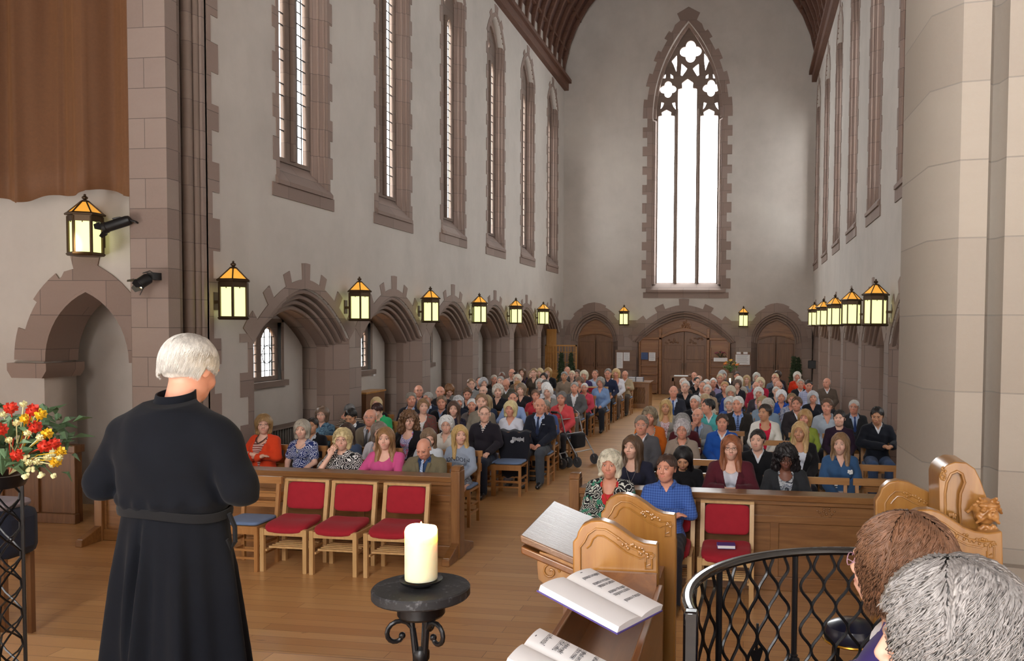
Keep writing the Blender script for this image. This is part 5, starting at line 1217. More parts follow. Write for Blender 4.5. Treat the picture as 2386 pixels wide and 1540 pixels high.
# ---------------------------------------------------------------- brown curtain
def curtain():
    z0 = ay(150, 456, 8.85).z; x1 = -7.10; x0 = -11.5
    def f(u, v):
        x = x0+(x1-x0)*u; a = .15*math.sin(x*8.3)+.13*abs(math.sin(x*7.1+1))**.6+.02*math.sin(x*31+v*2); pinch = .10*math.exp(-((x+8.25)/.10)**2)*max(0, 1-v*4)
        z = z0+.05*math.sin(x*3.1)+.03*math.sin(x*9)*(1-v)+v*(14-z0); return (x, 8.85+a*(.55+.45*v)-pinch, z)
    m = MB(); m.grid(f, 220, 30)
    t = NT('brown_velvet'); v = t.coord(); n = t.noise(v, 30, 3); t.col(t.mix(n.outputs[0], '#5c3a20', '#70492a')); t.rough(.75); t.b.inputs['Sheen Weight'].default_value = .4; t.b.inputs['Sheen Tint'].default_value = srgb('#a5743f')
    o = m.build('curtain', t.m, angle=180); s = o.modifiers.new('solid', 'SOLIDIFY'); s.thickness = .01; tag(o, 'tall brown curtain hanging in folds at the upper left', 'curtain'); return o
curtain()
# ---------------------------------------------------------------- doors and screens of the end wall
def end_doors():
    Y = YF+.24; CARV = m_wood('carved_oak_panel', ('#74481f', '#8a592d', '#9b6a39'), axis=0, rough=.5)
    for c, lab in ((-5.42, 'door_1'), (.99, 'door_2')):
        w = empty(lab); w['kind'] = 'structure'
        for s in (-1, 1):
            m = MB(); L = [(c+s*.01, 0), (c+s*.66, 0), (c+s*.66, 1.95)]+[(c+s*(.66-.65*i/6), 1.95+.16*math.sin(i/6*PI/2)) for i in range(1, 7)]
            m.prism([(x, Y+.08, z) for x, z in L], (0, .06, 0))
            for a, b, z0, z1 in ((.06, .60, .15, .9), (.06, .60, 1.0, 1.85)): m.box((c+s*a, Y+.06, z0), (c+s*b, Y+.085, z1))
            d = m.build('door_leaf', DOORW, w, bevel=.01); k = MB(); k.tube([(c+s*.07, Y+.05, .95), (c+s*.07, Y+.03, 1.0), (c+s*.07, Y+.05, 1.1)], .012, 6); k.build('handle', BRONZE, d)
        m = MB(); m.prism([(x, Y+.12, z) for x, z in [(c-.72, 1.9), (c+.72, 1.9)]+arch_pts(c, .72, 1.9, 2.75, 8)[::-1]], (0, .05, 0)); ring_solid(m, 'y', [(c-.70+1.4*i/10, 2.02+.12*math.sin(i/10*PI)) for i in range(11)], [(c-.70+1.4*i/10, 2.10+.14*math.sin(i/10*PI)) for i in range(11)], Y+.02, Y+.14); m.build('tympanum', CARV, w)
    c = FC-.05; w = empty('door_3'); w['kind'] = 'structure'
    m = MB()
    for s in (-1, 1):
        m.box((c+s*.80, Y-.02, 0), (c+s*.90, Y+.14, 2.35)); m.box((c+s*1.56, Y-.02, 0), (c+s*1.62, Y+.14, 2.1)); m.box((c+s*.80, Y-.02, 1.95), (c+s*1.60, Y+.12, 2.03))
    ring_solid(m, 'y', [(c-.80+1.6*i/12, 2.0+.25*math.sin(i/12*PI)) for i in range(13)], [(c-.80+1.6*i/12, 2.10+.27*math.sin(i/12*PI)) for i in range(13)], Y-.03, Y+.12)
    m.build('door_frame', CARV, w, bevel=.008)
    m = MB(); m.prism([(x, Y+.14, z) for x, z in [(c-1.62, 1.9), (c+1.62, 1.9)]+arch_pts(c, 1.62, 1.9, 2.72, 10)[::-1]], (0, .05, 0))
    for s in (-1, 1): m.prism([(c+s*.95, Y+.11, 2.08), (c+s*1.5, Y+.11, 2.08), (c+s*1.3, Y+.11, 2.28), (c+s*.95, Y+.11, 2.45)], (0, .04, 0))
    rnd = random.Random(4)
    for i in range(26):
        a = rnd.random()*6.28; r = .03+.17*rnd.random(); m.ball((c+.02+r*math.cos(a), Y+.08, 2.46+r*math.sin(a)*.85), (.035, .035, .045), 6)
    m.lathe([(.2, -.03), (.22, -.03), (.22, .03), (.2, .03)], 20, T=tr(c+.02, Y+.1, 2.46) @ rotm(PI/2)); m.build('tympanum', CARV, w)
    for s in (-1, 1):
        m = MB(); L = [(c+s*.005, 0), (c+s*.80, 0), (c+s*.80, 2.0)]+[(c+s*(.80-.795*i/6), 2.0+.24*math.sin(i/6*PI/2)) for i in range(1, 7)]
        m.prism([(x, Y+.06, z) for x, z in L], (0, .06, 0))
        for z0, z1 in ((.12, 1.15), (1.25, 1.75)): m.box((c+s*.09, Y+.04, z0), (c+s*.72, Y+.065, z1))
        for i in range(10): m.ball((c+s*(.2+.45*rnd.random()), Y+.05, 1.8+.22*rnd.random()), (.05, .02, .03), 6)
        d = m.build('door_leaf', DOORW, w, bevel=.01); k = MB(); k.box((c+s*.05-.012, Y+.01, .9), (c+s*.05+.012, Y+.04, 1.12)); k.build('handle', BRONZE, d)
        m = MB(); m.box((c+s*.92, Y+.10, 0), (c+s*1.56, Y+.14, 1.95))
        for z in (.05, .38, .70, 1.0, 1.28): m.box((c+s*.92, Y-.10, z), (c+s*1.56, Y+.12, z+.025))
        for x in (.92, 1.53): m.box((c+s*x, Y-.10, 0), (c+s*(x+.03), Y+.12, 1.68 if s > 0 else 1.3))
        o = m.build('bookcase', m_wood('bookcase_oak', ('#845531', '#99673c', '#a87647'), axis=0, rough=.5)); tag(o, 'shelved oak bookcase on the %s of the central doors' % ('right' if s > 0 else 'left'), 'bookcase', 'bookcases flanking the central doors')
end_doors()
def sheet(name, x0, y0, x1, y1, Y, label, cat, lines=8, col=WHITEP, group=None, ink=True):
    a = ay(x0, y0, Y); b = ay(x1, y1, Y); t = empty(name, ((a.x+b.x)/2, Y, (a.z+b.z)/2)); tag(t, label, cat, group); w = abs(b.x-a.x)/2; h = abs(a.z-b.z)/2
    m = MB(); m.box((-w, 0, -h), (w, .006, h)); m.build('sheet', col, t)
    if ink:
        m = MB()
        for i in range(lines): z = h*.85-(h*1.7)*i/lines; m.box((-w*.8, -.003, z-.006), (w*(.8-.3*((i*7) % 5)/5), .001, z+.001))
        m.build('print', plain('grey_ink', '#6a6a70', .8), t)
    return t
m = MB(); a = ay(1434, 815, YF-.03); b = ay(1482, 862, YF-.03); m.box((a.x, YF-.035, b.z), (b.x, YF-.013, a.z)); tag(m.build('notice_board', m_wood('notice_board_wood', ('#5a3c26', '#6b4a30', '#775538'), axis=0)), 'brown wooden notice board on the stone left of the central doors', 'notice board')
sheet('notice', 1437, 821, 1451, 858, YF-.05, 'tall white notice, lower and leftmost on the brown board', 'notice', 12)
sheet('notice', 1453, 821, 1467, 841, YF-.05, 'short white notice in a dark holder on the brown board', 'notice', 7)
sheet('poster', 1494, 821, 1510, 838, YF+.13, 'blue poster on the upper shelf left of the doors', 'poster', 0, plain('blue_poster', '#39507c'), None, False)
sheet('notice', 1512, 821, 1527, 841, YF+.13, 'white notice beside the blue poster over the shelves', 'notice', 8)
m = MB(); a = ay(1711, 820, YF-.03); b = ay(1749, 853, YF-.03); m.box((a.x, YF-.03, b.z), (b.x, YF-.013, a.z)); m.box((b.x, YF-.16, a.z-.02), (b.x+.3, YF-.01, a.z+.01)) if False else None; tag(m.build('notice_board', DOORW), 'oak backed notice board right of the central doors', 'notice board')
sheet('notice', 1714, 826, 1747, 850, YF-.04, 'wide white chart pinned on the right notice board', 'notice', 9)
for x, l in ((1716, 'left'), (1732, 'right')): sheet('card', x, 820, x+10, 825, YF-.05, 'small white card over the wide chart, %s one of two' % l, 'card', 1, ink=False)
# ---------------------------------------------------------------- lattice screen, conifers, speaker
def lattice_screen():
    Y = 28.0; a = ay(1270, 803, Y); b = ay(1344, 803, Y); t = empty('lattice_screen', (0, 0, 0)); tag(t, 'open barred oak screen in the far left corner', 'screen')
    m = MB(); m.box((a.x, Y, a.z-.05), (b.x, Y+.05, a.z)); m.box((a.x, Y, 0), (b.x, Y+.05, .9))
    for x in (a.x, b.x-.05): m.box((x, Y, 0), (x+.05, Y+.05, a.z))
    m.build('frame', OAKX, t); m = MB(); n = 11
    for i in range(1, n): x = a.x+(b.x-a.x)*i/n; m.box((x-.012, Y+.01, .9), (x+.012, Y+.04, a.z-.05))
    for z in (1.15, 1.5): m.box((a.x, Y+.015, z), (b.x, Y+.035, z+.03))
    for i in range(4): m.tube([(a.x+.16+.07*math.cos(q), Y, 1.62-.17*i+.05*math.sin(q)) for q in (0, .8, 1.6, 2.4, 3.1)], .014, 5)
    m.build('bars', OAK, t)
    m = MB(); m.box((max(a.x-.3, XL+.02), Y+.3, 0), (a.x-.02, Y+.36, 2.3)); tag(m.build('screen_panel', OAK), 'tall plain oak panel standing left of the barred screen', 'panel')
lattice_screen()
LEAF = plain('conifer_green', '#2c3d22', .7, var=.5, nscale=20)
def conifer(x, yb, yt, Y, w, label, grp):
    a = ay(x, yt, Y); z0 = 0; t = empty('conifer_tree', (a.x, Y, 0)); tag(t, label, 'tree', grp); rnd = random.Random(int(x)); m = MB()
    for i in range(420):
        u = rnd.random()**.8; z = .35+(a.z-.35)*u; r = w*(1-u*.86)*(.75+.35*rnd.random()); an = rnd.random()*6.28; c = Vector((r*math.cos(an), r*math.sin(an), z)); q = Matrix.Translation(c) @ Euler((rnd.random()*3, rnd.random()*3, an)).to_matrix().to_4x4()
        m.add([(-.022, 0, 0), (0, .012, .0), (.022, 0, 0), (0, 0, .09), (0, -.012, 0)], [(0, 1, 3), (1, 2, 3), (2, 4, 3), (4, 0, 3), (0, 4, 2, 1)], 0, q, False)
    m.lathe([(w*.5, .33), (w*.72, .5), (w*.35, a.z*.7), (.02, a.z*.97)], 8); m.build('foliage', LEAF, t)
    m = MB(); m.tube([(0, 0, .2), (0, 0, .5)], .03, 6); m.build('trunk', DOORW, t)
    m = MB(); m.lathe([(.10, 0), (.15, .28), (.17, .28), (.17, .32), (.13, .32), (.12, .29)], 12); m.build('pot', plain('terracotta', '#7b4c35', .8), t)
conifer(1308, 870, 822, 27.6, .17, 'left one of the two conifers before the barred screen', 'conifers by the screen'); conifer(1331, 870, 822, 27.9, .17, 'right one of the two conifers before the barred screen', 'conifers by the screen')
conifer(1850, 880, 831, 27.6, .18, 'dark conifer left of a pair before the right door jamb', 'conifers by the right door'); conifer(1860, 880, 833, 28.3, .18, 'dark conifer right of a pair before the right door jamb', 'conifers by the right door')
p = ax(1893, 850, XR-.1); t = empty('loudspeaker', p); tag(t, 'small black loudspeaker high on the right wall near the end', 'loudspeaker'); m = MB(); m.box((-.13, -.12, -.12), (.1, .12, .14)); m.build('cabinet', BLACK, t, bevel=.01); m = MB(); m.box((-.135, -.1, -.1), (-.13, .1, .12)); m.build('grille', plain('speaker_grille', '#26262a', .7), t)
# ---------------------------------------------------------------- carved book desk, table, stand with lilies
def book_desk():
    b0 = az(1512, 952, 0); Y = b0.y; x1 = b0.x; x0 = ay(1447, 950, Y).x; zt = ay(1500, 890, Y).z; t = empty('book_desk'); tag(t, 'brown oak desk with pierced lattice front at the end of the left block', 'desk')
    m = MB(); m.box((x0, Y, 0), (x0+.12, Y+.03, zt-.04)); m.box((x1-.12, Y, 0), (x1, Y+.03, zt-.04)); m.box((x0+.12, Y, 0), (x1-.12, Y+.03, .14)); m.box((x0+.12, Y, zt-.16), (x1-.12, Y+.03, zt-.04)); m.box((x1-.03, Y+.03, 0), (x1, Y+.8, zt-.04)); m.box((x0, Y+.03, 0), (x0+.03, Y+.8, zt-.04)); m.box((x0+.03, Y+.1, .02), (x1-.03, Y+.13, zt-.05)); m.build('carcass', PEWV, t)
    m = MB(); n = 9
    for i in range(n):
        x = x0+.15+(x1-x0-.3)*i/(n-1); m.tube([(x+.02*math.sin(k*1.4+i), Y+.015, .14+(zt-.3)*k/12) for k in range(13)], .012, 5)
    m.build('lattice', PEWV, t); m = MB(); m.box((x0-.05, Y-.05, zt-.04), (x1+.05, Y+.85, zt)); m.build('top', PEW, t, bevel=.006)
    for i in range(6):
        cx = ay(1471+18*(i % 2), 885, Y).x; z = zt+.045*(i//2); m = MB(); m.box((cx-.10, Y+.08, z+.002), (cx+.11, Y+.26, z+.043)); o = empty('hymn_book'); m.build('cover', plain('grey_book_cloth', '#5f6172'), o); m = MB(); m.box((cx-.095, Y+.078, z+.007), (cx+.105, Y+.255, z+.038)); m.build('pages', WHITEP, o)
        tag(o, 'closed hymn book in the %s pile on the lattice desk, %s' % (('left', 'right')[i % 2], ('bottom one', 'middle one', 'top one')[i//2]), 'book', 'hymn books piled on the lattice desk')
    p = Vector((x0+.12, Y+.4, zt)); m = MB(); m.tube([(p.x, p.y, zt+.002), (p.x, p.y, zt+.14)], .012, 8); tag(m.build('candle', plain('ivory_wax', '#ddd6c0', .5)), 'thin white candle at the left end of the lattice desk', 'candle')
book_desk()
def side_table():
    Y = 27.2; a = ay(1562, 877, Y); b = ay(1632, 877, Y); t = empty('side_table'); tag(t, 'long dark oak table before the central doors', 'table'); z = a.z
    m = MB(); m.box((a.x, Y, z-.04), (b.x, Y+.6, z)); m.build('table_top', DOORW, t); m = MB(); m.box((a.x+.05, Y+.05, z-.16), (b.x-.05, Y+.55, z-.04)); m.build('apron', DOORW, t)
    for x in (a.x+.05, b.x-.1):
        for y in (Y+.05, Y+.5): m = MB(); m.box((x, y, 0), (x+.06, y+.06, z-.04)); m.build('leg', DOORW, t)
    m = MB(); m.box((a.x+.1, Y+.1, z), (a.x+.75, Y+.45, z+.02)); tag(m.build('paper_pile', WHITEP), 'flat spread of white papers on the dark oak table', 'papers')
    m = MB(); m.box((b.x-.4, Y+.1, z), (b.x-.12, Y+.4, z+.07)); tag(m.build('book_stack', plain('brown_book_cloth', '#8a6a58')), 'short stack of pinkish booklets on the dark oak table', 'booklets')
side_table()
def bouquet(m_petal, m_leaf, parent, n, R, seed, pet=.05, name='flower', up=1.0, squash=.8):
    rnd = random.Random(seed); lf = MB()
    for i in range(n*2):
        a = rnd.random()*6.28; e = rnd.random(); r = R*(.2+.8*rnd.random()); p = Vector((r*math.cos(a), r*math.sin(a), R*squash*(e-.35))); T = Matrix.Translation(p) @ Euler((rnd.uniform(-.9, .9), rnd.uniform(-.9, .9), a)).to_matrix().to_4x4()
        s = R*.42; lf.add([(0, 0, 0), (s*.18, s*.4, .01), (0, s, -.02), (-s*.18, s*.4, .01), (0, s*.4, .03)], [(0, 1, 4), (1, 2, 4), (2, 3, 4), (3, 0, 4), (0, 3, 2, 1)], 0, T)
        lf.tube([(0, 0, -R*.6), tuple(p*.5+Vector((0, 0, -R*.2))), tuple(p)], .003, 4)
    lf.build('foliage', m_leaf, parent)
    for i in range(n):
        a = i*2.4+rnd.random(); e = rnd.random(); r = R*math.sqrt(rnd.random())*1.0; p = Vector((r*math.cos(a), r*math.sin(a), R*squash*(.25+.6*(1-r/R)+.15*rnd.random()))); m = MB(); T = Matrix.Translation(p) @ Euler((rnd.uniform(-.6, .6), rnd.uniform(-.6, .6), a)).to_matrix().to_4x4()
        for k in range(6): m.add([(0, 0, 0), (pet*.3, pet*.6, pet*.35), (0, pet*1.1, pet*.25), (-pet*.3, pet*.6, pet*.35), (0, pet*.6, pet*.15)], [(0, 1, 4), (1, 2, 4), (2, 3, 4), (3, 0, 4), (0, 3, 2, 1)], 0, T @ Matrix.Rotation(k*PI/3, 4, 'Z'))
        m.build(name, m_petal[i % len(m_petal)], parent)
Y = 24.2; p = ay(1702, 876, Y); t = empty('lily_vase', (p.x, Y, 0)); tag(t, 'vase of orange and yellow lilies on a stand by the right bookshelf', 'flowers')
m = MB(); m.lathe([(.16, 0), (.16, .03), (.03, .06), (.03, p.z-.26), (.14, p.z-.24), (.14, p.z-.22)], 12); m.build('stand', DOORW, t); m = MB(); m.lathe([(.05, p.z-.22), (.08, p.z-.1), (.06, p.z+.05), (.075, p.z+.08)], 12); m.build('vase', plain('stoneware', '#8b7a66', .4), t)
bq = empty('bouquet', (0, 0, p.z+.26)); bq.parent = t; bouquet([plain('lily_orange', '#d98238', .6), plain('lily_yellow', '#d9a640', .6)], plain('lily_leaf', '#3f6b26', .6), bq, 14, .24, 3, .06, 'lily')
p = ay(1701, 893, 22.3); m = MB(); m.tube([(p.x, 22.3, 0), (p.x, 22.3, p.z)], .015, 8); m.lathe([(.1, 0), (.1, .02), (.02, .04)], 10, T=tr(p.x, 22.3, 0)); t = empty('candle_stand'); tag(t, 'lit white candle on a slender stand among the right block', 'candle'); m.build('stand', IRON, t); m = MB(); m.tube([(p.x, 22.3, p.z), (p.x, 22.3, p.z+.13)], .018, 10); m.build('candle', emit('lit_wax', '#fff2d0', .6), t)
Yp = YF+.16; a = ay(1668, 842, Yp); b = ay(1690, 842, Yp); t = empty('planter', ((a.x+b.x)/2, Yp, a.z)); tag(t, 'white trough of pink flowers on the right bookcase', 'planter'); m = MB(); m.box((-.24, -.08, 0), (.24, .08, .13)); m.build('trough', WHITEP, t); bq = empty('bouquet', (0, 0, .22)); bq.parent = t; bouquet([plain('pink_petal', '#c05a84', .6)], LEAF, bq, 10, .2, 8, .045, 'blossom')
# ---------------------------------------------------------------- left side bits
def radiator():
    a = ax(632, 1000, -7.12); t = empty('radiator'); tag(t, 'old ribbed grey radiator under the first left arch', 'radiator'); y0, y1 = 11.6, 12.7; zt = ax(640, 996, -7.12).z
    m = MB(); n = 16
    for i in range(n): y = y0+(y1-y0)*i/(n-1); m.box((-7.2, y-.022, .25), (-7.06, y+.022, zt-.03))
    m.build('columns', plain('radiator_paint', '#5c5750', .5), t, bevel=.01); m = MB(); m.box((-7.24, y0-.05, zt-.03), (-7.02, y1+.05, zt)); m.build('shelf', DARKST, t)
    m = MB(); [m.box((-7.16, y, 0), (-7.12, y+.04, .26)) for y in (y0, y1-.04)]; m.build('foot', IRON, t)
radiator()
t = empty('wooden_cabinet'); tag(t, 'plain brown cabinet standing inside the second left arch', 'cabinet'); c = ax(872, 910, -7.0); m = MB(); m.box((-7.22, c.y-.45, .0), (-6.95, c.y+.35, c.z-.03)); m.build('carcass', DOORW, t); m = MB(); m.box((-7.24, c.y-.48, c.z-.03), (-6.93, c.y+.38, c.z)); m.build('top', OAK, t)
p = ay(143, 965, 9.93); t = empty('thermostat', p); tag(t, 'small white thermostat box on the left plaster wall', 'thermostat'); m = MB(); m.box((-.045, -.015, -.035), (.045, .02, .035)); m.build('casing', WHITEP, t, bevel=.004); m = MB(); m.box((0, -.018, -.012), (.03, -.014, .016)); m.build('display', BLACK, t)
p = ax(870, 872, -7.23); m = MB(); m.box((-7.25, p.y-.04, p.z-.03), (-7.21, p.y+.04, p.z+.03)); tag(m.build('wall_socket_box', WHITEP), 'tiny white wall box inside the second left arch', 'switch')
# ---------------------------------------------------------------- front pews
def pew_front(name, x0, x1, Y, zt, label, zpost, postx, seed):
    t = empty(name); tag(t, label, 'pew front'); m = MB(); m.box((x0, Y, .02), (x1, Y+.035, zt-.05)); n = max(3, int((x1-x0)/.85))
    for i in range(n+1): x = x0+(x1-x0)*i/n; m.box((x-.04, Y-.018, .12), (x+.04, Y+.0, zt-.26))
    m.box((x0, Y-.018, zt-.27), (x1, Y, zt-.20)); m.build('panel', PEW, t, bevel=.004)
    m = MB(); m.box((x0, Y-.03, 0), (x1, Y+.05, .13)); m.build('plinth', PEW, t, bevel=.006)
    m = MB(); m.prism([(x0, Y-.05, zt-.06), (x0, Y-.055, zt), (x0, Y+.28, zt-.02), (x0, Y+.28, zt-.06)], (x1-x0, 0, 0)); m.box((x0, Y-.03, zt-.10), (x1, Y+.01, zt-.06)); m.build('ledge', PEW, t, bevel=.006)
    m = MB(); m.box((x0, Y+.05, zt-.30), (x1, Y+.26, zt-.28)); m.build('book_shelf', PEW, t)
    rnd = random.Random(seed)
    for i in range(n):
        xc = x0+(x1-x0)*(i+.5)/n; m = MB()
        for k in range(12): a = k*2.4; r = .012*math.sqrt(k); m.ball((xc+r*1.8*math.cos(a)*1.3, Y-.012, zt-.155+r*math.sin(a)), (.012, .010, .010), 6)
        m.box((xc-.09, Y-.006, zt-.2), (xc+.09, Y, zt-.11)); m.build('carving', PEW, t)
    for x in postx:
        m = MB(); m.box((x-.05, Y-.06, 0), (x+.05, Y+.10, zpost-.05)); m.prism([(x-.05, Y-.06, zpost-.05), (x-.05, Y-.03, zpost), (x-.05, Y+.07, zpost), (x-.05, Y+.10, zpost-.05)], (.10, 0, 0)); e = m.build('end_post', PEWV, t, bevel=.008)
        m = MB(); m.prism([(x-.04, Y-.34, 0), (x-.04, Y-.34, .07), (x-.04, Y-.06, .17), (x-.04, Y+.1, .17), (x-.04, Y+.42, .07), (x-.04, Y+.42, 0)], (.08, 0, 0)); m.build('foot', PEW, t, bevel=.006)
    return t
pew_front('pew_front', -7.1, -3.02, 8.35, .86, 'long oak pew front with book ledge, left of the aisle behind the red chairs', .97, (-7.13, -2.98), 1)
xr0 = ay(1350, 1120, 7.85).x
pew_front('pew_front', xr0, 2.12, 7.85, .90, 'long oak pew front with carved rosettes, right of the aisle', 1.03, (xr0-.04,), 2)
for x in (-7.13, -2.98): m = MB(); m.box((x-.03, 8.03, .0735), (x+.03, 8.10, .0785)); o = m.build('label_card', WHITEP); tag(o, 'white card stuck on the %s foot of the left pew front' % ('aisle side' if x > -4 else 'wall side'), 'card'); o.rotation_euler = (0, 0, 0)
RED = m_cloth('#9c1f2c')
def make_red():
    t = empty('red_chair'); 
    for s in (-1, 1):
        m = MB(); m.box((s*.225-.02, -.235, 0), (s*.225+.02, -.195, .43)); m.build('leg', CHAIRL, t)
        m = MB(); m.prism([(s*.225-.02, .16, 0), (s*.225+.02, .16, 0), (s*.225+.02, .20, 0), (s*.225-.02, .20, 0)], (0, 0, .42)); m.prism([(s*.225-.02, .16, .42), (s*.225+.02, .16, .42), (s*.225+.02, .20, .42), (s*.225-.02, .20, .42)], (0, .07, .41)); m.build('leg', CHAIRL, t)
    m = MB(); m.box((-.205, -.225, .36), (.205, -.205, .42)); m.box((-.205, .165, .36), (.205, .185, .42)); [m.box((s*.225-.012, -.2, .36), (s*.225+.012, .17, .42)) for s in (-1, 1)]; m.build('seat_frame', CHAIRL, t)
    m = MB(); m.box((-.245, .225, .815), (.245, .27, .838)); m.build('top_rail', CHAIRL, t)
    m = MB(); [m.box((-.2, y, .215), (.2, y+.022, .235)) for y in (-.15, -.09, -.03, .03, .09)]; [m.box((s*.2-.01, -.2, .195), (s*.2+.01, .17, .215)) for s in (-1, 1)]; m.build('under_shelf', CHAIRL, t)
    v = Vol(axis_pts([(-.25, .25, .014)]), axis_pts([(-.27, .2, .014)]), axis_pts([(.38, .54, .008)])); v.fn(lambda F, X, Y, Z: (((np.abs(X)/.218)**6+(np.abs(Y+.035)/.205)**6+(np.abs(Z-.455-.03*(np.abs(Y+.03)/.2)**2*np.sign(Y+.03)+.015*np.cos(X*7))/.036)**4)**.25-1)*.03)
    a, b = v.mesh(); mobj('seat_pad', np_mesh('seat_pad', a, b, RED), t)
    v = Vol(axis_pts([(-.23, .23, .014)]), axis_pts([(.12, .30, .008)]), axis_pts([(.52, .84, .014)])); v.fn(lambda F, X, Y, Z: (((np.abs(X)/.203)**8+(np.abs(Z-.675)/.135)**8+(np.abs(Y-.215-(Z-.67)*.17)/.026)**4)**.25-1)*.03)
    a, b = v.mesh(); mobj('back_pad', np_mesh('back_pad', a, b, RED), t); return t
# ---------------------------------------------------------------- red upholstered chairs and the two people on them
red0 = make_red(); _r0 = [0]
def put_red(x, y, label, rz=0):
    o = red0 if _r0[0] == 0 else copy_tree(red0); _r0[0] += 1; o.location = (x, y, 0); o.rotation_euler = (0, 0, rz); tag(o, label, 'chair', 'red upholstered chairs before the pews'); return o
put_red(-4.47, 7.78, 'empty red chair, leftmost of three before the left pew front')
put_red(-3.94, 7.76, 'empty red chair, middle one of three before the left pew front')
put_red(-3.38, 7.76, 'empty red chair nearest the aisle, behind the candle')
def at_back(px, py, z=.83, off=.24): p = az(px, py, z); return p.x, p.y-off
x, y = at_back(1695, 1158); y = min(y, 7.5); x = ay(1695, 1158, y+.24).x; put_red(x, y, 'empty red chair with a purple book on its seat, before the right pew front')
t = empty('hymn_book', (x+.0, y-.06, .485), .1); tag(t, 'small purple book lying on the empty red chair seat', 'book'); m = MB(); m.box((-.08, -.055, .0), (.08, .055, .003)); m.box((-.08, -.055, .029), (.08, .055, .032)); m.box((-.08, .052, 0), (.08, .055, .032)); m.build('cover', plain('purple_book_cloth', '#4a3a86'), t); m = MB(); m.box((-.076, -.051, .003), (.076, .052, .029)); m.build('pages', WHITEP, t)
for px, py, kw in ((1553, 1056, dict(sex='m', hair='short', hcol='#453128', skin='ruddy', top='shirt', tcol='check:#4a6cb4:#2c4a8c', pose='crossed', yaw=-.25, label='man in blue check shirt with folded arms, seated right of the aisle in front', legc='#1b1b24', seed=1)), (1419, 1048, dict(sex='f', hair='shag', hcol='#cfc8b4', skin='ruddy', top='jacket', tcol='floral:#1a1a1e:#d0d4cc:#3c8068', inner='#c42f38', pose='lap', yaw=.0, label='smiling woman with white-blonde hair in black floral blazer over red top', legc='#1b1b24', seed=2))):
    q = ay(px, py, y-.08); p_ = person(q.x, y-.02, q.z, fine=True, shoes=True, bw=1.08, **kw)
    put_red(q.x, y, 'red chair under the %s' % ('man in the blue check shirt' if px > 1500 else 'woman in the floral blazer'))
q = ay(583, 1200, 7.5); put_chair(ay(580, 1200, 7.7).x, 7.72, 'wooden chair with pale blue cushion left of the three red chairs', None)
E8 = [(2022, 1083, 'empty wooden chair at the right, behind another by the wall'), (2040, 1103, 'empty wooden chair nearest the carved canopy, its rail high'), (1928, 1097, 'empty wooden chair left of the girl in denim, one row nearer'), (1945, 1127, 'empty wooden chair with a dark box in its book rack'), (1925, 1072, 'empty wooden chair right of the blonde woman in the black blazer'), (1803, 1021, 'empty wooden chair behind the boy in black'), (1700, 1000, 'empty wooden chair rail behind the auburn-haired woman'), (1640, 1073, 'empty wooden chair left of the maroon varsity jacket'), (1775, 1067, 'empty wooden chair in front of the boy in black')]
occ = [(r[1], r[2]) for r in recs_out]
for px, py, l in E8:
    p = az(px, py, .87); Y = p.y-.21
    base = 8.76; n = max(0, round((Y-base)/.93)); Y2 = base+.93*n; X = ay(px, py, Y2+.21).x; k = 0
    while any(abs(X-a) < .44 and abs(Y2-b) < .4 for a, b in occ) and k < 14: X += (.06 if k % 2 else -.06)*(k+1); k += 1
    if k >= 14 or X > 1.98: print('no room for', l); continue
    occ.append((X, Y2)); put_chair(X, Y2, l, None)
a = az(1945, 1127, .70); o = empty('black_box', (a.x, a.y+.06, .62)); tag(o, 'dark box with white outlined label in a chair book rack', 'box'); m = MB(); m.box((-.15, -.03, 0), (.15, .03, .13)); m.build('casing', BLACK, o); m = MB(); [m.box(q[:3], q[3:]) for q in ((-.09, -.033, .03, .09, -.031, .036), (-.09, -.033, .10, .09, -.031, .106), (-.09, -.033, .03, -.084, -.031, .106), (.084, -.033, .03, .09, -.031, .106), (-.0, -.033, .05, .05, -.031, .085))]; m.build('label_print', WHITEP, o)
# armchair on the aisle
p = az(1392, 1003, 0); x, y = p.x-.12, p.y+.25; t = empty('red_armchair', (x, y, 0)); tag(t, 'empty red upholstered armchair with wooden arms on the aisle', 'armchair')
for s in (-1, 1):
    m = MB(); m.box((s*.27-.02, -.24, 0), (s*.27+.02, -.20, .66)); m.build('leg', CHAIRL, t); m = MB(); m.box((s*.27-.02, .18, 0), (s*.27+.02, .22, .98)); m.build('leg', CHAIRL, t)
    m = MB(); m.box((s*.27-.03, -.27, .66), (s*.27+.03, .2, .69)); m.build('armrest', CHAIRL, t, bevel=.008)
m = MB(); m.box((-.25, -.22, .36), (.25, -.2, .42)); m.box((-.25, -.22, .16), (.25, -.2, .2)); [m.box((s*.27-.012, -.2, .36), (s*.27+.012, .2, .42)) for s in (-1, 1)]; m.build('seat_frame', CHAIRL, t)
m = MB(); m.box((-.25, -.23, .42), (.25, .18, .50)); m.build('seat_pad', RED, t, bevel=.03); m = MB(); m.box((-.25, .17, .54), (.25, .22, .96)); m.build('back_pad', RED, t, bevel=.02)
m = MB(); m.box((-.29, .17, .96), (.29, .23, .99)); m.build('top_rail', CHAIRL, t)
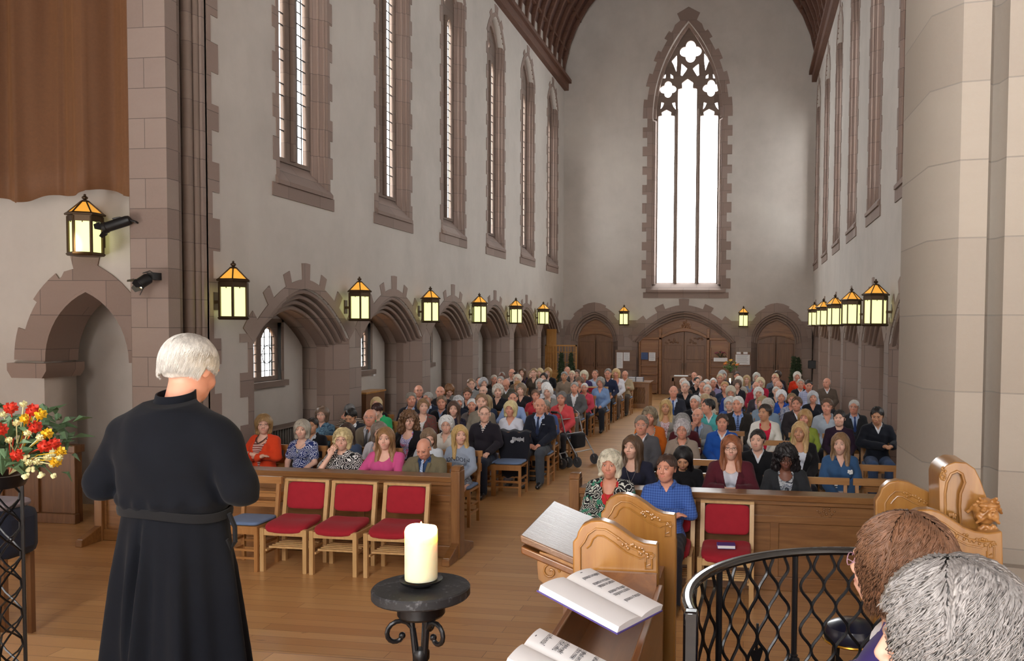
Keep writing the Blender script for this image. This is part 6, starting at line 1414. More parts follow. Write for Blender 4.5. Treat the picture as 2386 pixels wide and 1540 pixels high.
# walking frames
def rollator(px, py, rz, label, bagc, folded):
    p = az(px, py, 0); t = empty('rollator', (p.x, p.y+.15, 0), rz); tag(t, label, 'walking frame'); w = .10 if folded else .24
    for x, y in ((-w, .22), (w, .22), (-w, -.25), (w, -.25)):
        T = tr(x, y, .095) @ rotm(0, PI/2); m = MB(); m.tube([(.078*math.cos(a*PI/8), .078*math.sin(a*PI/8), 0) for a in range(16)], .017, 8, T=T, closed=True); m.lathe([(.068, -.008), (.068, .008)], 12, T=T); wl = m.build('wheel', plain('wheel_rubber', '#3a3a3c', .7), t); m = MB(); m.lathe([(.02, -.02), (.02, .02)], 10, T=T); m.build('hub', CHROME, wl)
    m = MB()
    for s in (-1, 1): m.tube([(s*w, -.25, .12), (s*w, -.22, .22), (s*w, .02, .55), (s*w, .12, .88)], .013, 8); m.tube([(s*w, .22, .12), (s*w, .20, .22), (s*w, .02, .55)], .013, 8); m.tube([(s*w, .12, .88), (s*w, .18, .92), (s*w, .30, .92)], .013, 8)
    for y, z in ((-.2, .26), (.02, .55), (.1, .8)): m.tube([(-w, y, z), (w, y, z)], .010, 6)
    m.build('frame', CHROME, t)
    for s in (-1, 1): m = MB(); m.tube([(s*w, .20, .92), (s*w, .34, .92)], .02, 8); m.build('handgrip', BLACK, t); m = MB(); m.tube([(s*w, .3, .9), (s*w, .36, .84), (s*w, .25, .82)], .007, 6); m.build('brake_lever', BLACK, t)
    m = MB(); m.box((-w+.01 if folded else -.15, -.14, .30), (w-.01 if folded else .15, .0, .56)); m.build('bag', m_cloth(bagc), t, bevel=.04)
    return t
rollator(1283, 1092, 1.25, 'folded walking frame with taupe bag at the end of a left row', '#6a5f56', True)
rollator(1335, 1085, 1.1, 'open walking frame with black bag before the coral coat', '#17171a', False)
p = az(1221, 1122, 0); t = empty('handbag', (p.x, p.y+.1, 0), .2); tag(t, 'black leather handbag on the floor beside the aisle', 'handbag'); m = MB(); m.prism([(-.17, -.07, 0), (.17, -.07, 0), (.15, -.05, .2), (-.15, -.05, .2)], (0, .14, 0)); m.build('bag_body', plain('black_bag_leather', '#141416', .35, coat=.2), t, bevel=.02); m = MB(); m.tube([(-.09, 0, .19), (-.08, 0, .29), (0, 0, .33), (.08, 0, .29), (.09, 0, .19)], .008, 6); m.build('handle', plain('black_bag_leather', '#141416', .35), t)
# dark jacket over a chair back
p = az(1192, 1018, .87)
Yj = 8.90+.93*3; p = ay(1200, 1018, Yj+.21); put_chair(p.x, Yj, 'wooden chair with a dark fleece hung over its back', None); p.z = 0
t = empty('draped_jacket', (p.x, p.y, 0)); tag(t, 'dark fleece with pale printed lettering hung over a chair back', 'jacket')
def fj(u, v):
    x = (u-.5)*.42*(1+.15*math.sin(v*5)); s = v*1.6-.35; y = -.06-.02*math.sin(u*9+v*3) if s > 0 else .05; z = .90-abs(s)*.55+.012*math.sin(u*17)
    return (x, y-.04*max(0, s)*math.sin(u*7), z)
m = MB(); m.grid(fj, 26, 24); o = m.build('cloth', m_cloth('#1c1d26'), t, angle=180); so = o.modifiers.new('solid', 'SOLIDIFY'); so.thickness = .02
m = MB(); rnd = random.Random(5)
for i in range(14): xx = -.02+.013*i; m.box((xx, -.085, .74+.02*rnd.random()), (xx+.008, -.08, .79+.02*rnd.random()))
m.ball((-.02, -.08, .74), (.03, .006, .025), 8); m.build('print', plain('pale_print', '#b9bcc2', .8), t)

def hoodie_letters():
    w = [o for o in bpy.data.objects if str(o.get('label', '')).startswith('girl with long blonde hair in grey-blue')][0]
    cu = bpy.data.curves.new('lettering', 'FONT'); cu.body = 'LONDON'; cu.size = .075; cu.align_x = 'CENTER'; cu.extrude = .001; ob = bpy.data.objects.new('lettering', cu); link(ob); bpy.context.view_layer.update()
    me = bpy.data.meshes.new_from_object(ob.evaluated_get(bpy.context.evaluated_depsgraph_get())); bpy.data.objects.remove(ob)
    bm = bmesh.new(); bm.from_mesh(me); bmesh.ops.subdivide_edges(bm, edges=bm.edges, cuts=1); bm.to_mesh(me); bm.free(); me.materials.clear(); me.materials.append(plain('navy_print', '#20263c', .8))
    for v in me.vertices: x, y, z = v.co; v.co = (x, -.26, .855+y+.02-x*x*1.2)
    o = bpy.data.objects.new('lettering', me); link(o); o.parent = w; tgt = [c for c in w.children if c.name.startswith('pullover')][0]
    m = o.modifiers.new('wrap', 'SHRINKWRAP'); m.target = tgt; m.wrap_method = 'PROJECT'; m.use_project_y = True; m.use_project_x = False; m.use_project_z = False; m.use_positive_direction = True; m.use_negative_direction = False; m.offset = .003
hoodie_letters()
# ================================================================ THE FOREGROUND, ON THE PLATFORM (z = .6)
PZ = .6
# ---------------------------------------------------------------- the standing figure in a black cassock
def standing_man():
    o = empty('person', (-2.0, 2.68, PZ)); tag(o, 'standing white-haired man seen from behind in a long black belted cassock', 'person')
    T = Matrix.Translation((-.02, .055, 1.585)) @ Matrix.Rotation(PI-.08, 4, 'Z') @ Matrix.Rotation(.40, 4, 'X') @ Matrix.Scale(.97, 4) @ Matrix.Translation(-NECK)
    V = Vol(axis_pts([(-.36, -.12, .012), (-.12, .16, .0045), (.16, .36, .012)]), axis_pts([(-.14, .0, .006), (.0, .26, .0055), (.26, .44, .008)]), axis_pts([(0, 1.1, .02), (1.1, 1.34, .007), (1.34, 1.5, .014), (1.5, 1.86, .0045)]))
    V.ell((0, .0, 1.36), (.17, .10, .2), .05); V.ell((0, .01, 1.1), (.15, .10, .18), .05); V.ell((0, .01, .95), (.16, .11, .14), .05); V.cone((-.13, 0, 1.44), (.13, 0, 1.44), .05, .05, .04)
    V.cone((0, .01, 1.46), tuple(T @ Vector((0, .0, 1.14))), .062, .056, .03); head_sdf(V, T, 'm', True)
    for s in (-1, 1):
        V.cone((s*.175, 0, 1.42), (s*.25, -.01, 1.27), .040, .036, .03); V.cone((s*.25, -.01, 1.27), (s*.07, .26, 1.22), .036, .026, .012); hand_sdf(V, (s*.07, .26, 1.22), (-s*.5, .8, .2), s, True)
        V.cone((s*.09, 0, .95), (s*.10, .02, .5), .08, .055, .03); V.cone((s*.10, .02, .5), (s*.11, 0, .08), .055, .035, .02); V.cone((s*.11, -.03, .04), (s*.13, .17, .03), .04, .03, .02)
    v, q = V.mesh(); me = np_mesh('body', v, q, SKIN['ruddy']); at = me.color_attributes.new('face', 'FLOAT_COLOR', 'POINT'); at.data.foreach_set('color', face_mask(v, T).ravel()); mobj('body', me, o)
    V = Vol(axis_pts([(-.42, .42, .0075)]), axis_pts([(-.36, .38, .0075)]), axis_pts([(.02, .9, .012), (.9, 1.70, .0075)]))
    V.cone((-.145, -.005, 1.452), (.145, -.005, 1.452), .078, .078, .05); V.cone((-.07, .0, 1.50), (.05, .0, 1.50), .07, .07, .06); V.cone((0, 0, 1.50), (-.01, .02, 1.56), .11, .070, .05)
    V.ell((0, -.02, 1.37), (.195, .125, .17), .05); V.ell((0, -.005, 1.24), (.200, .128, .13), .05)
    for s in (-1, 1): V.cone((s*.185, 0, 1.44), (s*.258, -.02, 1.28), .068, .062, .022); V.cone((s*.265, -.02, 1.285), (s*.10, .24, 1.22), .062, .046, .02)
    V.fn(lambda F, X, Y, Z: F+.0035*np.sin(Z*42+X*20+np.sin(Y*22+X*9))*np.sin(X*26-Z*18))
    # blouse gathers just over the belt
    V.fn(lambda F, X, Y, Z: F-.010*np.exp(-((Z-1.225)/.022)**2)*(.6+.5*np.sin(np.arctan2(Y, X)*13+1))*(Z > 1.17))
    V.fn(lambda F, X, Y, Z: np.maximum(F, 1.165-Z+.0*X))
    def skirt(F, X, Y, Z):
        t = np.clip((1.20-Z)/1.2, 0, 1); th = np.arctan2(Y, X); rx = .182+.135*t**.85; ry = .124+.125*t**.85
        pl = np.clip(t*5, 0, 1)*(.010+.022*t)*(np.cos(th*7+.4)+.45*np.cos(th*15+1.2)+.3*np.cos(th*4+2))
        r = np.sqrt((X/rx)**2+((Y-.005)/ry)**2); d = (r-1)*(rx+ry)/2-pl
        cx = -.035-.10*t; d = d+.045*np.exp(-((X-cx)/(.010+.05*t))**2)*(Y < 0)*np.clip(t*6, 0, 1)
        d = np.maximum(d, Z-1.20); d = np.maximum(d, .03-Z); return np.minimum(F, d)
    V.fn(skirt)
    V.fn(lambda F, X, Y, Z: np.maximum(F, Z-1.575-(Y-.03)*.2))
    v, q = V.mesh(); t = NT('black_cassock_wool'); vc = t.coord(); n = t.noise(vc, 9, 4); t.col(t.mix(n.outputs[0], '#0b0d13', '#10131a')); t.rough(.9); t.b.inputs['Specular IOR Level'].default_value = .12; t.b.inputs['Sheen Weight'].default_value = .04; t.b.inputs['Sheen Roughness'].default_value = .5; t.bump(t.noise(vc, 380, 2).outputs[0], .35, .001)
    mobj('cassock', np_mesh('cassock', v, q, t.m), o)
    m = MB(); m.lathe([(.074, 1.535), (.071, 1.56), (.067, 1.585), (.065, 1.600), (.060, 1.600), (.060, 1.585), (.062, 1.535)], 40, T=tr(-.012, .028, 0) @ Matrix(((1, 0, 0, 0), (0, 1, .18, -.285), (0, .22, 1, 0), (0, 0, 0, 1)))); m.build('collar', t.m, o)
    m = MB(); N = 48; vs = []; fs = []
    for i in range(N):
        a = 2*PI*i/N; dz = .006*math.sin(a*3)
        for rr, zz in ((.97, 1.174), (1.0, 1.174), (1.012, 1.19), (1.0, 1.205), (.97, 1.205)): vs.append((.202*rr*math.cos(a), .005+.140*rr*math.sin(a), zz+dz-.012*math.cos(a)))
    for i in range(N):
        for k in range(5): fs.append((i*5+k, i*5+(k+1) % 5, ((i+1) % N)*5+(k+1) % 5, ((i+1) % N)*5+k))
    m.add(vs, fs); m.tube([(.21, .0, 1.18), (.225, .01, 1.13), (.232, .0, 1.08), (.215, .0, 1.05), (.205, -.01, 1.09)], .008, 8); m.build('belt', m_cloth('#0d0e12'), o)
    V = Vol(axis_pts([(-.15, .15, .005)]), axis_pts([(-.15, .16, .005)]), axis_pts([(1.08, 1.38, .005)])); hair_base(V, 'nape', 0, 1.0); v, q = V.mesh()
    lv, lq = locks('nape', 4200, 5, rad=.0017, curl=.002, length=.13, steps=10); q = np.concatenate([q, lq+len(v)]); v = np.concatenate([v, lv])
    h = mobj('hair', np_mesh('hair', v, q, m_hair('#c4c0b9')), o); h.matrix_local = T @ tr(0, 0, .006) @ Matrix.Scale(1.06, 4, (0, 1, 0)) if False else T
standing_man()
# ---------------------------------------------------------------- two seated women in the near right corner
def near_woman(x, y, rz, ztop, hname, hcol, style, n, rad, curl, ln, top, tcol, inner, gl, label, seed, pitch=0, skin='pale', yaw=0):
    o = person(x, y, ztop, 'f', 'none', hcol, skin, top, tcol, inner, None, 'lap', yaw, pitch, gl, label, None, True, rz, z0=PZ, legc='#22222a', shoes=True)
    V = Vol(axis_pts([(-.17, .17, .005)]), axis_pts([(-.16, .20, .005)]), axis_pts([(1.06, 1.40, .005)])); hair_base(V, 'nape', seed, .9); v, q = V.mesh()
    lv, lq = locks(style, n, seed, rad=rad, curl=curl, length=ln, steps=12); q = np.concatenate([q, lq+len(v)]); v = np.concatenate([v, lv])
    h = mobj('hair', np_mesh('hair', v, q, m_hair(hcol)), o); h.matrix_local = head_T(yaw, pitch); return o
q_ = ay(2098, 1222, 2.25); w1 = near_woman(q_.x, 2.25, -2.15, (q_.z-PZ)*1.03, 'hair', '#74513a', 'shag', 5200, .0026, .010, .16, 'cardigan', '#3d3070', '#e4e4ea', '#b08a9c', 'seated woman with layered chestnut hair, glasses and purple cardigan, seen from behind', 4)
m = MB(); m.tube([(.10*math.cos(a), .035+.075*math.sin(a), 1.025+.012*math.sin(a*2)) for a in [2*PI*i/24 for i in range(24)]], .024, 8, closed=True); m.build('collar', m_cloth('#dfe0e8'), w1)
q_ = ay(2238, 1350, 1.62); w2 = near_woman(q_.x, 1.62, -1.85, (q_.z-PZ)*1.03, 'hair', '#938f8d', 'perm', 4600, .0032, .013, .15, 'coat', '#c9c4c8', None, None, 'seated woman with curly silver-grey hair in the bottom right corner, facing left', 6, pitch=.15)
# ---------------------------------------------------------------- bench the two women sit on
t = empty('choir_bench', (0, 0, 0)); tag(t, 'oak choir bench under the two seated women', 'bench'); m = MB(); m.box((.18, 1.2, PZ+.38), (.72, 2.6, PZ+.42)); m.build('seat', STALLD, t); [MB().box((.2, y, PZ), (.7, y+.04, PZ+.38)).build('support', STALLD, t) for y in (1.25, 2.5)]
# ---------------------------------------------------------------- candle on its wrought iron stand
cx, cy = -.99, 2.45
t = empty('candle_stand', (cx, cy, PZ)); tag(t, 'black wrought iron candle stand with round top and scrolls', 'candle stand')
def topmat():
    q = NT('waxy_black_iron'); v = q.coord(); n = q.noise(v, 38, 5, .7); c = q.ramp(n.outputs[0], [(.56, '#1d1d20'), (.66, '#4a4a4e'), (.74, '#77777a')]); q.col(c); q.rough(.6); q.bump(n.outputs[0], .4, .003); return q.m
m = MB(); m.lathe([(.01, 1.005), (.146, 1.005), (.150, 1.010), (.150, 1.032), (.146, 1.037), (.01, 1.037)], 48); m.build('plate', topmat(), t)
m = MB(); m.lathe([(.01, .945), (.068, .945), (.073, .952), (.073, 1.005), (.01, 1.005)], 32); m.build('hub', IRON, t)
m = MB(); m.lathe([(.01, 1.037), (.03, 1.037), (.035, 1.045), (.062, 1.052), (.066, 1.060), (.060, 1.058), (.03, 1.052), (.01, 1.052)], 28); m.build('drip_dish', IRON, t)
for i in range(3):
    a = i*2*PI/3-.52; T = Matrix.Rotation(a, 4, 'Z')
    m = MB(); m.tube([(.03, 0, .945), (.026, 0, .90), (.018, 0, .82), (.016, .004, .72), (.03, .0, .58), (.075, -.0, .32), (.13, 0, .08), (.16, 0, .012), (.185, 0, .03)], .0085, 8, T=T); m.build('leg', IRON, t)
    T = Matrix.Rotation(a+ (0 if i else .0), 4, 'Z'); L = [(.03+.0*k, 0, .93) for k in range(1)]
    cx_, cz_ = .072, .895
    sp = [(cx_+(.044-.0024*k)*math.cos(q), 0, cz_+(.044-.0024*k)*math.sin(q)) for k, q in enumerate([2.3-.42*j for j in range(13)])]
    m = MB(); m.tube([(.014, 0, .78), (.016, 0, .85), (.024, 0, .905)]+sp, .0075, 8, T=T); m.ball(tuple(T @ Vector(sp[-1])), .011, 8); m.build('scroll', IRON, t)
m = MB(); m.lathe([(.02, .80), (.026, .81), (.026, .83), (.02, .84)], 12); m.build('band', IRON, t)
t = empty('candle', (cx, cy, PZ+1.060)); tag(t, 'thick lit ivory pillar candle on the black iron stand', 'candle')
wax = NT('ivory_candle_wax'); wax.col('#ebe2bd'); wax.rough(.45); wax.b.inputs['Subsurface Weight'].default_value = 1.0; wax.b.inputs['Subsurface Radius'].default_value = (1.0, .75, .5); wax.b.inputs['Subsurface Scale'].default_value = .04
m = MB(); N = 40; prof = [(.01, 0), (.049, 0), (.0500, .004), (.0500, .150), (.047, .158), (.040, .150), (.02, .140), (.005, .138)]
vs = []; fs = []
for j, (r, z) in enumerate(prof):
    for k in range(N): a = 2*PI*k/N; vs.append((r*math.cos(a), r*math.sin(a), z+(.005*math.sin(a-.6)+.002*math.sin(a*3) if j > 2 else 0)))
for j in range(len(prof)-1):
    for k in range(N): fs.append((j*N+k, j*N+(k+1) % N, (j+1)*N+(k+1) % N, (j+1)*N+k))
fs += [tuple(range(N))[::-1], tuple(range((len(prof)-1)*N, len(prof)*N))]; m.add(vs, fs); m.build('wax', wax.m, t)
m = MB(); m.tube([(0, 0, .137), (.001, 0, .150)], .0015, 6); m.build('wick', BLACK, t)
m = MB(); m.lathe([(.001, .146), (.0055, .151), (.0065, .157), (.004, .168), (.0008, .178)], 12); m.build('flame', emit('flame', '#ffb347', 5), t)
l = bpy.data.lights.new('flame_light', 'POINT'); l.energy = .8; l.color = (1, .72, .36); l.shadow_soft_size = .006; o = bpy.data.objects.new('flame_light', l); link(o); o.parent = t; o.location = (0, 0, .182)
# ---------------------------------------------------------------- choir stalls, left group
def outline(pts, Y): return [(ay(x, y, Y).x, ay(x, y, Y).z) for x, y in pts]
def inset(L, d):
    n = len(L); R = []
    for i in range(n):
        a, b, c = L[i-1], L[i], L[(i+1) % n]; t = Vector((c[0]-a[0], c[1]-a[1])); t.normalize(); R.append((b[0]+t.y*d, b[1]-t.x*d))
    return R
def stall_end(name, L, Y, th, label, mat_, zb, groove, seed, group=None):
    """L: outline in (x, z) from lower left over the crest to lower right"""
    t = empty(name, (0, 0, 0)); tag(t, label, 'bench end', group); m = MB(); P = [(L[0][0], zb)]+L+[(L[-1][0], zb)]
    m.prism([(x, Y, z) for x, z in P], (0, th, 0)); m.build('panel', mat_, t, bevel=.006)
    m = MB(); pts = [(x, Y-.001, z) for x, z in groove]; m.tube(pts, .0042, 6); p2 = inset(groove, .024)[1:-1]; m.tube([(x, Y-.001, z) for x, z in p2], .0035, 6)
    m.build('moulding', mat_, t)
    m = MB(); rnd = random.Random(seed); mid = groove[len(groove)//2]; nx = groove[min(len(groove)//2+3, len(groove)-1)]
    for i in range(22): f = rnd.random(); x = mid[0]+(nx[0]-mid[0])*f; z = mid[1]+(nx[1]-mid[1])*f-.012+.012*rnd.uniform(-1, 1); m.ball((x, Y-.002, z), (.006, .004, .006), 6)
    m.tube([(nx[0]+.010*math.cos(a*.9)*(1-a*.06), Y-.003, nx[1]-.012+.010*math.sin(a*.9)*(1-a*.06)) for a in range(11)], .0028, 5); m.build('carving', mat_, t); return t
EN = [(1335, 1375), (1334, 1262), (1343, 1254), (1346, 1240), (1356, 1224), (1376, 1214), (1402, 1213), (1428, 1222), (1452, 1238), (1476, 1256), (1500, 1266), (1532, 1270), (1533, 1338), (1534, 1346)]
GR = [(1352, 1372), (1352, 1275), (1362, 1262), (1370, 1245), (1388, 1232), (1412, 1234), (1440, 1252), (1468, 1274), (1495, 1286), (1519, 1288), (1519, 1325), (1504, 1325), (1504, 1308)]
Ln = outline(EN, 2.85); Gn = outline(GR, 2.85)
stall_end('choir_stall_end', Ln, 2.85, .055, 'carved golden oak stall end with scrolled crest, nearer of the left pair', STALL, PZ, Gn, 3, 'carved ends of the left choir stalls')
stall_end('choir_stall_end', [(x+.025, z+.008) for x, z in Ln], 3.28, .055, 'carved golden oak stall end, farther of the left pair beside the check shirt', STALL, PZ, [(x+.025, z+.008) for x, z in Gn], 8, 'carved ends of the left choir stalls')
x0 = Ln[0][0]
t = empty('stall_seat_row', (0, 0, 0)); tag(t, 'oak bench carcass joining the two left stall ends', 'bench'); m = MB(); m.box((x0+.04, 2.91, 1.00), (Ln[-1][0]-.02, 3.27, 1.04)); m.box((Ln[-1][0]-.05, 2.91, PZ), (Ln[-1][0]-.02, 3.27, 1.5)); m.build('panel', STALLD, t)
# sloping desk board, worn and shiny
t = empty('choir_desk', (0, 0, 0)); tag(t, 'sloping dark oak desk board with worn glossy top and scroll bracket', 'desk')
A, B, Cq = ay(1212, 1246, 3.06), ay(1290, 1166, 3.66), None; zl = 1.66
pl = az(1212, 1246, zl); pf = az(1290, 1166, zl); wv = (.36, -.0, -.135)
worn = NT('worn_oak_top'); vc = worn.coord((9, 60, 9)); n = worn.noise(vc, 1, 5, .7, 1.5); worn.col(worn.ramp(n.outputs[0], [(.3, '#5a3d27'), (.6, '#70513a'), (.8, '#8a7260')])); worn.b.inputs['Roughness'].default_value = .34; worn.b.inputs['Coat Weight'].default_value = .7; worn.b.inputs['Coat Roughness'].default_value = .3; worn.bump(n.outputs[0], .9, .006)
P4 = [pl, pf, pf+Vector(wv), pl+Vector(wv)]
m = MB(); m.prism([tuple(p) for p in P4], (0, 0, -.028)); m.build('desk_top', worn.m, t, bevel=.005)
m = MB(); m.prism([tuple(p+Vector((.0, .01, -.045))) for p in P4], (0, 0, -.03)); m.build('under_rail', STALLD, t, bevel=.006)
m = MB(); c0 = pl+Vector((.115, .02, -.14)); m.prism([(c0.x-.045, c0.y, c0.z+.075), (c0.x-.055, c0.y, c0.z+.03), (c0.x-.05, c0.y, c0.z-.03), (c0.x-.015, c0.y, c0.z-.06), (c0.x+.03, c0.y, c0.z-.055), (c0.x+.06, c0.y, c0.z-.02), (c0.x+.12, c0.y, c0.z-.04), (c0.x+.12, c0.y, c0.z+.02), (c0.x+.05, c0.y, c0.z+.05)], (0, .05, 0))
m.tube([(c0.x-.002+(.036-.0022*k)*math.cos(k*.62), c0.y-.002, c0.z+.0+(.036-.0022*k)*math.sin(k*.62)) for k in range(15)], .005, 6); m.build('bracket', STALL, t, bevel=.006)
m = MB(); m.box((pl.x+.16, pl.y+.03, PZ), (pl.x+.20, pf.y-.02, 1.52)); m.build('front_panel', STALLD, t)
# near book desk: an open trough between two rails
t = empty('choir_book_trough', (0, 0, 0)); tag(t, 'brown oak book trough of the front choir desk, open on top', 'desk'); bl = az(1338, 1415, 1.60); br = az(1500, 1450, 1.56); y0, y1 = 1.1, 2.84
m = MB(); m.box((bl.x-.02, y0, PZ), (bl.x, y1, 1.60)); m.box((br.x, y0, PZ), (br.x+.022, y1, 1.56)); m.build('rail', STALLD, t, bevel=.004); m = MB(); m.box((bl.x, y0, 1.44), (br.x, y1, 1.46)); m.build('shelf', STALLD, t); m = MB(); m.box((bl.x, y1-.02, 1.46), (br.x, y1, 1.60)); m.build('end_board', STALLD, t)
m = MB(); m.box((bl.x, y0, PZ), (bl.x+.02, y1, 1.44)); m.build('front_panel', STALLD, t)
def open_book(c, zl_, zr_, label, seed):
    """c: four image corners: far-left, far-right, near-right, near-left"""
    P = [az(*c[0], zl_), az(*c[1], zr_), az(*c[2], zr_), az(*c[3], zl_)]; ctr = sum(P, Vector())/4; ex = ((P[1]-P[0])+(P[2]-P[3]))/2; ey = ((P[0]-P[3])+(P[1]-P[2]))/2; L, Wd = ex.length, ey.length
    ex.normalize(); ez = ex.cross(ey).normalized(); ey = ez.cross(ex); Mx = Matrix((ex, ey, ez)).transposed().to_4x4(); Mx.translation = ctr; t = empty('open_hymn_book'); t.matrix_world = Mx; tag(t, label, 'book', 'open hymn books on the choir desk')
    m = MB(); m.box((-L/2-.004, -Wd/2-.004, -.016), (L/2+.004, Wd/2+.004, -.013)); m.build('cover', plain('purple_book_cloth', '#4a3a86'), t)
    h = lambda v: .004+.010*math.sin(min(1, abs(v)*2/Wd*1.0)*PI*.9)**.7 if abs(v) > .001 else .002
    m = MB(); n = 17; vs = []; fs = []
    for i in range(n): v = -Wd/2+Wd*i/(n-1); vs += [(-L/2, v, h(v)-.004), (L/2, v, h(v)-.004), (-L/2, v, -.013), (L/2, v, -.013)]
    for i in range(n-1): b = 4*i; fs += [(b, b+1, b+5, b+4), (b+2, b+6, b+7, b+3), (b, b+4, b+6, b+2), (b+1, b+3, b+7, b+5)]
    fs += [(0, 2, 3, 1), (4*n-4, 4*n-3, 4*n-1, 4*n-2)]; m.add(vs, fs); m.build('pages', WHITEP, t)
    m = MB(); rnd = random.Random(seed)
    for k in range(6):
        u = -L*.36+L*.105*k+(.01 if k % 2 else 0)
        for j in range(4): uu = u+j*.0028; m.box((uu, Wd*.09, h(Wd*.3)-.0045), (uu+.0004, Wd*.43, h(Wd*.3)-.0034))
        for j in range(10): v = Wd*(.11+.03*j); m.box((u-.002+.012*rnd.random(), v, h(v)-.0038), (u+.001+.012*rnd.random(), v+.0014, h(v)-.0030))
    m.box((-L*.46, Wd*.2, h(.2*Wd)-.0038), (-L*.45, Wd*.24, h(.2*Wd)-.003)); m.build('printed_music', plain('page_ink', '#55555c', .8), t); return t
open_book([(1340, 1310), (1511, 1400), (1478, 1478), (1297, 1386)], 1.70, 1.625, 'open hymn book leaning on the near stall end, blank lower page', 1)
open_book([(1247, 1460), (1440, 1560), (1392, 1640), (1192, 1545)], 1.70, 1.625, 'open hymn book at the bottom edge with printed music', 2)
# ---------------------------------------------------------------- right stalls
ER = [(2100, 1300), (2100, 1226), (2112, 1212), (2120, 1198), (2142, 1188), (2168, 1187), (2192, 1194), (2218, 1210), (2245, 1228), (2272, 1238), (2302, 1242), (2336, 1238), (2338, 1316), (2332, 1330)]
GRR = [(2125, 1300), (2125, 1238), (2136, 1222), (2150, 1208), (2172, 1206), (2200, 1220), (2228, 1240), (2258, 1256), (2290, 1262), (2316, 1262), (2316, 1300), (2300, 1300), (2300, 1284)]
EF = [(2040, 1240), (2040, 1166), (2050, 1152), (2054, 1138), (2070, 1124), (2092, 1119), (2118, 1124), (2145, 1138), (2172, 1150), (2198, 1156), (2240, 1158), (2240, 1240)]
GF = [(2062, 1240), (2062, 1172), (2072, 1156), (2086, 1144), (2106, 1144), (2132, 1158), (2160, 1170), (2180, 1174)]
stall_end('choir_stall_end', outline(ER, 3.3), 3.3, .06, 'carved golden oak stall end with scrolled crest, nearer of the right pair', STALL, PZ, outline(GRR, 3.3), 5, 'carved ends of the right choir stalls')
stall_end('choir_stall_end', outline(EF, 3.68), 3.68, .06, 'carved golden oak stall end left of the carved canopy, farther of the right pair', STALL, PZ, outline(GF, 3.68), 6, 'carved ends of the right choir stalls')
def canopy():
    t = empty('stall_canopy', (0, 0, 0)); tag(t, 'arched oak stall canopy with a carved grotesque head and grapes', 'canopy'); Y = 3.42
    O = outline([(2190, 1245), (2188, 1112), (2194, 1096), (2206, 1084), (2226, 1076), (2252, 1078), (2272, 1092), (2284, 1116), (2296, 1150), (2308, 1180), (2318, 1240)], Y)
    I = outline([(2203, 1245), (2202, 1150), (2206, 1124), (2216, 1104), (2230, 1098), (2242, 1104), (2248, 1124), (2238, 1150), (2236, 1180), (2240, 1245)], Y)
    m = MB(); m.prism([(x, Y+.02, z) for x, z in O], (0, .18, 0)); m.build('back_board', STALL, t, bevel=.008)
    m = MB(); a = O[:11]; b = [I[0], I[1], I[2], I[3], I[4], I[5], I[6], I[7], I[8], I[8], I[9]]; ring_solid(m, 'y', b, a, Y, Y+.03); m.build('arch_frame', STALL, t, bevel=.004)
    m = MB(); m.tube([(x, Y, z) for x, z in I], .006, 6); p = ay(2215, 1215, Y); rnd = random.Random(2)
    for i in range(26): m.ball((p.x+rnd.uniform(-.018, .018), Y-.002, p.z+rnd.uniform(-.03, .03)), .007, 6)
    p = ay(2198, 1105, Y)
    for i in range(14): m.ball((p.x+rnd.uniform(-.012, .008), Y-.002, p.z+rnd.uniform(-.03, .03)), .006, 6)
    m.build('carving', STALL, t)
    c = ay(2296, 1192, Y-.03); V = Vol(axis_pts([(-.08, .08, .003)]), axis_pts([(-.09, .06, .003)]), axis_pts([(-.09, .08, .003)]))
    V.ell((0, 0, 0), (.045, .045, .055), .01); V.ell((0, -.035, .03), (.035, .015, .012), .008)
    for s in (-1, 1):
        V.ell((s*.018, -.043, .014), (.012, .010, .008), .004); V.ell((s*.018, -.052, .012), (.006, .005, .005), .001); V.ell((s*.026, -.03, -.012), (.018, .018, .016), .01)
        for k in range(5): V.cone((s*.02, -.02, .045), (s*(.03+.008*k), -.035+.012*k, .058-.016*k), .008, .006, .004)
        V.cone((s*.01, -.05, -.01), (s*.04, -.035, -.035), .007, .006, .004)
    V.ell((0, -.055, -.003), (.010, .014, .016), .006); V.ell((0, -.048, -.034), (.02, .012, .010), .004, None, True)
    for i, (x, z) in enumerate(((-.018, -.05), (0, -.052), (.018, -.05), (-.01, -.066), (.01, -.066), (.028, -.06), (-.028, -.058))): V.ell((x, -.040, z), (.011, .011, .011), .002)
    V.fn(lambda F, X, Y_, Z: F+.0018*np.sin(X*190)*np.sin(Z*170+Y_*80)); v, q = V.mesh(); mobj('carved_head', np_mesh('carved_head', v, q, m_wood('carved_head_oak', ('#7a4f28', '#9c6c38', '#ae7e49'), axis=2, rough=.35)), t, c)
canopy()
t = empty('stall_desk', (0, 0, 0)); tag(t, 'sloping oak desk along the lower right edge below the stall end', 'desk'); m = MB(); m.prism([(.78, 2.2, 1.42), (1.14, 2.2, 1.36), (1.14, 3.28, 1.36), (.78, 3.28, 1.42)], (0, 0, -.03)); m.build('desk_top', STALLD, t, bevel=.005); m = MB(); m.box((1.04, 2.2, PZ), (1.08, 3.28, 1.33)); m.build('front_panel', STALLD, t)
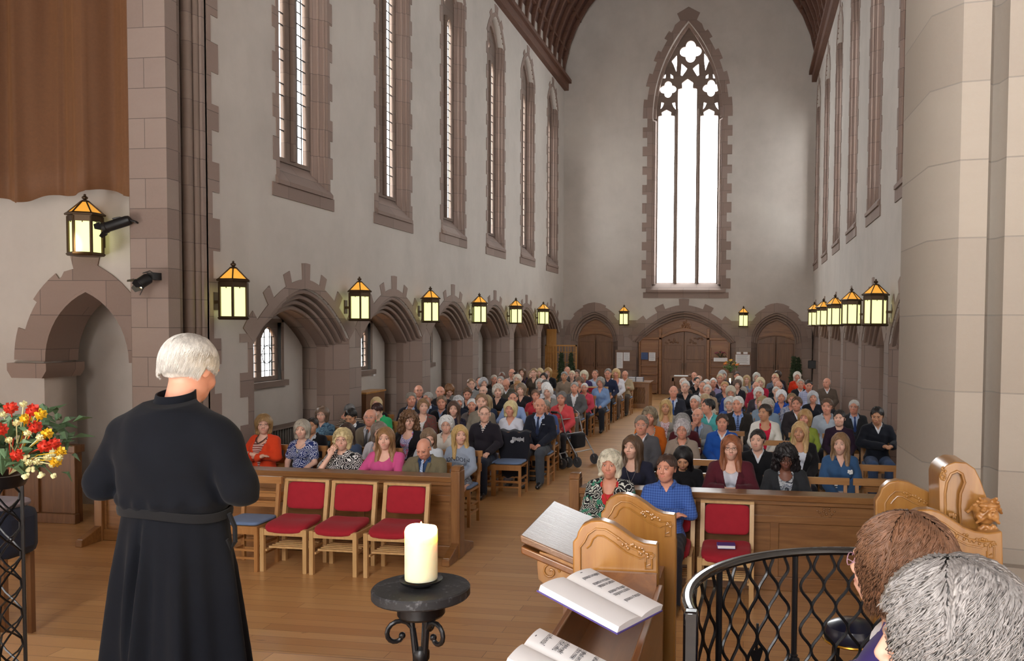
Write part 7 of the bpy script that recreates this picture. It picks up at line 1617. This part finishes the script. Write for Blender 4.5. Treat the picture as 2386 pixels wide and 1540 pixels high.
# ---------------------------------------------------------------- curved iron railing
def railing():
    t = empty('iron_railing', (.45, 2.60, PZ)); tag(t, 'curved black wrought iron railing with polished handrail', 'railing'); R = .625; top = 1.0; A0, A1 = math.radians(196), math.radians(72)
    gl = plain('polished_black_handrail', '#101012', .18, .3, coat=.8); N = 60; m = MB()
    vs = []; fs = []
    for i in range(N+1):
        a = A0+(A1-A0)*i/N
        for dr, dz in ((-.020, .0), (-.022, .012), (-.012, .022), (.012, .022), (.022, .012), (.020, 0), (.010, -.008), (-.010, -.008)): vs.append(((R+dr)*math.cos(a), (R+dr)*math.sin(a), top+dz))
    for i in range(N):
        for k in range(8): fs.append((i*8+k, i*8+(k+1) % 8, (i+1)*8+(k+1) % 8, (i+1)*8+k))
    fs += [tuple(range(8))[::-1], tuple(range(N*8, N*8+8))]; m.add(vs, fs)
    e = (R*math.cos(A0), R*math.sin(A0)); m.box((e[0]-.021, e[1]-.03, top-.13), (e[0]+.021, e[1]+.008, top+.022)); m.build('handrail', gl, t, bevel=.006)
    m = MB(); m.tube([(e[0], e[1]-.02, top-.13), (e[0], e[1]-.02, top-.15), (e[0], e[1]-.02, .0)], [.024, .012, .014], 10); m.ball((e[0], e[1]-.02, top-.17), .02); m.build('post', IRON, t)
    n = 29; step = (A0-A1)/n; P_ = .165
    for k in range(n+1):
        a0 = A0-step*k
        if k % 8 == 3:
            m = MB(); m.tube([(R*math.cos(a0), R*math.sin(a0), 0), (R*math.cos(a0), R*math.sin(a0), top)], .011, 8)
            for z in (.42, .60, .22): m.lathe([(.011, z-.022), (.016, z-.018), (.012, z-.012), (.022, z-.004), (.022, z+.004), (.012, z+.012), (.016, z+.018), (.011, z+.022)], 12, T=tr(R*math.cos(a0), R*math.sin(a0), 0))
            m.build('post', IRON, t)
        else:
            m = MB(); pts = []
            for j in range(84):
                z = .04+(top-.045)*j/83; a = a0+step*.5*math.sin(2*PI*(z-top)/P_+PI*k)*min(1, (top-z)*14+.1); pts.append(((R)*math.cos(a), (R)*math.sin(a), z))
            m.tube(pts, .0062, 5); m.build('wavy_bar', IRON, t)
    m = MB(); m.tube([(R*math.cos(A0-(A0-A1)*i/30), R*math.sin(A0-(A0-A1)*i/30), .05) for i in range(31)], .012, 8); m.build('bottom_rail', IRON, t)
    for kk, zc in ((7.5, .62), (15.5, .66)):
        a = A0-step*kk; T = tr(R*math.cos(a), R*math.sin(a), zc) @ rotm(0, 0, a-PI/2); m = MB()
        if kk < 6:
            m.ball((0, 0, .03), (.014, .01, .02), 8, T=T)
            for q in range(6): b = q*1.05; m.tube([(0, 0, 0), (.022*math.cos(b), -.004, .022*math.sin(b)), (.030*math.cos(b+.5), 0, .026*math.sin(b+.5)-.01)], .005, 5, T=T)
            m.tube([(0, 0, -.02), (0, 0, -.09)], .005, 5, T=T)
        else: m.prism([(0, 0, -.09), (.012, 0, -.05), (.028, 0, -.01), (.026, 0, .008), (.006, 0, .0), (0, 0, .03), (-.006, 0, .0), (-.026, 0, .008), (-.028, 0, -.01), (-.012, 0, -.05)], (0, .006, 0), T=T); m.tube([(0, 0, .02), (0, 0, .10)], .005, 5, T=T)
        m.build('ornament', IRON, t)
railing()
# round stool beyond the railing
p = az(1985, 1468, .58); t = empty('round_stool', (p.x, p.y, 0)); tag(t, 'round stool with dark blue padded seat and gilt rim beyond the railing', 'stool')
m = MB(); m.lathe([(.01, .52), (.165, .52), (.172, .56), (.15, .61), (.09, .64), (.01, .65)], 28); m.build('seat', plain('dark_blue_leather', '#131a30', .3, coat=.3), t); m = MB(); m.tube([(.172*math.cos(a*PI/16), .172*math.sin(a*PI/16), .525) for a in range(32)], .008, 6, closed=True); m.build('rim', plain('gilt', '#b98a32', .3, .9), t)
for i in range(4): a = PI/4+i*PI/2; m = MB(); m.tube([(.13*math.cos(a), .13*math.sin(a), .51), (.17*math.cos(a), .17*math.sin(a), 0)], .012, 6); m.build('leg', IRON, t)
m = MB(); m.tube([(.13*math.cos(a*PI/8), .13*math.sin(a*PI/8), .3) for a in range(16)], .008, 5, closed=True); m.build('ring', IRON, t)
# ---------------------------------------------------------------- flower stand at the left edge
t = empty('flower_stand', (-2.95, 2.9, PZ)); tag(t, 'tall black wrought iron pedestal at the left edge holding the flowers', 'flower stand'); w_ = .062; h_ = ay(20, 1135, 2.9).z-PZ
m = MB(); [m.tube([(sx*w_, sy*w_, 0), (sx*w_, sy*w_, h_)], .007, 6) for sx in (-1, 1) for sy in (-1, 1)]; m.build('corner_bars', IRON, t)
m = MB()
for sgn in (-1, 1):
    for (ux, uy, ox, oy) in ((1, 0, 0, -w_), (1, 0, 0, w_), (0, 1, -w_, 0), (0, 1, w_, 0)): m.tube([(ox+ux*w_*.85*math.sin(z*26)*sgn, oy+uy*w_*.85*math.sin(z*26)*sgn, z) for z in [h_*k/40 for k in range(41)]], .004, 5)
m.build('scrollwork', IRON, t); m = MB(); m.lathe([(.01, h_), (.10, h_), (.12, h_+.05), (.10, h_+.05), (.01, h_+.01)], 16); m.build('bowl', IRON, t)
m = MB(); [m.tube([(sx*w_, sy*w_, .06), (sx*.12, sy*.12, .012), (sx*.15, sy*.15, .02)], .008, 6) for sx in (-1, 1) for sy in (-1, 1)]; m.build('foot', IRON, t)
c = ay(20, 1035, 2.9); t = empty('flower_arrangement', c); tag(t, 'large arrangement of red, yellow and cream flowers on the iron pedestal', 'flowers')
bouquet([plain('red_gerbera', '#c8321e', .6)], plain('arrangement_leaf', '#4f6b4a', .6, var=.35), t, 0, .22, 12); FR = random.Random(21)
def leafball():
    m = MB()
    for i in range(260):
        a = FR.random()*6.28; e = FR.uniform(-.8, 1); r = .24*(.35+.65*FR.random()); T = tr(r*math.cos(a)*math.cos(e), r*math.sin(a)*math.cos(e), r*math.sin(e)*.8) @ rotm(FR.uniform(-.8, .8), FR.uniform(-.8, .8), FR.random()*6.28); q = FR.uniform(.05, .10)
        m.add([(0, 0, 0), (q*.18, q*.4, .008), (0, q, -.012), (-q*.18, q*.4, .008), (0, q*.4, .018)], [(0, 1, 4), (1, 2, 4), (2, 3, 4), (3, 0, 4), (0, 3, 2, 1)], 0, T)
    m.build('leaves', plain('arrangement_leaf', '#4f6b4a', .6), t)
leafball()
def bloom(px, py, r, mt, nm):
    q = ay(px, py, 2.9-.17+.06*FR.random())-c; m = MB(); m.ball(tuple(q), r*.55, 8)
    for i in range(22):
        z = 1-2*(i+.5)/22; a = i*2.4; d = Vector((math.cos(a)*math.sqrt(1-z*z), math.sin(a)*math.sqrt(1-z*z), z)); T = Matrix.Translation(q+d*r*.35) @ d.to_track_quat('Y', 'Z').to_matrix().to_4x4() @ rotm(FR.uniform(-.5, .5), a); m.add([(0, 0, 0), (r*.38, r*.45, r*.08), (0, r*.78, 0), (-r*.38, r*.45, r*.08), (0, r*.4, -r*.08)], [(0, 1, 4), (1, 2, 4), (2, 3, 4), (3, 0, 4), (0, 3, 2, 1)], 0, T)
    m.tube([tuple(q), tuple(q*.5+Vector((0, .02, -.03))), (0, 0, -.12)], .0022, 4); m.build(nm, mt, t)
for x, y in ((25, 950), (76, 955), (82, 994), (125, 1035), (104, 1040), (2, 1000), (40, 1060)): bloom(x, y, .024, plain('red_gerbera', '#c8321e', .6), 'red_bloom')
for x, y in ((95, 965), (110, 1010), (140, 1053), (130, 1075), (60, 975)): bloom(x, y, .021, plain('yellow_rose', '#dcae1c', .6), 'yellow_bloom')
for x, y in ((55, 941), (86, 957), (64, 1009), (66, 1078), (85, 1076), (108, 1066), (122, 1082), (138, 1066), (20, 1025), (38, 985), (8, 965), (92, 1020)): bloom(x, y, .013, plain('cream_carnation', '#ddd9a4', .6), 'cream_bloom')
rnd = random.Random(9)
m = MB(); F = []
for i in range(12):
    a = rnd.uniform(-1.2, .5); L = rnd.uniform(.17, .27); e = rnd.uniform(-.5, .15); q = Vector((L*math.cos(a*.5), -.02+.1*math.sin(a), L*e-.02)); m.tube([(0, 0, -.08), tuple(q*.5+Vector((0, 0, .03))), tuple(q)], .002, 4); F.append(q)
m.build('stems', plain('arrangement_leaf', '#4f6b4a', .6), t)
for q in F: m = MB(); [m.ball(tuple(q+Vector((rnd.uniform(-.008, .008), rnd.uniform(-.008, .008), rnd.uniform(-.006, .008)))), .007, 6) for _ in range(7)]; m.build('carnation', plain('cream_carnation', '#ddd9a4', .6), t)
m = MB()
for i in range(40):
    a = rnd.random()*6.28; r = rnd.uniform(.05, .17); T = tr(r*math.cos(a), r*math.sin(a), rnd.uniform(-.12, .04)) @ rotm(rnd.uniform(.6, 1.6), rnd.uniform(-.4, .4), a-PI/2); s = .10; m.add([(0, 0, 0), (s*.2, s*.4, .01), (0, s, -.02), (-s*.2, s*.4, .01), (0, s*.4, .03)], [(0, 1, 4), (1, 2, 4), (2, 3, 4), (3, 0, 4), (0, 3, 2, 1)], 0, T)
m.build('drooping_leaves', plain('arrangement_leaf', '#4f6b4a', .6), t)
c = ay(22, 1225, 5.6); t = empty('covered_seat', (c.x-.1, 5.6, 0)); tag(t, 'rounded seat back under a dark navy cover with pale top, left edge', 'chair'); m = MB(); zb_ = ay(22, 1300, 5.6).z; m.box((-.28, -.16, zb_), (.20, .2, c.z+.14)); m.build('cover', m_cloth('#1c1f2c'), t, bevel=.08); m = MB(); m.box((-.24, -.12, c.z+.13), (.16, .16, c.z+.20)); m.build('cushion', m_cloth('#8a7f84'), t, bevel=.04)
for sx in (-.22, .14):
    for sy in (-.1, .14): m = MB(); m.box((sx-.02, sy-.02, 0), (sx+.02, sy+.02, zb_+.02)); m.build('leg', DOORW, t)
# ---------------------------------------------------------------- stone pulpit with teal fall, behind the pale pier
t = empty('pulpit', (0, 0, 0)); tag(t, 'stone corbelled pulpit with oak desk and teal hanging behind the pale pier', 'pulpit'); Y = 6.9
a = ay(2132, 848, Y); b = ay(2136, 860, Y); c = ay(2166, 1018, Y); d = ay(2120, 1022, Y); e = ay(2166, 1145, Y)
m = MB(); m.prism([(a.x-.0, Y, a.z), (a.x+.5, Y, a.z+.05), (a.x+.5, Y, a.z-.02), (a.x+.02, Y, a.z-.045)], (0, .45, 0)); m.box((b.x+.03, Y+.03, b.z-.22), (b.x+.5, Y+.4, b.z-.02)); m.build('desk', OAKX, t, bevel=.005)
m = MB(); m.box((b.x, Y-.01, c.z), (b.x+.06, Y+.40, b.z)); m.box((b.x+.0, Y-.012, c.z), (b.x+.45, Y+.0, b.z-.2)); m.build('hanging', m_cloth('#17707c'), t)
m = MB(); m.box((d.x, Y-.08, d.z-.05), (d.x+.7, Y+.6, d.z)); [m.box((d.x+.025*i, Y-.08+.02*i, d.z-.05-.055*(i+1)), (d.x+.7, Y+.6, d.z-.05-.055*i)) for i in range(6)]; m.box((d.x+.16, Y+.06, 0), (d.x+.7, Y+.6, d.z-.38)); m.box((b.x+.06, Y, d.z), (d.x+.7, Y+.5, b.z-.22)); m.build('stone_body', PIER, t, bevel=.004)

# ---------------------------------------------------------------- jewellery and badges
def who(txt): return [o for o in bpy.data.objects if o.parent is None and str(o.get('label', '')).startswith(txt)][0]
def necklace(w, mt, zb, yb, r, beads=0, pend=0, nm='necklace'):
    L = [(-.068, .02, 1.055), (-.066, -.045, 1.03)]+[(-.066*(1-i/5), yb*(.55+.45*i/5), 1.02+(zb-1.02)*(i/5)**.8) for i in range(1, 6)]; L = L+[(-x, y, z) for x, y, z in L[-2::-1]]; m = MB()
    if beads:
        for i in range(len(L)-1):
            for k in range(3): a = Vector(L[i]).lerp(Vector(L[i+1]), k/3); m.ball(tuple(a), r, 6)
    else: m.tube(L, r, 5)
    if pend: m.ball((0, yb-.004, zb-pend), (pend*.6, .005, pend), 10)
    m.build(nm, mt, w)
SILV = plain('silver_chain', '#b8b8bc', .3, .8); GOLD = plain('gold_chain', '#c09a48', .3, .9)
necklace(who('woman in bright orange'), plain('dark_beads', '#4a3026', .4), .965, -.125, .008, beads=1)
necklace(who('woman in blue and white paisley'), SILV, .945, -.125, .0022, pend=.024)
necklace(who('young woman with brown ponytail'), SILV, .84, -.165, .0022, pend=.016)
necklace(who('smiling woman with white-blonde'), GOLD, .90, -.15, .0022, pend=.014)
w = who('girl with very long light brown'); m = MB(); rn = random.Random(2)
for i in range(14): m.ball((.095+rn.uniform(-.022, .022), -.165+rn.uniform(-.01, .01), .90+rn.uniform(-.022, .022)), .012, 6)
m.build('corsage', plain('white_petals', '#dfe0e0', .7), w)
w = who('bald man in navy blazer'); m = MB(); m.box((.085, -.172, .93), (.125, -.162, .94)); m.ball((.07, -.165, .965), (.008, .004, .008), 8); m.build('badge', SILV, w)
for o in [o for o in bpy.data.objects if o.type == 'MESH' and len(o.users_collection) == 0]: bpy.data.objects.remove(o)
